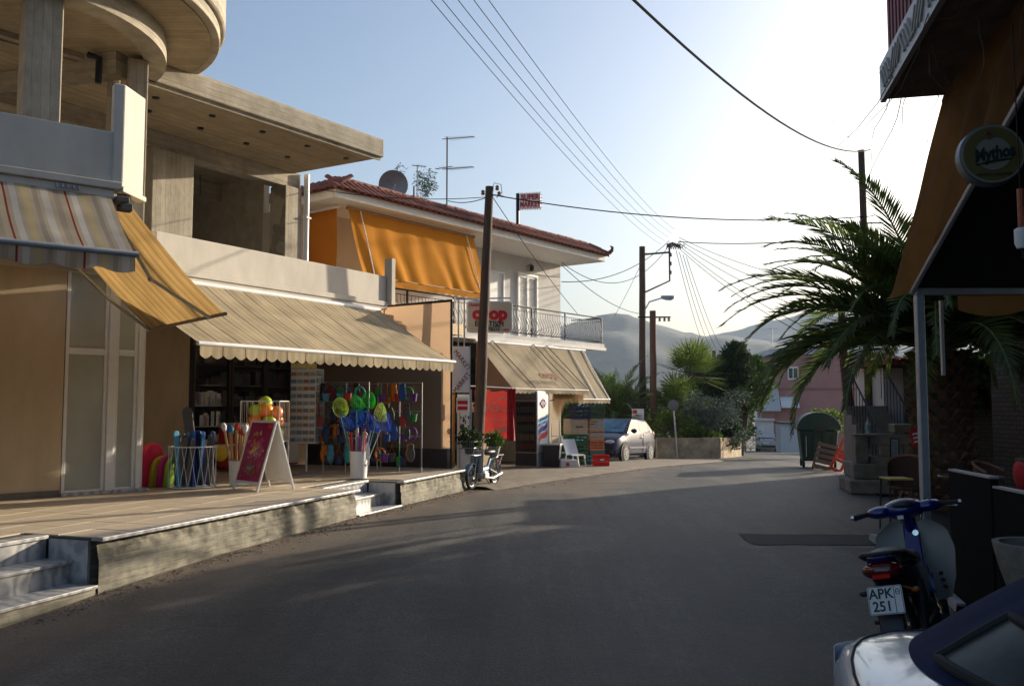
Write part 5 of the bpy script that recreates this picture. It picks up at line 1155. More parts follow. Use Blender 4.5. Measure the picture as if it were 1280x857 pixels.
# ================================================================== MOPED BY THE POLE
def wheel_parts(t, x, z, r, wdt, rim=m_grey, spokes=16):
    b = MB(); b.tube([(x + (r - wdt) * math.cos(6.283 * k / 28), 0, z + (r - wdt) * math.sin(6.283 * k / 28)) for k in range(29)], wdt, 8, cap=False); w_ = b.build("wheel", m_rubber, t, smooth=True)
    b = MB(); b.tube([(x + (r - 1.9 * wdt) * math.cos(6.283 * k / 28), 0, z + (r - 1.9 * wdt) * math.sin(6.283 * k / 28)) for k in range(29)], wdt * 0.35, 6, cap=False); b.lathe([(0, -0.05), (0.035, -0.05), (0.035, 0.05), (0, 0.05)], 12, T(x, 0, z) @ RX(90))
    for k in range(spokes):
        a = 6.283 * k / spokes; b.tube([(x + 0.03 * math.cos(a + 0.6), 0.02 * (-1) ** k, z + 0.03 * math.sin(a + 0.6)), (x + (r - 1.9 * wdt) * math.cos(a), 0, z + (r - 1.9 * wdt) * math.sin(a))], 0.0025, 4)
    b.build("rim", rim, w_, smooth=True)
mp_ = thing("moped", "old blue and white moped with plant baskets parked beside the leaning pole", "moped", T(-0.56, 17.42, gz(0, 17.4)) @ RZ(66 + 180))
wheel_parts(mp_, 0.52, 0.235, 0.235, 0.032); wheel_parts(mp_, -0.50, 0.235, 0.235, 0.032)
m_mblue = cmat("moped_blue", (0.10, 0.22, 0.36), coat=0.5); m_mwhite = cmat("moped_white", (0.36, 0.36, 0.35)); m_dullchrome = mat("dull_chrome", (0.22, 0.22, 0.23), 0.5, 0.4, var=0.2, bump=0)
b = MB(); b.tube([(0.36, 0, 0.74), (0.30, 0, 0.50), (0.10, 0, 0.34), (-0.15, 0, 0.36)], [0.03, 0.05, 0.06, 0.05], 8); b.tube([(-0.15, 0, 0.36), (-0.30, 0, 0.55), (-0.62, 0, 0.56)], 0.03, 8); b.build("frame", m_mblue, mp_, smooth=True)
for y in (-0.05, 0.05):
    b = MB(); b.tube([(0.35, y, 0.80), (0.52, y, 0.235)], 0.014, 8); b.build("fork_leg", m_dullchrome, mp_, smooth=True)
    b = MB(); b.tube([(-0.15, y * 1.4, 0.34), (-0.5, y * 1.4, 0.235)], 0.016, 8); b.build("swingarm", m_black, mp_)
    b = MB(); b.tube([(-0.5, y * 1.5, 0.26), (-0.42, y * 1.5, 0.54)], 0.02, 8); b.build("shock_absorber", m_dullchrome, mp_, smooth=True)
b = MB(); b.ball((0.0, 0, 0.25), 0.15, 0.09, 0.09, 10, 8); b.box(-0.05, 0.12, -0.1, 0.1, 0.18, 0.28); b.build("engine", m_grey, mp_, smooth=40)
b = MB(); b.tube([(0.1, 0.09, 0.2), (-0.2, 0.11, 0.17), (-0.6, 0.11, 0.24)], [0.018, 0.03, 0.035], 8); b.build("exhaust", m_dullchrome, mp_, smooth=True)
b = MB(); b.ball((-0.22, 0, 0.68), 0.26, 0.11, 0.06, 12, 8); b.build("saddle", m_plasticblack, mp_, smooth=True)
b = MB(); b.tube([(0.34, -0.30, 0.98), (0.36, -0.2, 0.97), (0.35, -0.06, 0.88), (0.35, 0.06, 0.88), (0.36, 0.2, 0.97), (0.34, 0.30, 0.98)], 0.012, 8); b.build("handlebar", m_dullchrome, mp_, smooth=True)
b = MB(); b.ball((0.42, 0, 0.84), 0.07, 0.075, 0.075, 12, 8); b.build("headlight", m_dullchrome, mp_, smooth=True)
b = MB(); b.tube([(0.34, -0.26, 0.98), (0.33, -0.30, 1.13)], 0.006, 5); b.ball((0.33, -0.30, 1.18), 0.012, 0.06, 0.06, 10, 8); b.build("mirror", m_plasticblack, mp_, smooth=True)
def fender(cx, r, a0, a1, wd):
    b = MB(); b.slab(lambda u, v: (cx + r * math.cos(R(a0 + (a1 - a0) * u)), -wd + 2 * wd * v, 0.235 + r * math.sin(R(a0 + (a1 - a0) * u)) - 0.01 * abs(2 * v - 1)), 12, 4, (0, 0, 0.004)); return b
fender(0.52, 0.265, 20, 160, 0.05).build("mudguard", m_mblue, mp_, smooth=True); fender(-0.50, 0.265, 20, 165, 0.055).build("mudguard", m_mwhite, mp_, smooth=True)
b = MB(); b.slab(lambda u, v: (0.30 - 0.04 * v + 0.04 * math.cos(u * 6.28) * 0, -0.14 + 0.28 * u, 0.32 + 0.42 * v), 6, 6, (0.01, 0, 0)); b.build("leg_shield", m_mwhite, mp_, smooth=True)
b = MB()
for k in range(9):
    q = -0.16 + 0.04 * k; b.tube([(0.46, q, 0.66), (0.44, q, 0.92)], 0.004, 4); b.tube([(0.74, q, 0.66), (0.78, q, 0.92)], 0.004, 4); b.tube([(0.46, q, 0.66), (0.74, q, 0.66)], 0.004, 4)
for z, g in ((0.66, 0), (0.8, 0.02), (0.92, 0.04)): b.tube([(0.46 - g / 2, -0.17, z), (0.74 + g, -0.17, z), (0.74 + g, 0.17, z), (0.46 - g / 2, 0.17, z), (0.46 - g / 2, -0.17, z)], 0.006, 5)
b.build("front_basket", m_grey, mp_)
b = MB(); b.box(-0.68, -0.36, -0.13, 0.13, 0.60, 0.615); b.tube([(-0.66, -0.1, 0.60), (-0.5, -0.1, 0.40)], 0.008, 5); b.tube([(-0.66, 0.1, 0.60), (-0.5, 0.1, 0.40)], 0.008, 5); b.build("rear_rack", m_dullchrome, mp_)
b = MB(); b.ball((-0.72, 0, 0.5), 0.02, 0.04, 0.03, 8, 6); b.build("tail_light", m_red, mp_, smooth=True)
b = MB(); b.tube([(-0.05, 0.0, 0.2), (-0.12, 0.12, 0.0)], 0.01, 6); b.build("side_stand", m_dullchrome, mp_)
MW = mp_.matrix_basis
def potted(name, label, M, r, h, m_pot, fol, n, sx, sz, size=0.06):
    t = thing(name, label, "plant", M)
    b = MB(); b.lathe([(r * 0.75, 0), (r, h), (r * 1.06, h), (r * 1.06, h + 0.015), (0, h + 0.015)], 14); b.build("pot", m_pot, t, smooth=40)
    b = MB(); leaf_cloud(b, (0, 0, h + sz * 0.8), (sx, sx, sz), n, size); tag(b.build("foliage", fol, t), kind='stuff')
    return t
potted("potted_plant", "bushy green plant carried in the moped's front basket", MW @ T(0.60, 0, 0.68), 0.11, 0.13, m_plasticblack, f_dark, 420, 0.24, 0.20, 0.09)
potted("potted_plant", "bright green plant in a box on the moped's rear rack", MW @ T(-0.50, 0, 0.62), 0.12, 0.14, m_mwhite, f_green, 420, 0.19, 0.17, 0.08)
# ================================================================== CARS
def paint(name, c, metal=0.5): return mat(name, c, 0.32, metal, var=0.06, scale=2, bump=0.0, spec=0.13)
m_cglass = mat("car_glass", (0.03, 0.045, 0.06), 0.04, 0.0, var=0.1, bump=0, spec=0.14)
m_lamp = mat("lamp_glass", (0.6, 0.62, 0.65), 0.1, 0.3, bump=0)
def hatchback(name, label, M, pm, front_glass=None, group=None, low=False):
    """three-door hatchback, x forward, y to its left"""
    t = thing(name, label, "car", M, group)
    L2 = 1.92
    def half(x):   # half width
        return 0.83 * (1 - 0.16 * max(0, (x - 1.2) / 0.72) ** 2.2 - 0.10 * max(0, (-x - 1.35) / 0.57) ** 2)
    def top(x):    # belt / bonnet height
        return interp(x, [(-1.92, 0.86), (-1.75, 0.98), (-1.0, 0.97), (0.6, 0.95), (0.95, 0.94), (1.55, 0.80), (1.80, 0.70), (1.92, 0.56)])
    xs = [-1.92, -1.88, -1.75, -1.55, -1.2, -0.8, -0.3, 0.2, 0.6, 0.95, 1.3, 1.55, 1.75, 1.86, 1.92]
    rings = []
    for x in xs:
        w_, zt = half(x), top(x); zb = 0.22 + (0.12 if abs(x) > 1.85 else 0)
        rings.append([(x, s * yy, zz) for s, seq in ((1, [(0.80 * w_, zb), (0.97 * w_, zb + 0.08), (w_, 0.5), (0.985 * w_, min(zt - 0.06, 0.72)), (0.93 * w_, zt), (0.5 * w_, zt + 0.03)]), (-1, [(0.5 * w_, zt + 0.03), (0.93 * w_, zt), (0.985 * w_, min(zt - 0.06, 0.72)), (w_, 0.5), (0.97 * w_, zb + 0.08), (0.80 * w_, zb)])) for yy, zz in seq])
    b = MB(); b.loft(rings); body = b.build("body", pm, t, smooth=30, bevel=0.015)
    # cabin
    bot = [(-1.84, 0.70), (0.98, 0.72)]; 
    def sect(z):
        k = max(0, (z - 0.95) / 0.46); xr = -1.84 + 0.42 * k ** 1.5; xf = 0.98 - 0.92 * k; w_ = 0.745 - 0.17 * k
        return [(xr, -w_ * 0.94), (xr + 0.10, -w_), (xf - 0.12, -w_), (xf, -w_ * 0.9), (xf + 0.03, 0), (xf, w_ * 0.9), (xf - 0.12, w_), (xr + 0.10, w_), (xr, w_ * 0.94), (xr - 0.03, 0)]
    rings = [[(x, y, z) for x, y in sect(z)] for z in (0.93, 1.05, 1.2, 1.33, 1.40)]
    s5 = sect(1.40); cx = sum(p[0] for p in s5) / 10
    rings.append([(cx + (x - cx) * 0.9, y * 0.88, 1.435) for x, y in s5])
    b = MB(); b.loft(rings); b.build("roof_and_pillars", pm, t, smooth=35)
    def on(z): k = (z - 0.95) / 0.46; return (-1.84 + 0.42 * k ** 1.5, 0.98 - 0.92 * k, 0.745 - 0.17 * k)
    def pane(nm, pts, off, m_=m_cglass):
        b = MB(); pts = [Vector(p) for p in pts]; o = Vector(off); n = len(pts)
        b.add([p + o for p in pts] + [p - o for p in pts], [tuple(range(n)), tuple(range(2 * n - 1, n - 1, -1))] + [(i, (i + 1) % n, n + (i + 1) % n, n + i) for i in range(n)]); b.build(nm, m_, t)
    for s in (1, -1):
        for nm, (x0, x1, x2, x3) in (("front_side_window", (-0.35, 0.78, 0.18, -0.35)), ("rear_side_window", (-1.45, -0.45, -0.45, -1.25))):
            z0, z1 = 1.0, 1.34; w0, w1 = on(z0)[2], on(z1)[2]
            pane(nm, [(x0, s * w0, z0), (x1, s * w0, z0), (x2, s * w1, z1), (x3, s * w1, z1)], (0, s * 0.010, 0.003))
    z0, z1 = 0.98, 1.37
    a0, a1 = on(z0), on(z1)
    pane("windscreen", [(a0[1] + 0.005, -a0[2] * 0.86, z0), (a0[1] + 0.03, 0, z0), (a0[1] + 0.005, a0[2] * 0.86, z0), (a1[1] + 0.005, a1[2] * 0.86, z1), (a1[1] + 0.03, 0, z1), (a1[1] + 0.005, -a1[2] * 0.86, z1)], (0.012, 0, 0.012), front_glass or m_cglass)
    pane("rear_window", [(a0[0] + 0.03, -a0[2] * 0.82, 1.04), (a0[0] + 0.0, 0, 1.04), (a0[0] + 0.03, a0[2] * 0.82, 1.04), (a1[0] - 0.02, a1[2] * 0.82, 1.34), (a1[0] - 0.05, 0, 1.34), (a1[0] - 0.02, -a1[2] * 0.82, 1.34)], (-0.012, 0, 0.006))
    for x in (1.22, -1.18):
        for s in (1, -1):
            b = MB(); b.lathe([(0, 0.0), (0.36, 0.0), (0.36, 0.03), (0, 0.03)], 24, T(x, s * 0.80, 0.33) @ RX(90 * -s)); b.build("wheel_arch", m_rubber, t)
            b = MB(); b.lathe([(0, -0.09), (0.22, -0.09), (0.275, -0.075), (0.295, -0.03), (0.295, 0.03), (0.275, 0.075), (0.22, 0.09), (0, 0.09)], 28, T(x, s * 0.765, 0.295) @ RX(90)); w_ = b.build("wheel", m_rubber, t, smooth=30)
            b = MB()
            b.lathe([(0.20, 0), (0.20, 0.012), (0.17, 0.012), (0.17, 0)], 24, T(x, s * 0.845, 0.295) @ RX(90 * -s)); b.lathe([(0, 0), (0.05, 0), (0.05, 0.02), (0, 0.022)], 12, T(x, s * 0.845, 0.295) @ RX(90 * -s))
            for k in range(7): b.box(0.04, 0.19, -0.018, 0.018, 0, 0.012, T(x, s * 0.845, 0.295) @ RX(90 * -s) @ RZ(k * 360 / 7))
            b.build("rim", mat("rim_grey", (0.20, 0.20, 0.21), 0.5, 0.2), w_)
    for s in (1, -1):
        b = MB(); b.ball((1.80, s * 0.52, 0.66), 0.10, 0.17, 0.075, 12, 8); b.build("headlight", m_lamp, t, smooth=True)
        b = MB(); b.ball((-1.84, s * 0.66, 0.90), 0.06, 0.09, 0.16, 10, 8); b.build("tail_light", m_red, t, smooth=True)
        b = MB(); b.ball((0.62, s * 0.90, 1.03), 0.07, 0.11, 0.075, 10, 8); b.build("mirror", m_plasticblack, t, smooth=True)
        b = MB(); b.box(-0.42, -0.24, s * 0.835 - 0.012, s * 0.835 + 0.012, 0.80, 0.83); b.build("door_handle", pm, t, bevel=0.005)
        b = MB(); b.box(-0.7, 0.9, s * 0.838 - 0.012, s * 0.838 + 0.012, 0.46, 0.51); b.build("side_strip", m_plasticblack, t)
        b = MB(); b.box(-0.46, -0.452, s * 0.832 - 0.008, s * 0.832 + 0.008, 0.34, 0.95); b.build("door_gap", m_rubber, t)
    b = MB(); b.box(1.80, 1.945, -0.66, 0.66, 0.30, 0.44); b.build("front_bumper", m_plasticblack, t, bevel=0.03)
    b = MB(); b.box(-1.96, -1.84, -0.72, 0.72, 0.34, 0.52); b.build("rear_bumper", m_plasticblack if low else pm, t, bevel=0.03)
    b = MB(); b.box(1.84, 1.905, -0.28, 0.28, 0.58, 0.66); b.build("grille", m_black, t)
    b = MB(); b.box(-1.93, -1.90, -0.26, 0.26, 0.66, 0.76); b.build("number_plate", m_whiteplastic, t)
    return t
def road_tilt(x, y, head):     # car standing on the sloping road
    d = Vector((math.cos(R(head)), math.sin(R(head)))); z0, z1 = gz(0, y - d.y * 1.2), gz(0, y + d.y * 1.2)
    return T(x, y, (z0 + z1) / 2) @ RZ(head) @ RY(-math.degrees(math.atan2(z1 - z0, 2.4)))
m_reflglass = mat("blue_reflection_glass", (0.03, 0.13, 0.24), 0.05, var=0.8, scale=4, bump=0, spec=0.4, dirt=(0.012, 0.016, 0.028))  # blue reflection put into the glass colour over dark patches
hatchback("parked_car", "dark blue grey hatchback parked beside the stacked crates", road_tilt(3.48, 29.9, -118), paint("car_blue_grey", (0.040, 0.045, 0.085), 0.0), m_reflglass)
hatchback("parked_car", "white hatchback seen from behind down the road by the kiosk", road_tilt(21.1, 73.0, 70), paint("car_white", (0.5, 0.5, 0.5), 0.0), group="cars far down the road", low=True)
hatchback("parked_car", "dark car with open look in front of the pale one far down the road", road_tilt(19.9, 79.0, -110), paint("car_black", (0.03, 0.03, 0.035), 0.2), group="cars far down the road")
hatchback("parked_car", "pale blue grey car farthest down the road", road_tilt(19.6, 85.0, -112), paint("car_pale", (0.32, 0.38, 0.45), 0.4), group="cars far down the road")

# ------------------------------------------------------------------ white convertible at the bottom right
cv = thing("convertible_car", "white convertible with navy cloth roof in the near right corner", "car", T(1.27, 3.5, -0.22) @ RZ(-17))
m_cvw = mat("convertible_white", (0.62, 0.66, 0.70), 0.22, 0.0, var=0.04, bump=0, coat=1.0)
m_navy = mat("navy_cloth", (0.012, 0.018, 0.055), 0.85, var=0.2, scale=14, bump=0.2, bscale=300, spec=0.15)
def cvsec(x):
    e = interp(x, [(0, 0.0), (0.015, 0.42), (0.05, 0.62), (0.12, 0.80), (0.25, 0.91), (0.45, 0.97), (0.8, 1.0), (2.6, 1.0), (3.3, 0.97), (3.6, 0.85), (3.68, 0.5)])
    zt = interp(x, [(0, 0.62), (0.015, 0.76), (0.05, 0.825), (0.12, 0.872), (0.25, 0.905), (0.45, 0.925), (0.8, 0.94), (2.4, 0.94), (3.3, 0.78), (3.68, 0.55)])
    w_ = 0.80 * (0.80 + 0.20 * e)
    pts = []
    for a in range(0, 181, 9):
        c, s = math.cos(R(a)), math.sin(R(a))
        yy = w_ * math.copysign(abs(c) ** 0.55, c); zz = 0.42 + (zt - 0.42) * abs(s) ** 0.42
        pts.append((x, yy, zz))
    return pts + [(x, -w_ * 0.97, 0.22), (x, w_ * 0.97, 0.22)]
b = MB(); b.loft([cvsec(x) for x in (0, 0.015, 0.03, 0.05, 0.08, 0.12, 0.18, 0.25, 0.35, 0.45, 0.6, 0.8, 1.3, 2.0, 2.6, 3.0, 3.3, 3.5, 3.62, 3.68)]); b.build("body", m_cvw, cv, smooth=50)
def cvtop(x, y):
    zt = interp(x, [(0, 0.62), (0.015, 0.76), (0.05, 0.825), (0.12, 0.872), (0.25, 0.905), (0.45, 0.925), (0.8, 0.94), (2.4, 0.94)])
    e = interp(x, [(0, 0.0), (0.015, 0.42), (0.05, 0.62), (0.12, 0.80), (0.25, 0.91), (0.45, 0.97), (0.8, 1.0)]); w_ = 0.80 * (0.80 + 0.20 * e)
    c = min(1, (abs(y) / w_)) ** (1 / 0.55); return 0.42 + (zt - 0.42) * max(0, math.sqrt(max(0, 1 - c * c))) ** 0.42
seam = [(0.055, 0.0), (0.06, 0.2), (0.085, 0.36), (0.15, 0.47), (0.27, 0.535), (0.45, 0.565), (0.70, 0.58)]
for s in (1, -1):
    pts = [(x, s * y, cvtop(x, y) + 0.0015) for x, y in [(seam[i][0] + (seam[i + 1][0] - seam[i][0]) * k / 4, seam[i][1] + (seam[i + 1][1] - seam[i][1]) * k / 4) for i in range(len(seam) - 1) for k in range(4)]]
    b = MB(); b.tube(pts, 0.0055, 5); b.build("boot_lid_gap", m_rubber, cv)
    pts = [(0.20 + 0.09 * (0.80 - y) / 0.28, s * y, cvtop(0.20 + 0.09 * (0.80 - y) / 0.28, y) + 0.0015) for y in (0.53, 0.58, 0.63, 0.68, 0.72, 0.745)]
    b = MB(); b.tube(pts, 0.005, 5); b.build("panel_gap", m_rubber, cv)
    b = MB()
    def lens(u, v):
        a = R(12 + 46 * u); x = 0.115 - 0.10 * math.cos(a) - 0.004; y = 0.50 + 0.20 * math.sin(a) * 0.9
        return (0.025 + 0.10 * u ** 2 - 0.012, s * (0.53 + 0.155 * u), 0.60 + 0.19 * v)
    b.slab(lens, 8, 4, (-0.006, s * 0.008, 0)); b.build("tail_light", m_lamp, cv, smooth=True)
# folded-up cloth roof with rear window
def roofpt(t_, v):      # t_ across (-1..1), v from the base edge up and forward
    y = 0.70 * t_; xb = 0.26 + 0.30 * abs(t_) ** 2.2
    zb = cvtop(min(xb, 0.79), abs(y)) + 0.004
    k = min(1, v / 0.5)
    x = xb + 1.09 * k * (1 - 0.25 * abs(t_)); z = zb + (0.46 - 0.10 * t_ * t_) * math.sin(k * math.pi / 2); yy = y * (1 - 0.20 * k)
    if v > 0.5: x += (v - 0.5) * 2 * 1.25; z += 0.05 * math.sin((v - 0.5) * 2 * math.pi)
    return (x, yy, z)
b = MB(); b.slab(lambda u, v: roofpt(-1 + 2 * u, v), 36, 26, (0.01, 0, -0.012)); b.build("cloth_roof", m_navy, cv, smooth=True)
def win(u, v):
    a, c = -0.58 + (-1 + 2 * u) * 0.32, 0.03 + 0.12 * v
    p = Vector(roofpt(a, c)); return p + Vector((-0.012, 0, 0.010))
b = MB(); b.slab(win, 20, 6, (0.004, 0, -0.004)); b.build("rear_window", mat("cloudy_window", (0.05, 0.05, 0.043), 0.35, var=0.5, scale=5, bump=0, spec=0.2), cv, smooth=True)
rim_ = [win(k / 20, 0) for k in range(21)] + [win(1, k / 6) for k in range(1, 7)] + [win(1 - k / 20, 1) for k in range(1, 21)] + [win(0, 1 - k / 6) for k in range(1, 7)]
b = MB(); b.tube(rim_, 0.020, 8, cap=False); b.build("window_rubber", m_rubber, cv, smooth=True)
for x in (0.72, 2.95):
    for s in (1, -1):
        b = MB(); b.lathe([(0, -0.09), (0.2, -0.09), (0.29, -0.06), (0.29, 0.06), (0.2, 0.09), (0, 0.09)], 24, T(x, s * 0.73, 0.29) @ RX(90)); b.build("wheel", m_rubber, cv, smooth=30)
b = MB(); b.box(-0.05, 0.06, -0.62, 0.62, 0.34, 0.52); b.build("rear_bumper", m_cvw, cv, bevel=0.03)
b = MB(); b.slab(lambda u, v: (2.45 - 0.42 * v, -0.62 + 1.24 * u, 0.94 + 0.36 * v), 8, 4, (0.012, 0, 0.008)); b.build("windscreen", m_cglass, cv)
# dust specks and lettering-like scuffs on the rear wing
# ================================================================== BLUE SCOOTER
sc_M = T(2.97, 6.36, gz(0, 6.3) + 0.02) @ RZ(90 - 33) @ RX(-12) @ Matrix.Scale(1.06, 4)
st = thing("scooter", "blue underbone scooter with white leg shield and plate APK 251", "scooter", sc_M)
m_sblue = mat("scooter_blue", (0.006, 0.009, 0.12), 0.3, 0.1, var=0.1, bump=0, coat=0.8); m_swhite = mat("scooter_white", (0.33, 0.32, 0.29), 0.4, var=0.08, bump=0.02)
def wheel2(x, r=0.285, wd=0.042): 
    b = MB(); b.tube([(x + (r - wd) * math.cos(6.283 * k / 36), 0, r + (r - wd) * math.sin(6.283 * k / 36)) for k in range(37)], wd, 10, cap=False); w_ = b.build("wheel", m_rubber, st, smooth=True)
    b = MB(); b.tube([(x + (r - 2 * wd) * math.cos(6.283 * k / 36), 0, r + (r - 2 * wd) * math.sin(6.283 * k / 36)) for k in range(37)], 0.014, 8, cap=False); b.lathe([(0, -0.06), (0.06, -0.06), (0.06, 0.06), (0, 0.06)], 16, T(x, 0, r) @ RX(90))
    for k in range(20):
        a = 6.283 * k / 20; b.tube([(x + 0.05 * math.cos(a + 0.7), 0.03 * (-1) ** k, r + 0.05 * math.sin(a + 0.7)), (x + (r - 2 * wd) * math.cos(a), 0, r + (r - 2 * wd) * math.sin(a))], 0.0025, 4)
    b.build("rim", m_chrome, w_, smooth=True)
wheel2(0.64); wheel2(-0.60)
# main tube / centre body
b = MB(); b.loft([[(x, -w_, z - h_), (x, w_, z - h_), (x + 0.02, w_ * 0.9, z + h_), (x + 0.02, -w_ * 0.9, z + h_)] for x, z, w_, h_ in ((0.40, 0.86, 0.05, 0.05), (0.33, 0.66, 0.06, 0.07), (0.18, 0.50, 0.07, 0.07), (0.0, 0.47, 0.085, 0.07), (-0.15, 0.55, 0.10, 0.10))]); b.build("centre_cover", m_sblue, st, bevel=0.03, smooth=40)
b = MB(); b.loft([[(x, -w_, z0), (x, w_, z0), (x, w_ * 0.95, z1), (x, -w_ * 0.95, z1)] for x, z0, z1, w_ in ((0.0, 0.50, 0.66, 0.10), (-0.25, 0.48, 0.70, 0.125), (-0.55, 0.56, 0.72, 0.115), (-0.78, 0.65, 0.76, 0.085))]); b.build("side_covers", mat("scooter_dark_blue", (0.006, 0.008, 0.03), 0.3, coat=0.5, bump=0), st, bevel=0.03, smooth=40)
def seat(u, v):
    x = 0.05 - 0.80 * u; wd = interp(u, [(0, 0.07), (0.3, 0.125), (0.7, 0.13), (1, 0.09)]); z = interp(u, [(0, 0.70), (0.25, 0.735), (0.5, 0.755), (0.75, 0.80), (1, 0.80)])
    a = math.pi * v; return (x, wd * math.cos(a), z - 0.05 + 0.07 * math.sin(a) ** 0.6)
b = MB(); b.slab(seat, 16, 12, (0, 0, -0.02)); b.build("seat", m_plasticblack, st, smooth=True)
b = MB(); b.tube([(-0.45, 0.13, 0.73), (-0.72, 0.125, 0.80), (-0.86, 0.08, 0.82), (-0.88, 0.0, 0.82), (-0.86, -0.08, 0.82), (-0.72, -0.125, 0.80), (-0.45, -0.13, 0.73)], 0.016, 8); b.build("grab_rail", m_plasticblack, st, smooth=True)
b = MB(); b.ball((-0.80, 0, 0.715), 0.07, 0.12, 0.055, 16, 10); tl = b.build("tail_light", mat("tail_red", (0.10, 0.006, 0.006), 0.15, bump=0, coat=0.8), st, smooth=True)
b = MB(); b.box(-0.875, -0.865, -0.05, 0.05, 0.675, 0.70); b.build("reflector", mat("reflector_red", (0.55, 0.015, 0.01), 0.2, bump=0), tl)
b = MB(); b.ball((-0.80, 0, 0.785), 0.05, 0.08, 0.025, 12, 8); b.build("tail_cowl", m_sblue, st, smooth=True)
pl = MB(); pl.extr(rrect(0.10, 0.083, 0.012, 3), -0.002, 0.002)
PM = T(-0.90, 0.0, 0.555) @ RZ(-90) @ RX(-22)
po_ = pl.build("number_plate", mat("plate_white", (0.66, 0.65, 0.62), 0.4, var=0.06), st, M=PM)
m_pblack = mat("plate_black", (0.02, 0.02, 0.02), 0.5, bump=0)
lettering("APK", 0.082, m_pblack, po_, T(-0.022, -0.004, 0.036), extrude=0.001, font_scale_x=0.92, bold=0.0015)
lettering("251", 0.082, m_pblack, po_, T(-0.022, -0.004, -0.038), extrude=0.001, font_scale_x=0.92, bold=0.0015)
b = MB(); b.tube([(p[0] * 0.95, -0.003, p[1] * 0.95) for p in rrect(0.10, 0.083, 0.012, 3)] + [(rrect(0.10, 0.083, 0.012, 3)[0][0] * 0.95, -0.003, rrect(0.10, 0.083, 0.012, 3)[0][1] * 0.95)], 0.0015, 4); b.box(0.052, 0.055, -0.004, -0.002, -0.077, 0.077); b.build("plate_border", m_pblack, po_)
b = MB(); b.tube([(0.074 + 0.012 * math.cos(6.283 * k / 12), -0.004, 0.045 + 0.016 * math.sin(6.283 * k / 12)) for k in range(13)], 0.002, 4, cap=False); b.box(0.066, 0.082, -0.0045, -0.003, 0.044, 0.047); b.build("plate_badge", m_pblack, po_)
b = MB(); b.slab(lambda u, v: (-0.86 - 0.04 * v, -0.075 + 0.15 * u, 0.50 - 0.30 * v), 4, 6, (0.008, 0, 0)); b.build("mud_flap", m_rubber, st)
for s in (1, -1):
    b = MB(); b.tube([(-0.72, 0.08 * s, 0.60), (-0.75, 0.13 * s, 0.585)], 0.007, 6); b.ball((-0.76, 0.15 * s, 0.58), 0.018, 0.026, 0.018, 10, 6); b.build("indicator", mat("amber", (0.30, 0.08, 0.01), 0.3) if s < 0 else m_plasticblack, st, smooth=True)
    b = MB(); b.tube([(-0.60, 0.12 * s, 0.30), (-0.42, 0.12 * s, 0.58)], [0.026, 0.03], 10); b.build("shock_absorber", m_black, st, smooth=True)
    b = MB(); b.tube([(0.05, 0.09 * s, 0.30), (-0.60, 0.10 * s, 0.285)], 0.022, 8); b.build("swingarm", m_black, st, smooth=True)
    b = MB(); b.tube([(-0.02, 0.12 * s, 0.27), (-0.02, 0.30 * s, 0.27)], 0.014, 8); b.build("foot_peg", m_rubber, st, smooth=True)
    # leg shield wing
    def wing(u, v):
        z = 0.30 + 0.56 * v; wd = interp(v, [(0, 0.11), (0.25, 0.17), (0.6, 0.215), (0.85, 0.19), (1, 0.07)])
        return (0.36 + 0.10 * (1 - v) * (1 - v) + 0.06 * u * u * -1 + 0.05 * v, s * (0.05 + wd * u), z + 0.03 * u)
    b = MB(); b.slab(wing, 8, 16, (0.012, 0, 0)); lg = b.build("leg_shield", m_swhite, st, smooth=True)
    if s < 0:
        for k in range(3): 
            b = MB(); b.extr([(-0.016, -0.01), (0.012, -0.014), (0.02, 0.012), (-0.008, 0.014)], -0.0015, 0.0015, T(0.352, -0.13 - 0.004 * k, 0.50 - 0.045 * k) @ RZ(-90) @ RY(20 * k)); b.build("decal", m_pblack, lg)
b = MB(); b.ball((0.10, 0, 0.30), 0.20, 0.10, 0.11, 14, 10); b.box(0.12, 0.34, -0.06, 0.06, 0.24, 0.34); b.build("engine", m_black, st, smooth=40)
b = MB(); b.tube([(0.2, -0.08, 0.25), (-0.1, -0.13, 0.22), (-0.30, -0.14, 0.22), (-0.78, -0.15, 0.27)], [0.016, 0.018, 0.036, 0.038], 10); b.build("exhaust", m_black, st, smooth=True)
b = MB(); b.loft([[(x, 0.08, z - h_), (x, 0.115, z - h_), (x, 0.115, z + h_), (x, 0.08, z + h_)] for x, z, h_ in ((0.1, 0.30, 0.06), (-0.6, 0.285, 0.05))]); b.build("chain_case", m_black, st, bevel=0.01)
b = MB(); b.slab(lambda u, v: (-0.60 + 0.335 * math.cos(R(40 + 130 * u)), -0.065 + 0.13 * v, 0.285 + 0.335 * math.sin(R(40 + 130 * u)) - 0.02 * (2 * v - 1) ** 2), 14, 5, (0, 0, 0.004)); b.build("rear_mudguard", m_plasticblack, st, smooth=True)
b = MB(); b.slab(lambda u, v: (0.64 + 0.32 * math.cos(R(10 + 150 * u)), -0.07 + 0.14 * v, 0.285 + 0.32 * math.sin(R(10 + 150 * u)) - 0.02 * (2 * v - 1) ** 2), 14, 5, (0, 0, 0.004)); b.build("front_mudguard", m_sblue, st, smooth=True)
for s in (1, -1):
    b = MB(); b.tube([(0.42, 0.055 * s, 0.80), (0.64, 0.075 * s, 0.285)], 0.02, 8); b.build("fork_leg", m_grey, st, smooth=True)
b = MB(); b.tube([(0.45, 0, 0.70), (0.36, 0, 0.94)], 0.035, 10); b.build("steering_stem", m_sblue, st, smooth=True)
HB = T(0.35, 0, 0.97) @ RZ(14)
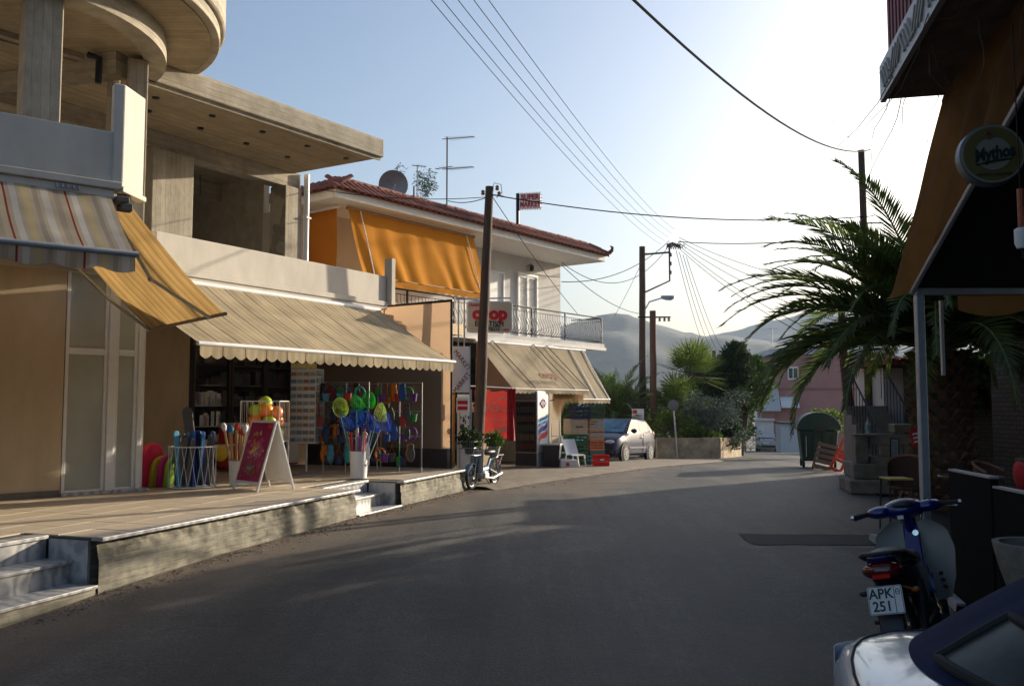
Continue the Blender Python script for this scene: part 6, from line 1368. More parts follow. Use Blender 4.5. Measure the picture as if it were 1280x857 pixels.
b = MB(); b.ball((0.03, 0, 0.0), 0.12, 0.155, 0.075, 18, 12, HB); b.ball((0.0, 0.16, 0.0), 0.07, 0.10, 0.045, 12, 8, HB); b.ball((0.0, -0.16, 0.0), 0.07, 0.10, 0.045, 12, 8, HB); b.build("headset_cover", m_sblue, st, smooth=True)
b = MB(); b.ball((-0.045, 0, 0.035), 0.055, 0.085, 0.035, 14, 8, HB); b.build("instrument_panel", m_plasticblack, st, smooth=True)
b = MB(); b.ball((0.14, 0, 0.0), 0.04, 0.09, 0.06, 14, 8, HB); b.build("headlight", m_lamp, st, smooth=True)
for s in (1, -1):
    b = MB(); b.tube([(0.0, 0.2 * s, 0.0), (-0.03, 0.27 * s, 0.0), (-0.06, 0.35 * s, -0.005)], 0.017, 10, HB); b.build("grip", m_rubber, st, smooth=True)
    b = MB(); b.tube([(0.02, 0.22 * s, -0.01), (0.05, 0.28 * s, -0.02), (0.0, 0.35 * s, -0.03)], 0.007, 6, HB); b.build("brake_lever", m_chrome, st, smooth=True)
    b = MB(); b.lathe([(0, 0), (0.016, 0), (0.016, 0.02), (0, 0.022)], 10, HB @ T(-0.06, 0.35 * s, -0.005) @ RX(-90 * s)); b.build("bar_end", m_chrome, st, smooth=True)
b = MB(); b.lathe([(0.02, 0), (0.02, 0.012), (0.012, 0.012), (0.012, 0.004), (0, 0.004)], 16, T(0.30, -0.045, 0.80) @ RY(-80)); b.build("ignition_lock", m_chrome, st, smooth=True)
b = MB(); b.box(0.30, 0.304, -0.02, 0.02, 0.88, 0.905, RY(-10)); b.build("sticker", m_whiteplastic, st)
b = MB(); b.tube([(-0.05, 0.10, 0.26), (-0.12, 0.26, 0.02)], 0.012, 6); b.build("side_stand", m_black, st)
for s in (1, -1):
    b = MB(); b.tube([HB @ Vector((0.04, 0.20 * s, -0.01)), Vector((0.50, 0.13 * s, 1.02)), Vector((0.52, 0.06 * s, 0.85)), Vector((0.46, 0.04 * s, 0.6))], 0.005, 5); b.build("control_cable", m_rubber, st, smooth=True)
# ================================================================== PLANTS
def frond(bl, br, base, az, el, L_, droop, nl=44, ll=0.46, wid=0.030, twist=0.0):
    """pinnate palm leaf: curved midrib and two rows of leaflets"""
    n = 18; pts = []; p = Vector(base); e = el
    for k in range(n + 1):
        pts.append(p.copy()); d = Vector((math.cos(R(az)) * math.cos(R(e)), math.sin(R(az)) * math.cos(R(e)), math.sin(R(e)))); p = p + d * (L_ / n); e -= droop / n * (0.5 + 1.2 * k / n)
    br.tube(pts, [0.022 * (1 - 0.85 * k / n) + 0.003 for k in range(n + 1)], 5)
    side = Vector((-math.sin(R(az)), math.cos(R(az)), 0)); side.rotate(Matrix.Rotation(R(twist), 3, Vector((math.cos(R(az)), math.sin(R(az)), 0))))
    for k in range(nl):
        f = 0.10 + 0.90 * k / nl; i = min(n - 1, int(f * n)); q = pts[i].lerp(pts[i + 1], f * n - i); tg = (pts[i + 1] - pts[i]).normalized(); up_ = side.cross(tg) * -1
        prof = math.sin(min(1, f * 1.05 + 0.12) * math.pi) ** 0.6 * 0.75 + 0.25
        for s in (1, -1):
            l2 = ll * prof * random.uniform(0.85, 1.12)
            dr = (side * s * (0.80 - 0.35 * f) + tg * (0.55 + 0.5 * f) + up_ * random.uniform(0.18, 0.42)).normalized()
            tip = q + dr * l2 + Vector((0, 0, -0.12 * l2 - 0.05 * random.random()))
            wv = tg * wid * random.uniform(0.8, 1.2) * 0.5; mid = q.lerp(tip, 0.45) + Vector((0, 0, 0.03 * l2))
            bl.add([q - wv * 0.5, q + wv * 0.5, mid + wv, tip, mid - wv], [(0, 1, 2, 3, 4)])
def palm(name, label, base, trunk_h, trunk_r, n, L_, elr, droop, mats=(None, None), ll=0.46, nl=44, wid=0.03, trunk=True, seed=1, skip=None):
    random.seed(seed)
    t = thing(name, label, "palm", T(*base))
    if trunk:
        b = MB(); b.tube([(0, 0, -0.2), (0, 0, trunk_h * 0.5), (0, 0, trunk_h)], [trunk_r * 0.9, trunk_r, trunk_r * 0.9], 18); b.build("trunk", m_bark, t, smooth=True)
        b = MB(); rows = int(trunk_h / 0.13)
        for r_ in range(rows):
            for k in range(13):
                a = 6.283 * (k + 0.5 * (r_ % 2)) / 13; z = 0.1 + 0.13 * r_; c, s = math.cos(a), math.sin(a); rr = trunk_r * 0.95
                p = Vector((c * rr, s * rr, z)); o = Vector((c, s, 0)); q = Vector((-s, c, 0)); l_ = random.uniform(0.07, 0.15)
                b.add([p - q * 0.10, p + q * 0.10, p + q * 0.05 + o * l_ + Vector((0, 0, 0.12)), p - q * 0.05 + o * l_ + Vector((0, 0, 0.12)), p + o * 0.02 + Vector((0, 0, 0.17))], [(0, 1, 2, 3), (3, 2, 4), (0, 3, 4), (1, 4, 2)])
        tag(b.build("leaf_bases", mat("palm_boots", (0.16, 0.10, 0.06), 0.9, var=0.5, scale=5), t), kind='stuff')
    bl, br = MB(), MB()
    for k in range(n):
        az = 360 * 0.61803 * k + random.uniform(-8, 8); f = k / n
        el = elr[1] - (elr[1] - elr[0]) * f ** 0.9 + random.uniform(-6, 6)
        b0 = Vector((math.cos(R(az)) * trunk_r * 0.5, math.sin(R(az)) * trunk_r * 0.5, trunk_h + 0.05 + 0.1 * (1 - f)))
        frond(bl, br, b0, az, el, L_ * random.uniform(0.85, 1.08), droop * (0.75 + 0.5 * f), nl, ll, wid, random.uniform(-25, 25))
    tag(bl.build("fronds", f_palm, t), kind='stuff'); br.build("midribs", mat("palm_midrib", (0.14, 0.15, 0.06), 0.6), t)
    return t
palm("palm_tree", "big stout date palm arching over the right side of the road", (6.75, 13.9, gz(0, 13.9)), 2.45, 0.42, 104, 3.4, (14, 78), 82, ll=0.56, nl=64, wid=0.060, seed=4)
palm("palm_tree", "bushy date palm behind the parked car", (4.35, 37.0, gz(0, 37)), 1.5, 0.3, 56, 2.9, (0, 82), 66, ll=0.5, nl=30, wid=0.06, seed=9)
# fan palm
def fan_palm(name, label, base, h, n, R_, seed):
    random.seed(seed); t = thing(name, label, "palm", T(*base)); b = MB(); br = MB()
    b2 = MB(); b2.tube([(0, 0, -0.2), (0, 0, h)], [0.16, 0.14], 10); b2.build("trunk", m_bark, t, smooth=True)
    for k in range(n):
        az = 222.5 * k + random.uniform(-10, 10); el = 80 - 110 * (k / n); d = Vector((math.cos(R(az)) * math.cos(R(el)), math.sin(R(az)) * math.cos(R(el)), math.sin(R(el))))
        c = Vector((0, 0, h)) + d * random.uniform(0.6, 0.95); br.tube([(0, 0, h), c], 0.015, 4)
        s = d.cross(Vector((0, 0, 1))).normalized() if abs(d.z) < 0.97 else Vector((1, 0, 0)); u = s.cross(d)
        for q in range(17):
            a = R(-115 + 230 * q / 16); dr = (d * math.cos(a) + s * math.sin(a) + u * 0.12).normalized(); tip = c + dr * R_ * (0.8 + 0.2 * math.cos(a)) + Vector((0, 0, -0.10)); w_ = u.cross(dr).normalized() * 0.035
            b.add([c, c.lerp(tip, 0.55) + w_, tip, c.lerp(tip, 0.55) - w_], [(0, 1, 2, 3)])
    tag(b.build("fans", f_yellow, t), kind='stuff'); br.build("stalks", m_bark, t)
fan_palm("fan_palm", "bright yellow green fan palm behind the planter wall", (7.75, 38.0, gz(0, 38)), 3.5, 30, 1.05, 3)
fan_palm("fan_palm", "lower fan palm left of the round sign", (6.9, 36.8, gz(0, 36.8)), 2.0, 20, 0.9, 5)
def bush(name, label, base, lobes, fol, n, size, elong=2.0, cat="bush", trunk=None, seed=2, group=None):
    random.seed(seed); t = thing(name, label, cat, T(*base), group); b = MB()
    for (c, r) in lobes: leaf_cloud(b, c, r, int(n * (r[0] * r[2]) ** 0.8) + 40, size, 0.0, elong=elong)
    tag(b.build("crown", fol, t), kind='stuff')
    b = MB(); tz = max(c[2] for c, r in lobes)
    b.tube([(0, 0, -0.2), (0.04, 0, tz * 0.5), (0, 0, tz)], [0.10, 0.07, 0.02], 8)
    for (c, r) in lobes[:8]: b.tube([(0, 0, min(c[2] * 0.4, tz * 0.4)), (c[0] * 0.6, c[1] * 0.6, c[2] * 0.8), c], [0.05, 0.03, 0.01], 5)
    b.build("trunk", m_bark, t)
    return t
def lobes(n, sx, sy, z0, z1, r0, r1):
    return [((random.uniform(-sx, sx), random.uniform(-sy, sy), random.uniform(z0, z1)), (random.uniform(r0, r1),) * 2 + (random.uniform(r0, r1) * 0.8,)) for _ in range(n)]
random.seed(31)
def shifted(x, y): return (x, y, gz(x, y))
bush("shrub", "blue grey needle shrub spilling over the planter wall", shifted(8.2, 35.8), lobes(16, 1.15, 0.6, 0.7, 2.4, 0.45, 0.7), f_blue, 900, 0.16, 5, seed=3)
bush("shrub", "bright green low shrub beside the round sign's post", shifted(6.45, 35.2), lobes(12, 0.9, 0.4, 0.6, 1.7, 0.3, 0.5), f_yellow, 900, 0.12, 1.8, seed=4)
bush("shrub", "dark leafy shrub at the planter's right end", shifted(8.9, 36.8), lobes(8, 0.5, 0.5, 0.5, 1.5, 0.35, 0.5), f_dark, 800, 0.14, 2.2, seed=5)
bush("shrub", "green shrub trailing over the middle of the planter wall", shifted(7.5, 35.0), lobes(8, 0.8, 0.3, 0.7, 1.2, 0.25, 0.4), f_green, 900, 0.11, 1.8, seed=6)
def conifer(name, label, base, h, r, n, fol, seed, lean=0.0):
    random.seed(seed); t = thing(name, label, "tree", T(*base)); b = MB(); bt = MB()
    bt.tube([(0, 0, -0.2), (lean * 0.5, 0, h * 0.5), (lean, 0, h)], [0.2, 0.14, 0.02], 8)
    for k in range(n):
        f = random.random() ** 0.8; z = h * (0.40 + 0.60 * f); az = random.uniform(0, 6.283); rr = r * (1 - f) ** 0.7 * random.uniform(0.55, 1.1) + 0.15
        o = Vector((lean * f, 0, z)); e = o + Vector((math.cos(az) * rr, math.sin(az) * rr, rr * random.uniform(0.15, 0.6))); bt.tube([o, e], [0.025, 0.006], 4)
        for q in range(5):
            c = o.lerp(e, 0.35 + 0.65 * q / 4); leaf_cloud(b, c, (0.26, 0.26, 0.22), 26, 0.20, -0.6, elong=3.5)
    tag(b.build("crown", fol, t), kind='stuff'); bt.build("trunk", m_bark, t, smooth=True); return t
conifer("conifer_tree", "tall dark conifer left of the far pink building", shifted(10.0, 41.0), 5.0, 1.45, 95, f_dark, 2, 0.5)
conifer("conifer_tree", "yellow green cypress leaning to the right over the road", shifted(10.9, 42.5), 4.5, 1.5, 100, f_green, 6, 0.8)
conifer("conifer_tree", "shorter conifer behind the fan palm", shifted(9.2, 43.0), 4.6, 1.4, 50, f_dark, 8)
for i, (x, y, s_, lab) in enumerate(((3.0, 48, 1.0, "leafy tree behind the house's far corner"), (6.3, 47, 0.85, "round leafy tree behind the tall utility pole"), (9.0, 52, 0.95, "leafy tree seen between the poles and the conifers"), (13.2, 58, 0.8, "dark tree beside the road in front of the far cars"), (15.0, 64, 0.8, "farthest dark tree left of the distant cars"))):
    bush("leafy_tree", lab, shifted(x, y), lobes(14, 2.0 * s_, 1.5, 1.2, 3.6 * s_, 0.8, 1.2), f_dark if i % 2 else f_green, 260, 0.32, 1.8, "tree", seed=40 + i, group="trees behind the planter")
# planter wall with its two faces
m_plaster = mat("stained_plaster", (0.44, 0.34, 0.22), 0.9, var=0.35, scale=2.2, bump=0.3, dirt=(0.17, 0.12, 0.08))
pw = thing("planter_wall", "low stained ochre planter wall beyond the parked car", "wall", T(0, 0, 0))
def wallseg(p0, p1, h, th, nm="wall_face"):
    d = Vector((p1[0] - p0[0], p1[1] - p0[1], 0)); L_ = d.length; n = int(L_ / 0.15); b = MB()
    z0, z1 = gz(*p0), gz(*p1); s = Vector((-d.y, d.x, 0)).normalized() * th
    def fn(u, v):
        p = Vector((p0[0], p0[1], 0)) + d * u; z = z0 + (z1 - z0) * u - 0.3 + (h + 0.3) * v; w_ = 0.012 * mnoise.noise(Vector((u * L_ * 2, z * 2, 1)))
        return (p.x + s.x * 0 + s.normalized().x * w_, p.y + s.normalized().y * w_, z + 0.02 * mnoise.noise(Vector((u * L_ * 1.5, 0, 3))) * v)
    b.slab(fn, n, 6, s); b.build(nm, m_plaster, pw, smooth=50)
wallseg((5.55, 33.8), (8.05, 34.3), 0.78, 0.2); wallseg((8.06, 34.3), (10.0, 38.6), 0.80, 0.2)
b = MB(); b.box(-0.03, 0.03, -0.02, 0.02, -0.3, 0.78); b.build("corner_stain", m_plaster, pw, M=T(8.05, 34.28, gz(8, 34.3)))
# round sign seen from the back
rs = thing("road_sign", "grey back of a round road sign on a leaning post", "sign", T(6.28, 33.6, gz(0, 33.6)) @ RY(-4))
b = MB(); b.tube([(0, 0, -0.1), (0, 0, 2.2)], 0.028, 8); b.build("post", m_grey, rs, smooth=True)
b = MB(); b.lathe([(0, -0.012), (0.20, -0.012), (0.215, 0.0), (0.20, 0.012), (0, 0.012)], 28, T(0, -0.03, 2.02) @ RX(90)); b.build("disc", mat("sign_back_grey", (0.13, 0.135, 0.14), 0.7), rs, smooth=40)
rp = thing("parking_sign", "small pale sign with red mark fixed low on the tall pole", "sign", T(5.05, 35.4, gz(0, 35.4) + 0.0))
b = MB(); b.box(-0.24, 0.24, -0.02, 0.02, 1.45, 1.95); b.build("panel", m_whiteplastic, rp); b = MB(); b.box(-0.2, -0.04, -0.026, -0.021, 1.75, 1.9); b.build("red_mark", m_coopred, rp); b = MB(); b.tube([(0, 0.03, -0.1), (0, 0.03, 1.9)], 0.025, 6); b.build("post", m_grey, rp)
# ================================================================== POLES BEYOND
tp = tapered_pole("utility_pole", "tall dark utility pole with side frame and street lamp", (5.62, 38, gz(0, 38)), (5.68, 38, 8.5), 0.17, 0.13)
b = MB(); b.tube([(0.06, 0, 8.75), (1.28, 0, 8.85)], 0.045, 6); b.tube([(1.24, 0, 9.15), (1.24, 0, 7.6), (0.06, 0, 7.05)], 0.04, 6); b.build("side_frame", mat("rusty_iron", (0.09, 0.05, 0.04), 0.8), tp)
for k in range(4): mesh_obj("insulator", insm, None, tp, M=T(1.30, 0.05 * k, 9.05 - 0.38 * k) @ Matrix.Diagonal((1.6, 1.6, 1.6, 1)))
for k in range(6): mesh_obj("insulator", insm, None, tp, M=T(1.2 + 0.1 * k, 0.1, 9.15 - 0.03 * abs(k - 2)) @ Matrix.Diagonal((1.6, 1.6, 1.6, 1)))
b = MB()
for k in range(7): b.tube([(1.1 + 0.1 * k, 0, 9.0), (1.2 + 0.12 * k, 0.1, 9.25 + 0.05 * math.sin(k * 2)), (1.35 + 0.1 * k, 0.05, 9.0)], 0.02, 4)
b.build("jumper_wires", m_black, tp)
b = MB(); b.tube([(0.15, 0, 5.8), (0.16, 0, 6.35), (0.35, 0, 6.68), (0.9, 0, 6.85)], 0.03, 8); la = b.build("lamp_arm", m_grey, tp, smooth=True)
b = MB(); b.loft([[(x, -w_, 6.83 - h_ + 0.04), (x, w_, 6.83 - h_ + 0.04), (x, w_ * 0.7, 6.93 + 0.02), (x, -w_ * 0.7, 6.93 + 0.02)] for x, w_, h_ in ((0.85, 0.05, 0.05), (1.05, 0.12, 0.10), (1.3, 0.13, 0.12), (1.42, 0.06, 0.05))]); b.build("lamp_head", mat("lamp_grey", (0.30, 0.32, 0.34), 0.4, 0.3), tp, bevel=0.02)
tp2 = tapered_pole("utility_pole", "shorter brown utility pole in front of the trees", (5.80, 36.2, gz(0, 36.2)), (5.82, 36.2, 5.5), 0.15, 0.13, mat("pole_red_brown", (0.12, 0.06, 0.04), 0.85, var=0.3, stretch=(6, 6, .5)))
b = MB(); b.tube([(-0.6, 0, 5.75), (0.75, 0, 5.75)], 0.035, 6); b.build("cross_arm", m_black, tp2)
for x in (0.3, 0.5, 0.68): mesh_obj("insulator", insm, None, tp2, M=T(x, 0, 5.58) @ Matrix.Diagonal((1.3, 1.3, 1.3, 1)))
tp3 = tapered_pole("utility_pole", "far utility pole above the dark conifer", (16.1, 70, gz(0, 70)), (16.1, 70, 5.9), 0.2, 0.16)
b = MB(); b.tube([(-1.6, 0, 7.4), (1.6, 0, 7.4)], 0.05, 5); b.tube([(-0.5, 0, 7.0), (0.9, 0, 7.0)], 0.04, 5); b.build("cross_arm", m_black, tp3)
tp4 = tapered_pole("utility_pole", "thin dark pole rising behind the big palm", (8.3, 20.5, gz(0, 20.5)), (8.28, 20.5, 7.65), 0.10, 0.075)
b = MB(); b.tube([(-0.02, 0, 5.9), (0.45, 0, 5.9)], 0.02, 5); b.build("cross_arm", m_black, tp4)
# ================================================================== FAR STREET
m_pink = mat("pink_render", (0.42, 0.22, 0.20), 0.85, var=0.10, scale=0.8); m_pink2 = mat("orange_render", (0.50, 0.20, 0.08), 0.85, var=0.1)
pk = thing("apartment_building", "pink three storey apartment building down the road", "building", T(22.2, 75, gz(0, 75) - 0.3) @ RZ(-6))
b = MB(); b.box(0, 10, 0, 8, 0, 8.5); b.build("wall", m_pink, pk)
b = MB(); b.box(-0.3, 10.3, -0.3, 8, 8.501, 8.9); b.build("roof", mat("pale_roof", (0.55, 0.57, 0.60), 0.6), pk)
b = MB(); b.box(0.0, 10, -0.05, 0.0, 5.45, 5.65); b.build("string_course", mat("pink_dark", (0.30, 0.13, 0.12)), pk)
for (x, z) in ((1.7, 6.9), (6.2, 6.9), (6.2, 3.6)):
    b = MB(); b.box(x - 0.45, x + 0.45, -0.06, -0.001, z - 0.55, z + 0.55); f = b.build("window", m_alu, pk)
    for s in (-0.2, 0.2): b = MB(); b.box(x + s - 0.15, x + s + 0.15, -0.075, -0.062, z - 0.42, z + 0.42); b.build("pane", m_dglass, f)
b = MB(); b.slab(lambda u, v: (0.5 + 1.5 * u, -0.02 - 0.9 * v, 4.9 - 0.9 * v * v), 6, 6, (0, 0, -0.03)); b.build("door_awning", m_whiteplastic, pk, smooth=True)
for z in (2.9, 5.7):
    b = MB(); b.box(-1.6, 0.0, -0.6, 4, z, z + 0.16); bl_ = b.build("balcony", m_whiteplastic, pk)
    b = MB(); 
    for k in range(16): b.tube([(-1.58 + 0.1 * k, -0.58, z + 0.16), (-1.58 + 0.1 * k, -0.58, z + 1.05)], 0.015, 4)
    b.tube([(-1.58, -0.58, z + 1.05), (0, -0.58, z + 1.05)], 0.03, 5); b.build("railing", m_grey, bl_)
b = MB(); b.slab(lambda u, v: (-1.5 + 1.9 * u, -0.1 - 1.2 * v, 5.6 - 1.9 * v), 4, 4, (0, 0, 0.03)); b.build("balcony_awning", mat("pale_awning", (0.50, 0.50, 0.50), 0.8), pk)
b = MB(); b.box(-1.55, -0.02, -0.1, 0.0, 0.3, 2.89); b.build("ground_wall", m_whiteplastic, pk)
b = MB(); b.box(-1.0, -0.02, -0.2, -0.11, 3.1, 5.4); b.build("balcony_back_wall", m_pink2, pk)
b = MB(); b.box(-2.1, -0.9, -0.9, -0.8, 3.7, 4.7); b.build("hanging_sign", mat("lilac_sign", (0.30, 0.27, 0.45), 0.5), pk)
b = MB(); b.box(-1.3, -0.9, -0.5, -0.1, 1.9, 2.5); b.build("air_conditioner", m_whiteplastic, pk, bevel=0.03)
b = MB(); b.tube([(0.4, 2, 8.9), (0.4, 2, 11.0)], 0.04, 5); b.tube([(-0.5, 2, 10.8), (0.9, 2, 10.9)], 0.025, 5); b.build("roof_aerial", m_grey, pk)
pk2 = thing("pale_building", "pale grey building end behind the conifers at the road's bend", "building", T(16.5, 88, gz(0, 88) - 0.3))
b = MB(); b.box(-1.5, 6.5, 0, 7, 0, 5.4); b.build("wall", mat("pale_render", (0.34, 0.34, 0.33), 0.85), pk2); b = MB(); b.box(-1.8, 6.8, -0.4, 7.2, 5.401, 5.7); b.build("roof", m_whiteplastic, pk2)
for x in (0.6, 3.0, 5.2):
    for z in (1.6, 4.0):
        b = MB(); b.box(x - 0.5, x + 0.5, -0.05, -0.001, z - 0.6, z + 0.6); f = b.build("window", m_alu, pk2); b = MB(); b.box(x - 0.4, x + 0.4, -0.07, -0.052, z - 0.5, z + 0.5); b.build("pane", m_dglass, f)
ks = thing("kiosk", "small white kiosk with dark red door behind the rubbish container", "kiosk", T(19.1, 62, gz(0, 62)))
b = MB(); b.box(-0.25, 1.1, 0, 1.2, 0, 2.0); b.build("wall", m_whiteplastic, ks); b = MB(); b.box(-0.35, 2.2, -0.25, 1.3, 2.001, 2.12); b.build("roof", mat("kiosk_roof", (0.12, 0.10, 0.10)), ks); b = MB(); b.box(1.101, 2.1, 0.1, 1.2, 0, 2.0); b.build("side", m_dark, ks); b = MB(); b.box(1.15, 1.9, 0.03, 0.099, 0.2, 1.95); b.build("red_door", mat("dark_red", (0.20, 0.02, 0.02), 0.6), ks)
bush("leafy_tree", "bright green little tree above the rubbish container", shifted(12.1, 34.5), lobes(10, 0.55, 0.5, 1.0, 1.7, 0.3, 0.45), f_yellow, 900, 0.13, 1.8, "tree", seed=77)
# backdrop houses and trees that close the view right of the pink block
for i, (x, y, w_, h, lab) in enumerate(((34, 80, 9, 6.5, "cream house right of the pink block, mostly hidden by the palm"), (30, 52, 9, 4.2, "low ochre house behind the big palm"),)):
    t = thing("far_house", lab, "building", T(x, y, gz(0, y) - 0.4)); b = MB(); b.box(-w_ / 2, w_ / 2, 0, 8, 0, h); b.build("wall", m_beige if i else m_lightwhite, t); b = MB(); b.box(-w_ / 2 - 0.3, w_ / 2 + 0.3, -0.3, 8.3, h + 0.001, h + 0.3); b.build("roof", m_terra, t)
# ================================================================== RIGHT-HAND SIDE
m_brick = bpy.data.materials.new("painted_brick"); m_brick.use_nodes = True
N, L = nodes_of(m_brick); P = N["Principled BSDF"]; P.inputs["Roughness"].default_value = 0.9
tc = N.new("ShaderNodeTexCoord"); sxx = N.new("ShaderNodeSeparateXYZ"); L.new(tc.outputs["Object"], sxx.inputs[0]); axy = N.new("ShaderNodeMath"); axy.operation = 'ADD'; L.new(sxx.outputs[0], axy.inputs[0]); L.new(sxx.outputs[1], axy.inputs[1]); mpg = N.new("ShaderNodeCombineXYZ"); L.new(axy.outputs[0], mpg.inputs[0]); L.new(sxx.outputs[2], mpg.inputs[1])
bt_ = N.new("ShaderNodeTexBrick"); bt_.inputs["Scale"].default_value = 1.0; bt_.inputs["Brick Width"].default_value = 0.24; bt_.inputs["Row Height"].default_value = 0.085; bt_.inputs["Mortar Size"].default_value = 0.010
bt_.inputs["Color1"].default_value = (0.115, 0.095, 0.08, 1); bt_.inputs["Color2"].default_value = (0.085, 0.07, 0.06, 1); bt_.inputs["Mortar"].default_value = (0.045, 0.04, 0.033, 1); L.new(mpg.outputs[0], bt_.inputs["Vector"])
L.new(bt_.outputs["Color"], P.inputs["Base Color"]); bp = N.new("ShaderNodeBump"); bp.inputs["Strength"].default_value = 0.6; bp.inputs["Distance"].default_value = 0.01; bp.invert = True; L.new(bt_.outputs["Fac"], bp.inputs["Height"]); L.new(bp.outputs[0], P.inputs["Normal"])
bh = thing("brick_house", "low painted brick house with outside stair behind the big palm", "building", T(8.35, 19.2, gz(0, 19.2)))
b = MB(); b.box(0.45, 6, 0, 2.2, 0, 2.5); b.build("wall", m_brick, bh)
b = MB(); b.box(0.0, 0.449, 0.6, 2.2, 0, 2.45); b.build("white_end_wall", m_lightwhite, bh)
b = MB(); b.box(-0.25, 6.2, -0.25, 2.4, 2.501, 2.6); b.build("roof", m_terra, bh)
ec = tile_mesh(0.3, 0.1, 0.085, "eave_tile")
for k in range(20): mesh_obj("eave_tile", ec, None, bh, M=T(-0.2 + 0.2 * k, -0.38, 2.56) @ RX(14))
b = MB()
for k in range(8): b.box(-0.95, -0.05, -1.4 + 0.24 * k, -1.16 + 0.24 * k, 0, 0.2 * (k + 1))
b.build("stair", mat("stair_concrete", (0.2, 0.18, 0.16)), bh)
for s in (-0.9, -0.1):
    b = MB(); b.tube([(s, -1.4, 1.0), (s, 0.5, 2.6)], 0.022, 6); b.build("handrail", m_black, bh)
    bb2 = MB(); bb2.tube([(0, 0, 0), (0, 0, 0.82)], 0.009, 5); bm2 = bb2.mesh("baluster"); bm2.materials.append(m_black)
    for k in range(13): mesh_obj("baluster", bm2, None, bh, M=T(s, -1.38 + 0.155 * k, 0.2 + 0.130 * k))
tt = thing("tree_trunk", "slender leaning bare trunk with whitewashed foot by the container", "tree", T(7.75, 20.3, gz(0, 20)))
b = MB(); b.tube([(0.06, 0, 0.62), (0.02, 0, 1.4), (-0.12, 0, 3.2), (-0.1, 0, 4.0)], [0.12, 0.11, 0.10, 0.06], 10); b.build("trunk", mat("red_bark", (0.10, 0.045, 0.035), 0.9, var=0.3), tt, smooth=True)
b = MB(); b.tube([(0.0, 0, -0.2), (0.05, 0, 0.3), (0.06, 0, 0.62)], [0.17, 0.14, 0.12], 10); b.build("whitewashed_foot", mat("whitewash", (0.42, 0.40, 0.37), 0.9, var=0.5), tt, smooth=True)
nbh = thing("neighbour_house", "dark brick house behind the restaurant terrace at the right edge", "building", T(9.3, 8.5, gz(0, 10)))
b = MB(); b.box(0, 6, 0, 8.6, -0.3, 6.8); b.build("wall", m_brick, nbh)
b = MB(); b.box(-0.3, 6.3, -0.3, 8.9, 6.801, 7.0); b.build("roof", m_terra, nbh)
b = MB(); b.box(-0.06, -0.001, 3.2, 4.2, 0, 2.1); b.build("door", mat("maroon_door", (0.14, 0.02, 0.02), 0.6), nbh)
bush("leafy_tree", "dark leafy tree added between the brick houses to break up straight shadow edges", shifted(10.6, 18.4), lobes(14, 1.2, 0.5, 1.6, 3.6, 0.5, 0.8), f_dark, 420, 0.22, 1.8, "tree", seed=91)  # added crown, roughens the straight house shadow on the road
# rubbish container
du = thing("rubbish_container", "large green rubbish container with rounded lid and wheels", "container", T(8.38, 24.3, gz(0, 24.3)) @ RZ(-14))
m_cgreen = mat("container_green", (0.02, 0.055, 0.04), 0.5, var=0.3, scale=3, bump=0.05)
b = MB(); b.loft([[(-w_, -d_, z), (w_, -d_, z), (w_, d_, z), (-w_, d_, z)] for w_, d_, z in ((0.42, 0.42, 0.18), (0.50, 0.52, 1.0))]); b.build("body", m_cgreen, du, bevel=0.03)
b = MB(); b.slab(lambda u, v: (-0.54 + 1.08 * v, -0.56 * math.cos(math.pi * u), 1.02 + 0.46 * math.sin(math.pi * u)), 16, 4, (0, 0, 0.02)); 
pts = [( -0.56 * math.cos(math.pi * k / 16), 1.02 + 0.45 * math.sin(math.pi * k / 16)) for k in range(17)]
b2 = MB(); b2.slab(lambda u, v: (-0.56 * math.cos(math.pi * u), -0.54 + 1.08 * v, 1.02 + 0.46 * math.sin(math.pi * u)), 20, 4, (0, 0, 0.02)); b2.build("lid", m_cgreen, du, smooth=40)
b = MB(); b.extr(pts, -0.53, -0.50); b.build("lid_end", m_cgreen, du); b = MB(); b.extr(pts, 0.50, 0.53); b.build("lid_end", m_cgreen, du)
b = MB(); b.tube([(-0.575 * math.cos(math.pi * k / 20), -0.545, 1.02 + 0.475 * math.sin(math.pi * k / 20)) for k in range(21)], 0.014, 6); b.build("lid_rim", m_grey, du, smooth=True)
for (x, y) in ((-0.4, -0.45), (0.4, -0.45), (-0.4, 0.4), (0.4, 0.4)):
    b = MB(); b.lathe([(0, -0.03), (0.1, -0.03), (0.1, 0.03), (0, 0.03)], 16, T(x, y, 0.1) @ RY(90)); b.build("wheel", m_rubber, du, smooth=40)
for k in range(4): b = MB(); b.box(-0.38 + 0.24 * k, -0.35 + 0.24 * k, -0.535, -0.48, 0.3, 0.95); b.build("rib", m_cgreen, du)
b = MB(); b.box(-0.14, 0.18, -0.55, -0.50, 0.98, 1.10); b.build("handle", m_plasticblack, du)
b = MB(); b.box(-0.335, -0.325, -0.545, -0.536, 0.3, 0.85); b.build("white_stripe", m_whiteplastic, du)
# pallet leaning
pa = thing("wooden_pallet", "wooden pallet leaning against the green container", "pallet", T(7.92, 22.7, gz(0, 22.7)) @ RZ(-20) @ RX(-26) @ RY(14))
pbm = MB(); pbm.box(-0.25, 0.25, 0, 0.02, 0, 0.10); pmes = pbm.mesh("plank"); pmes.materials.append(mat("pallet_wood", (0.13, 0.105, 0.08), 0.85, var=0.3, stretch=(0.6, 6, 6)))
for k in range(5): mesh_obj("plank", pmes, None, pa, M=T(0, 0, 0.03 + 0.155 * k))
for x in (-0.22, 0.22): b = MB(); b.box(x - 0.03, x + 0.03, 0.021, 0.09, 0, 0.78); b.build("bearer", MATS["pallet_wood"], pa)
ob = thing("orange_barrier", "orange red plastic barrier board leaning beside the pallet", "barrier", T(8.08, 22.2, gz(0, 22.2)) @ RZ(-15) @ RY(26) @ RX(-10))
b = MB()
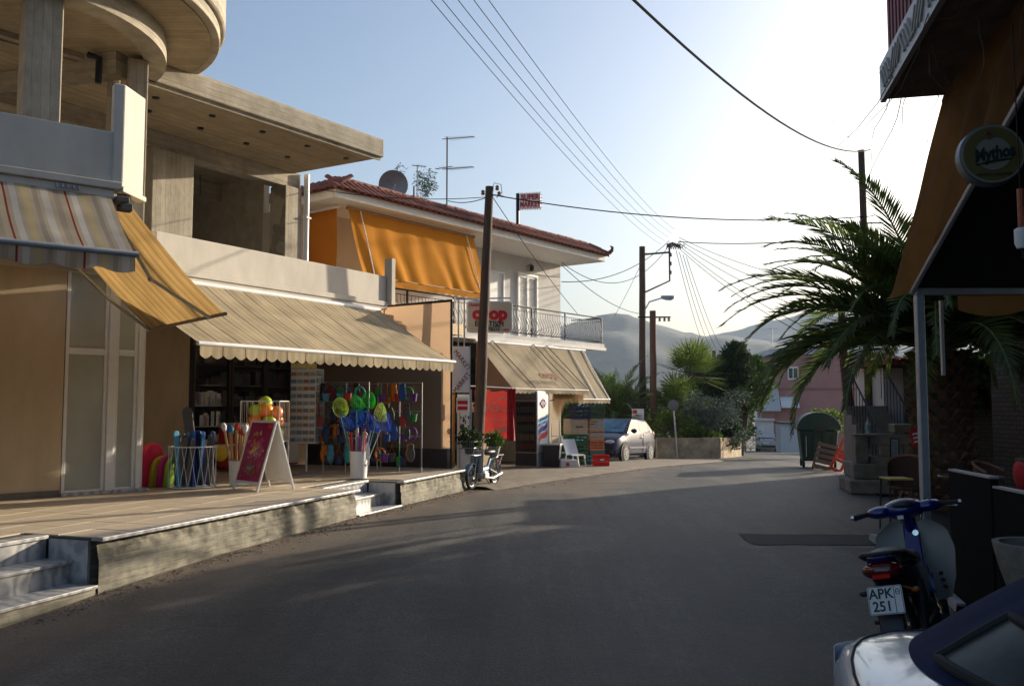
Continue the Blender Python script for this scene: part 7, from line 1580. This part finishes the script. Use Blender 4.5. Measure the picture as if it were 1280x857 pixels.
for (x0, x1, z0, z1) in ((-0.16, -0.09, 0, 0.85), (0.09, 0.16, 0, 0.85), (-0.09, 0.09, 0.0, 0.08), (-0.09, 0.09, 0.26, 0.33), (-0.09, 0.09, 0.50, 0.57), (-0.09, 0.09, 0.77, 0.85)): b.box(x0, x1, -0.03, 0.03, z0, z1)
b.build("grid", mat("barrier_orange", (0.42, 0.04, 0.012), 0.5, var=0.25, scale=5), ob, bevel=0.01)
b = MB(); b.box(-0.085, 0.085, -0.005, 0.005, 0.34, 0.49); b.build("net_panel", mat("barrier_red", (0.40, 0.03, 0.02), 0.6), ob)
# stone steps and pier
m_stone = mat("rough_concrete", (0.21, 0.19, 0.16), 0.9, var=0.3, scale=4, bump=0.6, bscale=18, dirt=(0.11, 0.10, 0.085))
ss = thing("stone_steps", "rough concrete steps with pier leading up beside the palm", "steps", T(6.15, 16.2, gz(0, 16.4)) @ RZ(-12))
for i, (x0, x1, y0, y1, z0, z1) in enumerate(((0.0, 1.0, -0.1, 1.2, 0, 0.24), (0.12, 1.0, 0.25, 1.4, 0.241, 0.52))):
    b = MB(); b.box(x0, x1, y0, y1, z0, z1); b.build("step", m_stone, ss, bevel=0.03)
b = MB(); b.box(0.20, 0.44, 0.45, 0.8, 0.521, 1.02); b.build("pier", m_stone, ss, bevel=0.02)
b = MB(); b.box(0.18, 0.55, 0.42, 0.82, 1.021, 1.06); b.build("pier_cap", m_stone, ss, bevel=0.01)
m_wallblock = mat("block_wall", (0.26, 0.23, 0.20), 0.9, var=0.3, scale=4, bump=0.5, bscale=20)
blk = MB(); blk.box(0, 0.40, 0, 0.2, 0, 0.20); blkm = blk.mesh("block"); blkm.materials.append(m_wallblock)
for r_ in range(5):
    for k in range(4): mesh_obj("block", blkm, None, ss, M=T(0.46 + 0.415 * k + 0.2 * (r_ % 2), 0.55 + random.uniform(-.015, .015), 0.02 + 0.212 * r_), bevel=0.012)
b = MB(); b.box(0.9, 2.2, 0.5, 1.0, 1.09, 1.25); b.build("upper_kerb", m_stone, ss, bevel=0.02)
wb = thing("water_bottle", "clear plastic water bottle standing on the concrete pier", "bottle", ss.matrix_basis @ T(0.46, 0.62, 1.062))
b = MB(); b.lathe([(0.04, 0), (0.043, 0.02), (0.04, 0.1), (0.043, 0.2), (0.015, 0.27), (0.015, 0.29), (0, 0.29)], 14); b.build("body", glass_mat("bottle_plastic", (0.5, 0.55, 0.62), 0.1, 0.5), wb, smooth=True)
b = MB(); b.lathe([(0.017, 0.291), (0.017, 0.31), (0, 0.31)], 12); b.build("cap", c_sky, wb, smooth=40)
b = MB(); b.lathe([(0.0445, 0.09), (0.0445, 0.16)], 14); b.build("label", c_sky, wb, smooth=True)
mb_ = thing("menu_board", "narrow pale blue price list board on a black stand", "sign", T(6.78, 15.75, gz(0, 15.7)) @ RX(-3) @ RY(3))
b = MB(); b.box(-0.08, 0.08, -0.012, 0.012, 0.12, 1.02); b.build("frame", m_black, mb_)
b = MB(); b.box(-0.06, 0.06, -0.018, -0.013, 0.14, 1.0); b.build("sheet", mat("pale_sheet", (0.42, 0.47, 0.52), 0.5), mb_)
b = MB()
for k in range(22): b.box(-0.05, 0.03 + 0.02 * random.random(), -0.0205, -0.0185, 0.17 + 0.037 * k, 0.185 + 0.037 * k)
tag(b.build("printed_rows", mat("print_blue", (0.12, 0.18, 0.30), 0.5), mb_), kind='stuff')
b = MB(); b.box(-0.28, 0.1, -0.12, 0.12, 0, 0.03); b.tube([(0, 0, 0.02), (0, 0, 0.14)], 0.015, 6); b.build("foot", m_black, mb_)
# stool and chairs
stl = thing("bar_stool", "grey tube stool with yellow seat in front of the steps", "stool", T(5.02, 11.6, gz(0, 11.6)))
b = MB(); b.box(-0.16, 0.16, -0.16, 0.16, 0.66, 0.685); b.build("seat", mat("stool_yellow", (0.34, 0.27, 0.04), 0.5), stl, bevel=0.008)
for (x, y) in ((-0.14, -0.14), (0.14, -0.14), (0.14, 0.14), (-0.14, 0.14)): b = MB(); b.tube([(x * 1.15, y * 1.15, 0), (x, y, 0.66)], 0.012, 6); b.build("leg", m_black, stl)
b = MB(); b.tube([(-0.15, -0.15, 0.25), (0.15, 0.15, 0.5)], 0.012, 6); b.tube([(-0.15, 0.15, 0.3), (0.15, -0.15, 0.3)], 0.01, 6); b.build("brace", mat("raw_wood", (0.3, 0.2, 0.1), 0.8), stl)
m_rattan = mat("rattan", (0.07, 0.032, 0.018), 0.7, var=0.3, scale=30, bump=0.4, bscale=80)
def armchair(M, label):
    t = thing("rattan_chair", label, "chair", M, "rattan chairs on the restaurant terrace")
    b = MB(); b.slab(lambda u, v: (0.27 * math.cos(math.pi * u), 0.24 * math.sin(math.pi * u) + 0.02, 0.44 + 0.42 * v * (0.75 + 0.25 * math.sin(math.pi * u))), 16, 6, (0, 0.02, 0)); b.build("backrest", m_rattan, t, smooth=True)
    b = MB(); b.lathe([(0.26, 0.40), (0.27, 0.43), (0.25, 0.45), (0, 0.45)], 18); b.build("seat", m_rattan, t, smooth=40)
    for a in (45, 135, 225, 315): b = MB(); b.tube([(0.27 * math.cos(R(a)), 0.27 * math.sin(R(a)), 0), (0.22 * math.cos(R(a)), 0.22 * math.sin(R(a)), 0.42)], 0.016, 6); b.build("leg", m_rattan, t)
    b = MB(); b.tube([(0.28 * math.cos(math.pi * k / 12), 0.25 * math.sin(math.pi * k / 12) + 0.03, 0.76 + 0.12 * math.sin(math.pi * k / 12)) for k in range(13)], 0.02, 6); b.build("arm_rail", mat("rail_wood", (0.22, 0.12, 0.07), 0.5), t, smooth=True)
armchair(T(5.75, 12.9, gz(0, 12)) @ RZ(-30), "rattan armchair just left of the awning post"); armchair(T(6.35, 11.6, gz(0, 11.6)) @ RZ(40), "rattan armchair right of the awning post"); armchair(T(6.9, 10.6, gz(0, 10.6)) @ RZ(120), "rattan armchair nearest the black screen wall")
tb_ = thing("cafe_table", "small dark table with a red pedestal between the rattan chairs", "table", T(5.8, 11.2, gz(0, 11)))
b = MB(); b.lathe([(0.38, 0.72), (0.39, 0.735), (0.38, 0.75), (0, 0.75)], 24); b.build("top", mat("table_dark", (0.09, 0.06, 0.05), 0.4), tb_, smooth=40)
b = MB(); b.box(-0.06, 0.06, -0.06, 0.06, 0.02, 0.72); b.build("pedestal", mat("pedestal_red", (0.16, 0.02, 0.015), 0.5), tb_); b = MB(); b.lathe([(0.28, 0), (0.28, 0.02), (0, 0.03)], 20); b.build("base", m_black, tb_)
# red sign on the palm
rd = thing("red_sign", "small red tilted sign fixed to the palm trunk", "sign", T(6.22, 13.6, 1.15) @ RY(-12)); b = MB(); b.box(-0.09, 0.09, -0.01, 0.01, -0.13, 0.13); b.build("panel", mat("sign_bright_red", (0.5, 0.02, 0.02), 0.5), rd)
b = MB()
for k in range(3): b.box(-0.06, 0.05, -0.015, -0.0105, -0.08 + 0.06 * k, -0.055 + 0.06 * k)
b.build("white_rows", m_whiteplastic, rd)
# kerb of the restaurant terrace
kb = MB(); kb.slab(lambda u, v: (4.35 - 0.55 * u + 0.12 * v, 10.9 - 3.2 * u, gz(0, 10.9 - 3.2 * u) - 0.1 + 0.17 * (1 if 0.05 < v < 0.95 else 0)), 20, 6, (0, 0, -0.02)); tag(kb.build("kerb", mat("kerb_stone", (0.3, 0.29, 0.28), 0.85, var=0.3)), kind='structure')
# ---- restaurant
FRt = frame(3.03, 7.0, 0, 12.5)
rest = thing("restaurant_building", "dark restaurant building with overhanging balcony at the right edge", "building", FRt)
m_pat = marble_mat("patterned_fascia", (0.34, 0.32, 0.30), (0.20, 0.19, 0.18), 9)
b = MB(); b.box(-14, 0, -2.6, -0.012, 4.12, 4.37); b.build("balcony_slab", mat("dark_slab", (0.14, 0.10, 0.075), 0.9, var=0.4), rest)
b = MB(); b.box(-14, 0.02, -0.010, 0.03, 4.10, 4.40); fa = b.build("patterned_fascia", m_pat, rest)
chv = MB(); chv.box(-0.16, 0.16, 0, 0.012, -0.012, 0.012); cm_ = chv.mesh("relief_bar"); cm_.materials.append(mat("relief_pale", (0.40, 0.385, 0.36), 0.85))
for k in range(52):
    mesh_obj("relief_bar", cm_, None, fa, M=T(-0.12 - 0.09 * k, 0.031, 4.25) @ RY(50 if (k // 4) % 2 else -50) @ Matrix.Diagonal((0.7, 1, 1, 1)))
b = MB(); b.box(-14, 0, -2.6, -2.5, 4.401, 8.2); b.build("upper_wall", mat("maroon_wall", (0.12, 0.05, 0.045), 0.85), rest)
for k in range(38): b = MB() if k == 0 else b; b.box(-0.15 - 0.12 * k, -0.09 - 0.12 * k, -0.05, -0.02, 4.37, 5.4)
tag(b.build("balustrade", mat("maroon_rail", (0.18, 0.03, 0.035), 0.6), rest), kind='stuff')
b = MB(); b.box(-14, -0.6, -2.4, -2.2, -0.5, 4.1); b.build("ground_wall", mat("dark_wall", (0.07, 0.055, 0.045), 0.9), rest)
b = MB(); b.box(-30, -14.01, -8, -0.4, -0.6, 8.3); b.build("sky_blocker_street", MATS["maroon_wall"], rest)
b = MB(); b.box(-14, 0, -8, -2.6, 4.12, 8.3); b.build("upper_storey", MATS["maroon_wall"], rest)
# slanted canopy
cn = thing("restaurant_canopy", "orange and black canvas canopy on grey posts under the balcony", "canopy", T(0, 0, 0))
m_orc = mat("rust_canvas", (0.16, 0.085, 0.035), 0.85, var=0.45, scale=3, bump=0.05, trans=0.45, spec=0.1, tcol=(0.17, 0.085, 0.022))
A_, B_, C_, D_, E_ = Vector((3.40, 6.75, 4.11)), Vector((3.20, 7.52, 2.54)), Vector((3.35, 7.33, 2.58)), Vector((2.98, 4.6, 4.10)), Vector((3.06, 5.0, 3.60))
def strip(u, v):
    top_ = A_.lerp(D_, u); bot = B_.lerp(C_, u / 0.15) if u < 0.15 else C_.lerp(E_, (u - 0.15) / 0.85); p = top_.lerp(bot, v); p.x += (0.06 * math.sin(u * 23 + v * 2) + 0.02 * mnoise.noise(Vector((u * 9, v * 3, 0)))) * (0.3 + v * 0.5) * (1 if 0.02 < v < 0.98 else 0.2); return p
b = MB(); b.grid(strip, 40, 26); b.build("side_canvas", m_orc, cn, smooth=True)
b = MB(); b.tube([C_, E_ + (E_ - C_) * 0.2], 0.022, 8); b.build("slanting_pole", m_grey, cn, smooth=True)
b = MB(); b.slab(lambda u, v: ((3.375 - 0.33 * v / 0.89) * (1 - u) + 6.6 * u, 7.30 - 2.6 * v, 2.60 + 1.16 * v), 8, 8, (0, 0, 0.015)); b.build("roof_canvas", mat("black_canvas", (0.012, 0.011, 0.012), 0.9, var=0.3), cn)
b = MB(); b.box(3.36, 6.7, 7.27, 7.33, 2.56, 2.62); b.build("front_beam", m_grey, cn, bevel=0.008)
b = MB(); b.box(3.36, 3.43, 7.27, 7.33, gz(0, 7.3) - 0.1, 2.56); b.build("post", m_grey, cn, bevel=0.008)
b = MB(); b.box(3.72, 3.745, 7.6, 7.63, 1.9, 2.55); b.build("short_bracket", m_grey, cn)
b = MB(); b.grid(lambda u, v: (3.75 + 2.9 * u, 7.36 + 0.02 * math.sin(u * 30), 2.56 - 0.17 * v * (0.7 + 0.3 * abs(math.sin(u * 16)))), 60, 3); b.build("valance", m_orc, cn, smooth=True)
# round beer sign
ms = thing("beer_sign", "round light box sign lettered Mythos hanging before the canopy", "sign", T(2.90, 5.25, 3.15) @ RZ(-10))
r0 = 0.185
b = MB(); b.lathe([(0, -0.05), (r0 - 0.01, -0.05), (r0, -0.04), (r0, 0.04), (r0 - 0.01, 0.05), (0, 0.05)], 48, RX(90)); b.build("housing", mat("sign_blue_grey", (0.07, 0.09, 0.10), 0.4), ms, smooth=40)
m_dim = mat("sign_ivory", (0.22, 0.20, 0.16), 0.4, var=0.1, bump=0); m_gold = mat("sign_gold", (0.13, 0.10, 0.03), 0.4, bump=0); m_dgreen = mat("sign_dark_green", (0.015, 0.03, 0.025), 0.4, bump=0)
def disc(r_in, r_out, y, m_, nm):
    b = MB(); b.lathe([(r_in, 0), (r_out, 0), (r_out, 0.004), (r_in, 0.004), (r_in, 0)], 48, T(0, y, 0) @ RX(90)); return b.build(nm, m_, ms)
disc(0.165, 0.176, -0.0505, m_dim, "rim_ring"); disc(0.0, 0.165, -0.0505, m_gold, "face"); disc(0.0, 0.10, -0.0555, m_dim, "inner_disc")
b = MB(); b.lathe([(0.016, 0), (0.028, 0), (0.028, 0.003), (0.016, 0.003), (0.016, 0)], 20, T(-0.02, -0.0605, 0.115) @ RX(90)); b.build("crest", mat("crest_brown", (0.14, 0.08, 0.03), 0.5), ms)
lettering("Mythos", 0.105, m_dgreen, ms, T(0.004, -0.064, 0.0) @ RY(-8), extrude=0.002, bold=0.004, font_scale_x=0.72, shear=0.15)
b = MB(); b.tube([(-0.10, -0.064, -0.065), (0.0, -0.064, -0.045), (0.10, -0.064, -0.035)], [0.003, 0.008, 0.003], 6); b.build("flourish", m_dgreen, ms)
lettering("HELLENIC LAGER BEER", 0.020, m_dgreen, ms, T(0, -0.062, -0.125), extrude=0.001)
b = MB(); b.tube([(0.18, 0.0, 0), (0.75, 0.1, 0.02)], 0.014, 6); b.build("bracket", m_grey, ms)
hl = thing("hanging_lantern", "white hanging ornament at the right edge below the beer sign", "lamp", T(2.96, 5.05, 2.55))
b = MB(); b.lathe([(0.0, 0), (0.03, 0.0), (0.042, 0.03), (0.042, 0.11), (0.03, 0.12), (0, 0.12)], 16); b.build("cup", m_whiteplastic, hl, smooth=40)
b = MB(); b.tube([(0, 0, 0.12), (0, 0, 0.35)], 0.02, 8); b.build("tube", mat("lantern_red", (0.35, 0.08, 0.03), 0.5, var=0.6, scale=30), hl); b = MB(); b.tube([(0, 0, 0.35), (0, 0.02, 1.35)], 0.004, 5); b.build("cord", m_black, hl); b = MB(); b.tube([(0, 0, -0.06), (0, 0, 0)], 0.006, 5); b.build("tassel", m_black, hl)
# dry creeper hanging from the balcony
cr_ = thing("dry_creeper", "leafless creeper twigs hanging from the balcony edge", "creeper", FRt)
b = MB(); random.seed(14)
for k in range(22):
    x = -random.random() ** 1.5 * 3.0 + 0.05; p = Vector((x, random.uniform(-0.6, 0.08), 4.3 - random.random() * 0.2)); pts = [p.copy()]; d = Vector((random.uniform(-0.3, 0.5), random.uniform(-.3, .4), random.uniform(-1, -0.2)))
    for q in range(random.randint(5, 10)):
        d += Vector((random.gauss(0, 0.5), random.gauss(0, 0.4), random.gauss(-0.22, 0.35))); p = p + d.normalized() * random.uniform(0.06, 0.14); pts.append(p.copy())
    b.tube(pts, [0.0032 * (1 - i / (len(pts) + 1)) + 0.0012 for i in range(len(pts))], 4)
    for q in range(2):
        i = random.randrange(1, len(pts)); e = pts[i] + Vector((random.gauss(0, .08), random.gauss(0, .08), random.gauss(0, .1))); b.tube([pts[i], e], 0.0015, 3)
b.build("twigs", mat("twig", (0.12, 0.08, 0.06), 0.9), cr_)
# black screen wall, cushions
bs = thing("screen_wall", "black low screen wall with pale top edge at the terrace", "wall", T(0, 0, 0))
def panel(p0, p1, h):
    d = Vector((p1[0] - p0[0], p1[1] - p0[1], 0)); b = MB(); a = math.degrees(math.atan2(d.y, d.x)); M = T(p0[0], p0[1], gz(*p0)) @ RZ(a)
    b.box(0, d.length - 0.02, -0.03, 0.03, 0, h); b.build("panel", mat("screen_black", (0.010, 0.010, 0.010), 0.9, spec=0.1), bs, M=M)
    b = MB(); b.box(0, d.length - 0.02, -0.035, 0.035, h + 0.001, h + 0.018); b.build("top_edge", m_grey, bs, M=M)
panel((4.02, 8.1), (3.92, 7.2), 1.14); panel((3.92, 7.18), (3.86, 6.4), 1.14); panel((3.86, 6.38), (3.95, 4.2), 1.14)
def cushion(x, y, z, rx, rz, lab):
    b = MB(); b.ball((0, 0, 0), 0.19, 0.07, 0.17, 16, 10); o = b.build("cushion", mat("cushion_red", (0.42, 0.012, 0.018), 0.8, var=0.15), None, smooth=True, M=T(x, y, z) @ RZ(rz) @ RX(rx)); tag(o, lab, "cushion", "red cushions behind the screen wall")
bn2 = thing("bench", "dark bench carrying the red cushions behind the black screen wall", "bench", T(4.30, 7.1, gz(0, 7.1)) @ RZ(83)); b = MB(); b.box(-1.2, 1.2, -0.22, 0.22, 0.82, 0.9); b.build("seat", m_black, bn2); 
for x in (-1.1, 1.1): b = MB(); b.box(x - 0.04, x + 0.04, -0.2, 0.2, 0, 0.82); b.build("leg", m_black, bn2)
b = MB(); b.box(-1.2, 1.2, -0.30, -0.24, 0.9, 1.32); b.build("backrest", mat("bench_brown", (0.05, 0.03, 0.02)), bn2)
cushion(4.36, 7.55, 1.0, -15, 70, "red cushion standing upright at the end of the bench"); cushion(4.22, 7.0, 0.93, 75, 80, "red cushion lying flat in the middle of the bench"); cushion(4.2, 6.3, 0.93, 75, 100, "red cushion lying flat at the near end of the bench")
# urn and blue sack
ur = thing("stone_urn", "large grey stone urn planter behind the convertible", "urn", T(2.82, 4.75, gz(0, 4.7)))
b = MB(); b.lathe([(0.12, 0), (0.16, 0.03), (0.16, 0.45), (0.17, 0.70), (0.12, 0.75), (0.15, 0.80), (0.20, 0.95), (0.225, 1.05), (0.235, 1.10), (0.20, 1.10), (0.17, 1.02), (0, 1.0)], 28); b.build("body", m_stone, ur, smooth=50)
bsk = thing("blue_cover", "dark blue folded cover beside the stone urn", "cover", T(2.78, 4.42, gz(0, 4.4)))
b = MB(); b.ball((0.06, 0, 0.62), 0.22, 0.16, 0.34, 18, 12); bo = b.build("cloth", mat("cover_blue", (0.01, 0.012, 0.10), 0.6, var=0.3, bump=0.3, bscale=10), bsk, smooth=True)
b = MB(); b.box(-0.14, 0.24, -0.14, 0.14, 0, 0.34); b.build("stand", m_black, bsk)
# ================================================================== OVERHEAD WIRES
def pt(u, v, Y):       # sight-line helper used once to fix each span's end in space
    th = math.atan(76.5 / 1100); a = (u - 640) / 1100; bb_ = (428.5 - v) / 1100
    d = Vector((a, math.cos(th) - bb_ * math.sin(th), math.sin(th) + bb_ * math.cos(th))); return Vector((0, 0, 1.65)) + d * (Y / d.y)
def wire(p0, p1, sag, r, label, group, mt=None):
    n = 24; b = MB(); c = p0
    pts = [p0.lerp(p1, k / n) + Vector((0, 0, -4 * sag * (k / n) * (1 - k / n))) - c for k in range(n + 1)]
    b.tube(pts, r, 5); tag(b.build("overhead_wire", mt or m_cable, None, smooth=True, M=T(*c)), label, "wire", group)
m_wire = mat("wire_grey", (0.035, 0.035, 0.04), 0.95, bump=0, spec=0.05); m_cable = mat("cable_black", (0.012, 0.012, 0.013), 0.95, bump=0, spec=0.05)
PT = Vector((6.95, 38, 8.85))
for i, u in enumerate((505, 520, 541, 562, 582)):
    wire(pt(u, -40, 9.5), PT + Vector((-0.45 + 0.16 * i, 0, -0.25 + 0.16 * i)), 0.35, 0.0055, ["leftmost", "second from left", "middle", "second from right", "rightmost"][i] + " of the five thin wires running from the tall pole overhead", "wires from the tall pole overhead", m_wire)
wire(pt(700, -90, 6.0), pt(1088, 187, 20.5), 0.55, 0.014, "thick black cable crossing the sky to the thin pole", "cables across the sky")
wire(pt(612, 243, 18.2), pt(1092, 270, 20.5), 0.28, 0.013, "twisted cable from the leaning pole past the roof sign to the right", "cables across the sky")
wire(pt(848, 302, 38), pt(1092, 296, 20.5), 0.12, 0.018, "cable from the tall pole's frame to the thin pole", "cables across the sky")
for i, (u, v, Y) in enumerate(((1010, 352, 24), (1000, 366, 24), (985, 377, 24), (962, 386, 26), (950, 384, 26))):
    wire(PT + Vector((0.35, 0, 0.05 - 0.12 * i)), pt(u + 60, v + 12 + 6 * i, Y), 0.25, 0.012, ["topmost", "second", "middle", "fourth", "lowest"][i] + " of the wires fanning from the tall pole into the palm", "wires into the palm", m_wire)
for i in range(4): wire(PT + Vector((0.2 + 0.15 * i, 0, -0.5 - 0.1 * i)), Vector((15.4 + 0.45 * i, 70, 6.0)), 0.4, 0.014, ["leftmost", "second", "third", "rightmost"][i] + " of the four wires descending to the far pole", "wires to the far pole", m_wire)
wire(PT + Vector((-0.1, 0, -0.1)), pt(702, 352, 28), 0.5, 0.014, "cable from the tall pole to the house corner, upper one", "cables to the house"); wire(PT + Vector((-0.1, 0, -0.3)), pt(702, 328, 28), 1.1, 0.012, "slack cable from the tall pole to the house eaves, lower one", "cables to the house")
wire(pt(615, 245, 18.2), pt(722, 392, 28.2), 0.1, 0.009, "stay wire slanting from the leaning pole to the balcony", "cables to the house", m_wire); wire(pt(702, 331, 28), pt(800, 392, 38), 0.3, 0.012, "thin cable from the house corner to the tall pole's middle", "cables to the house", m_wire)
wire(pt(610, 246, 18.2), pt(560, 251, 22), 0.08, 0.010, "short cable from the leaning pole back to the roof", "cables to the house"); wire(pt(612, 246, 18.2), pt(396, 236, 18.6), 0.12, 0.008, "thin cable running along the tiled eaves", "cables to the house")
wire(pt(808, 315, 38), pt(768, 395, 45), 0.1, 0.010, "thin stay going down left from the tall pole's top", "cables to the house", m_wire)
# ================================================================== AIR
hz = MB(); hz.box(-2200, 4200, -60, 2500, -40, 240)
hm = bpy.data.materials.new("haze_air"); hm.use_nodes = True; N, L = nodes_of(hm); N.remove(N["Principled BSDF"])
pv = N.new("ShaderNodeVolumePrincipled"); pv.inputs["Color"].default_value = (0.66, 0.80, 1.0, 1); pv.inputs["Density"].default_value = 0.00022; pv.inputs["Anisotropy"].default_value = 0.1
L.new(pv.outputs[0], N["Material Output"].inputs["Volume"])
tag(hz.build("haze", hm), kind='stuff')
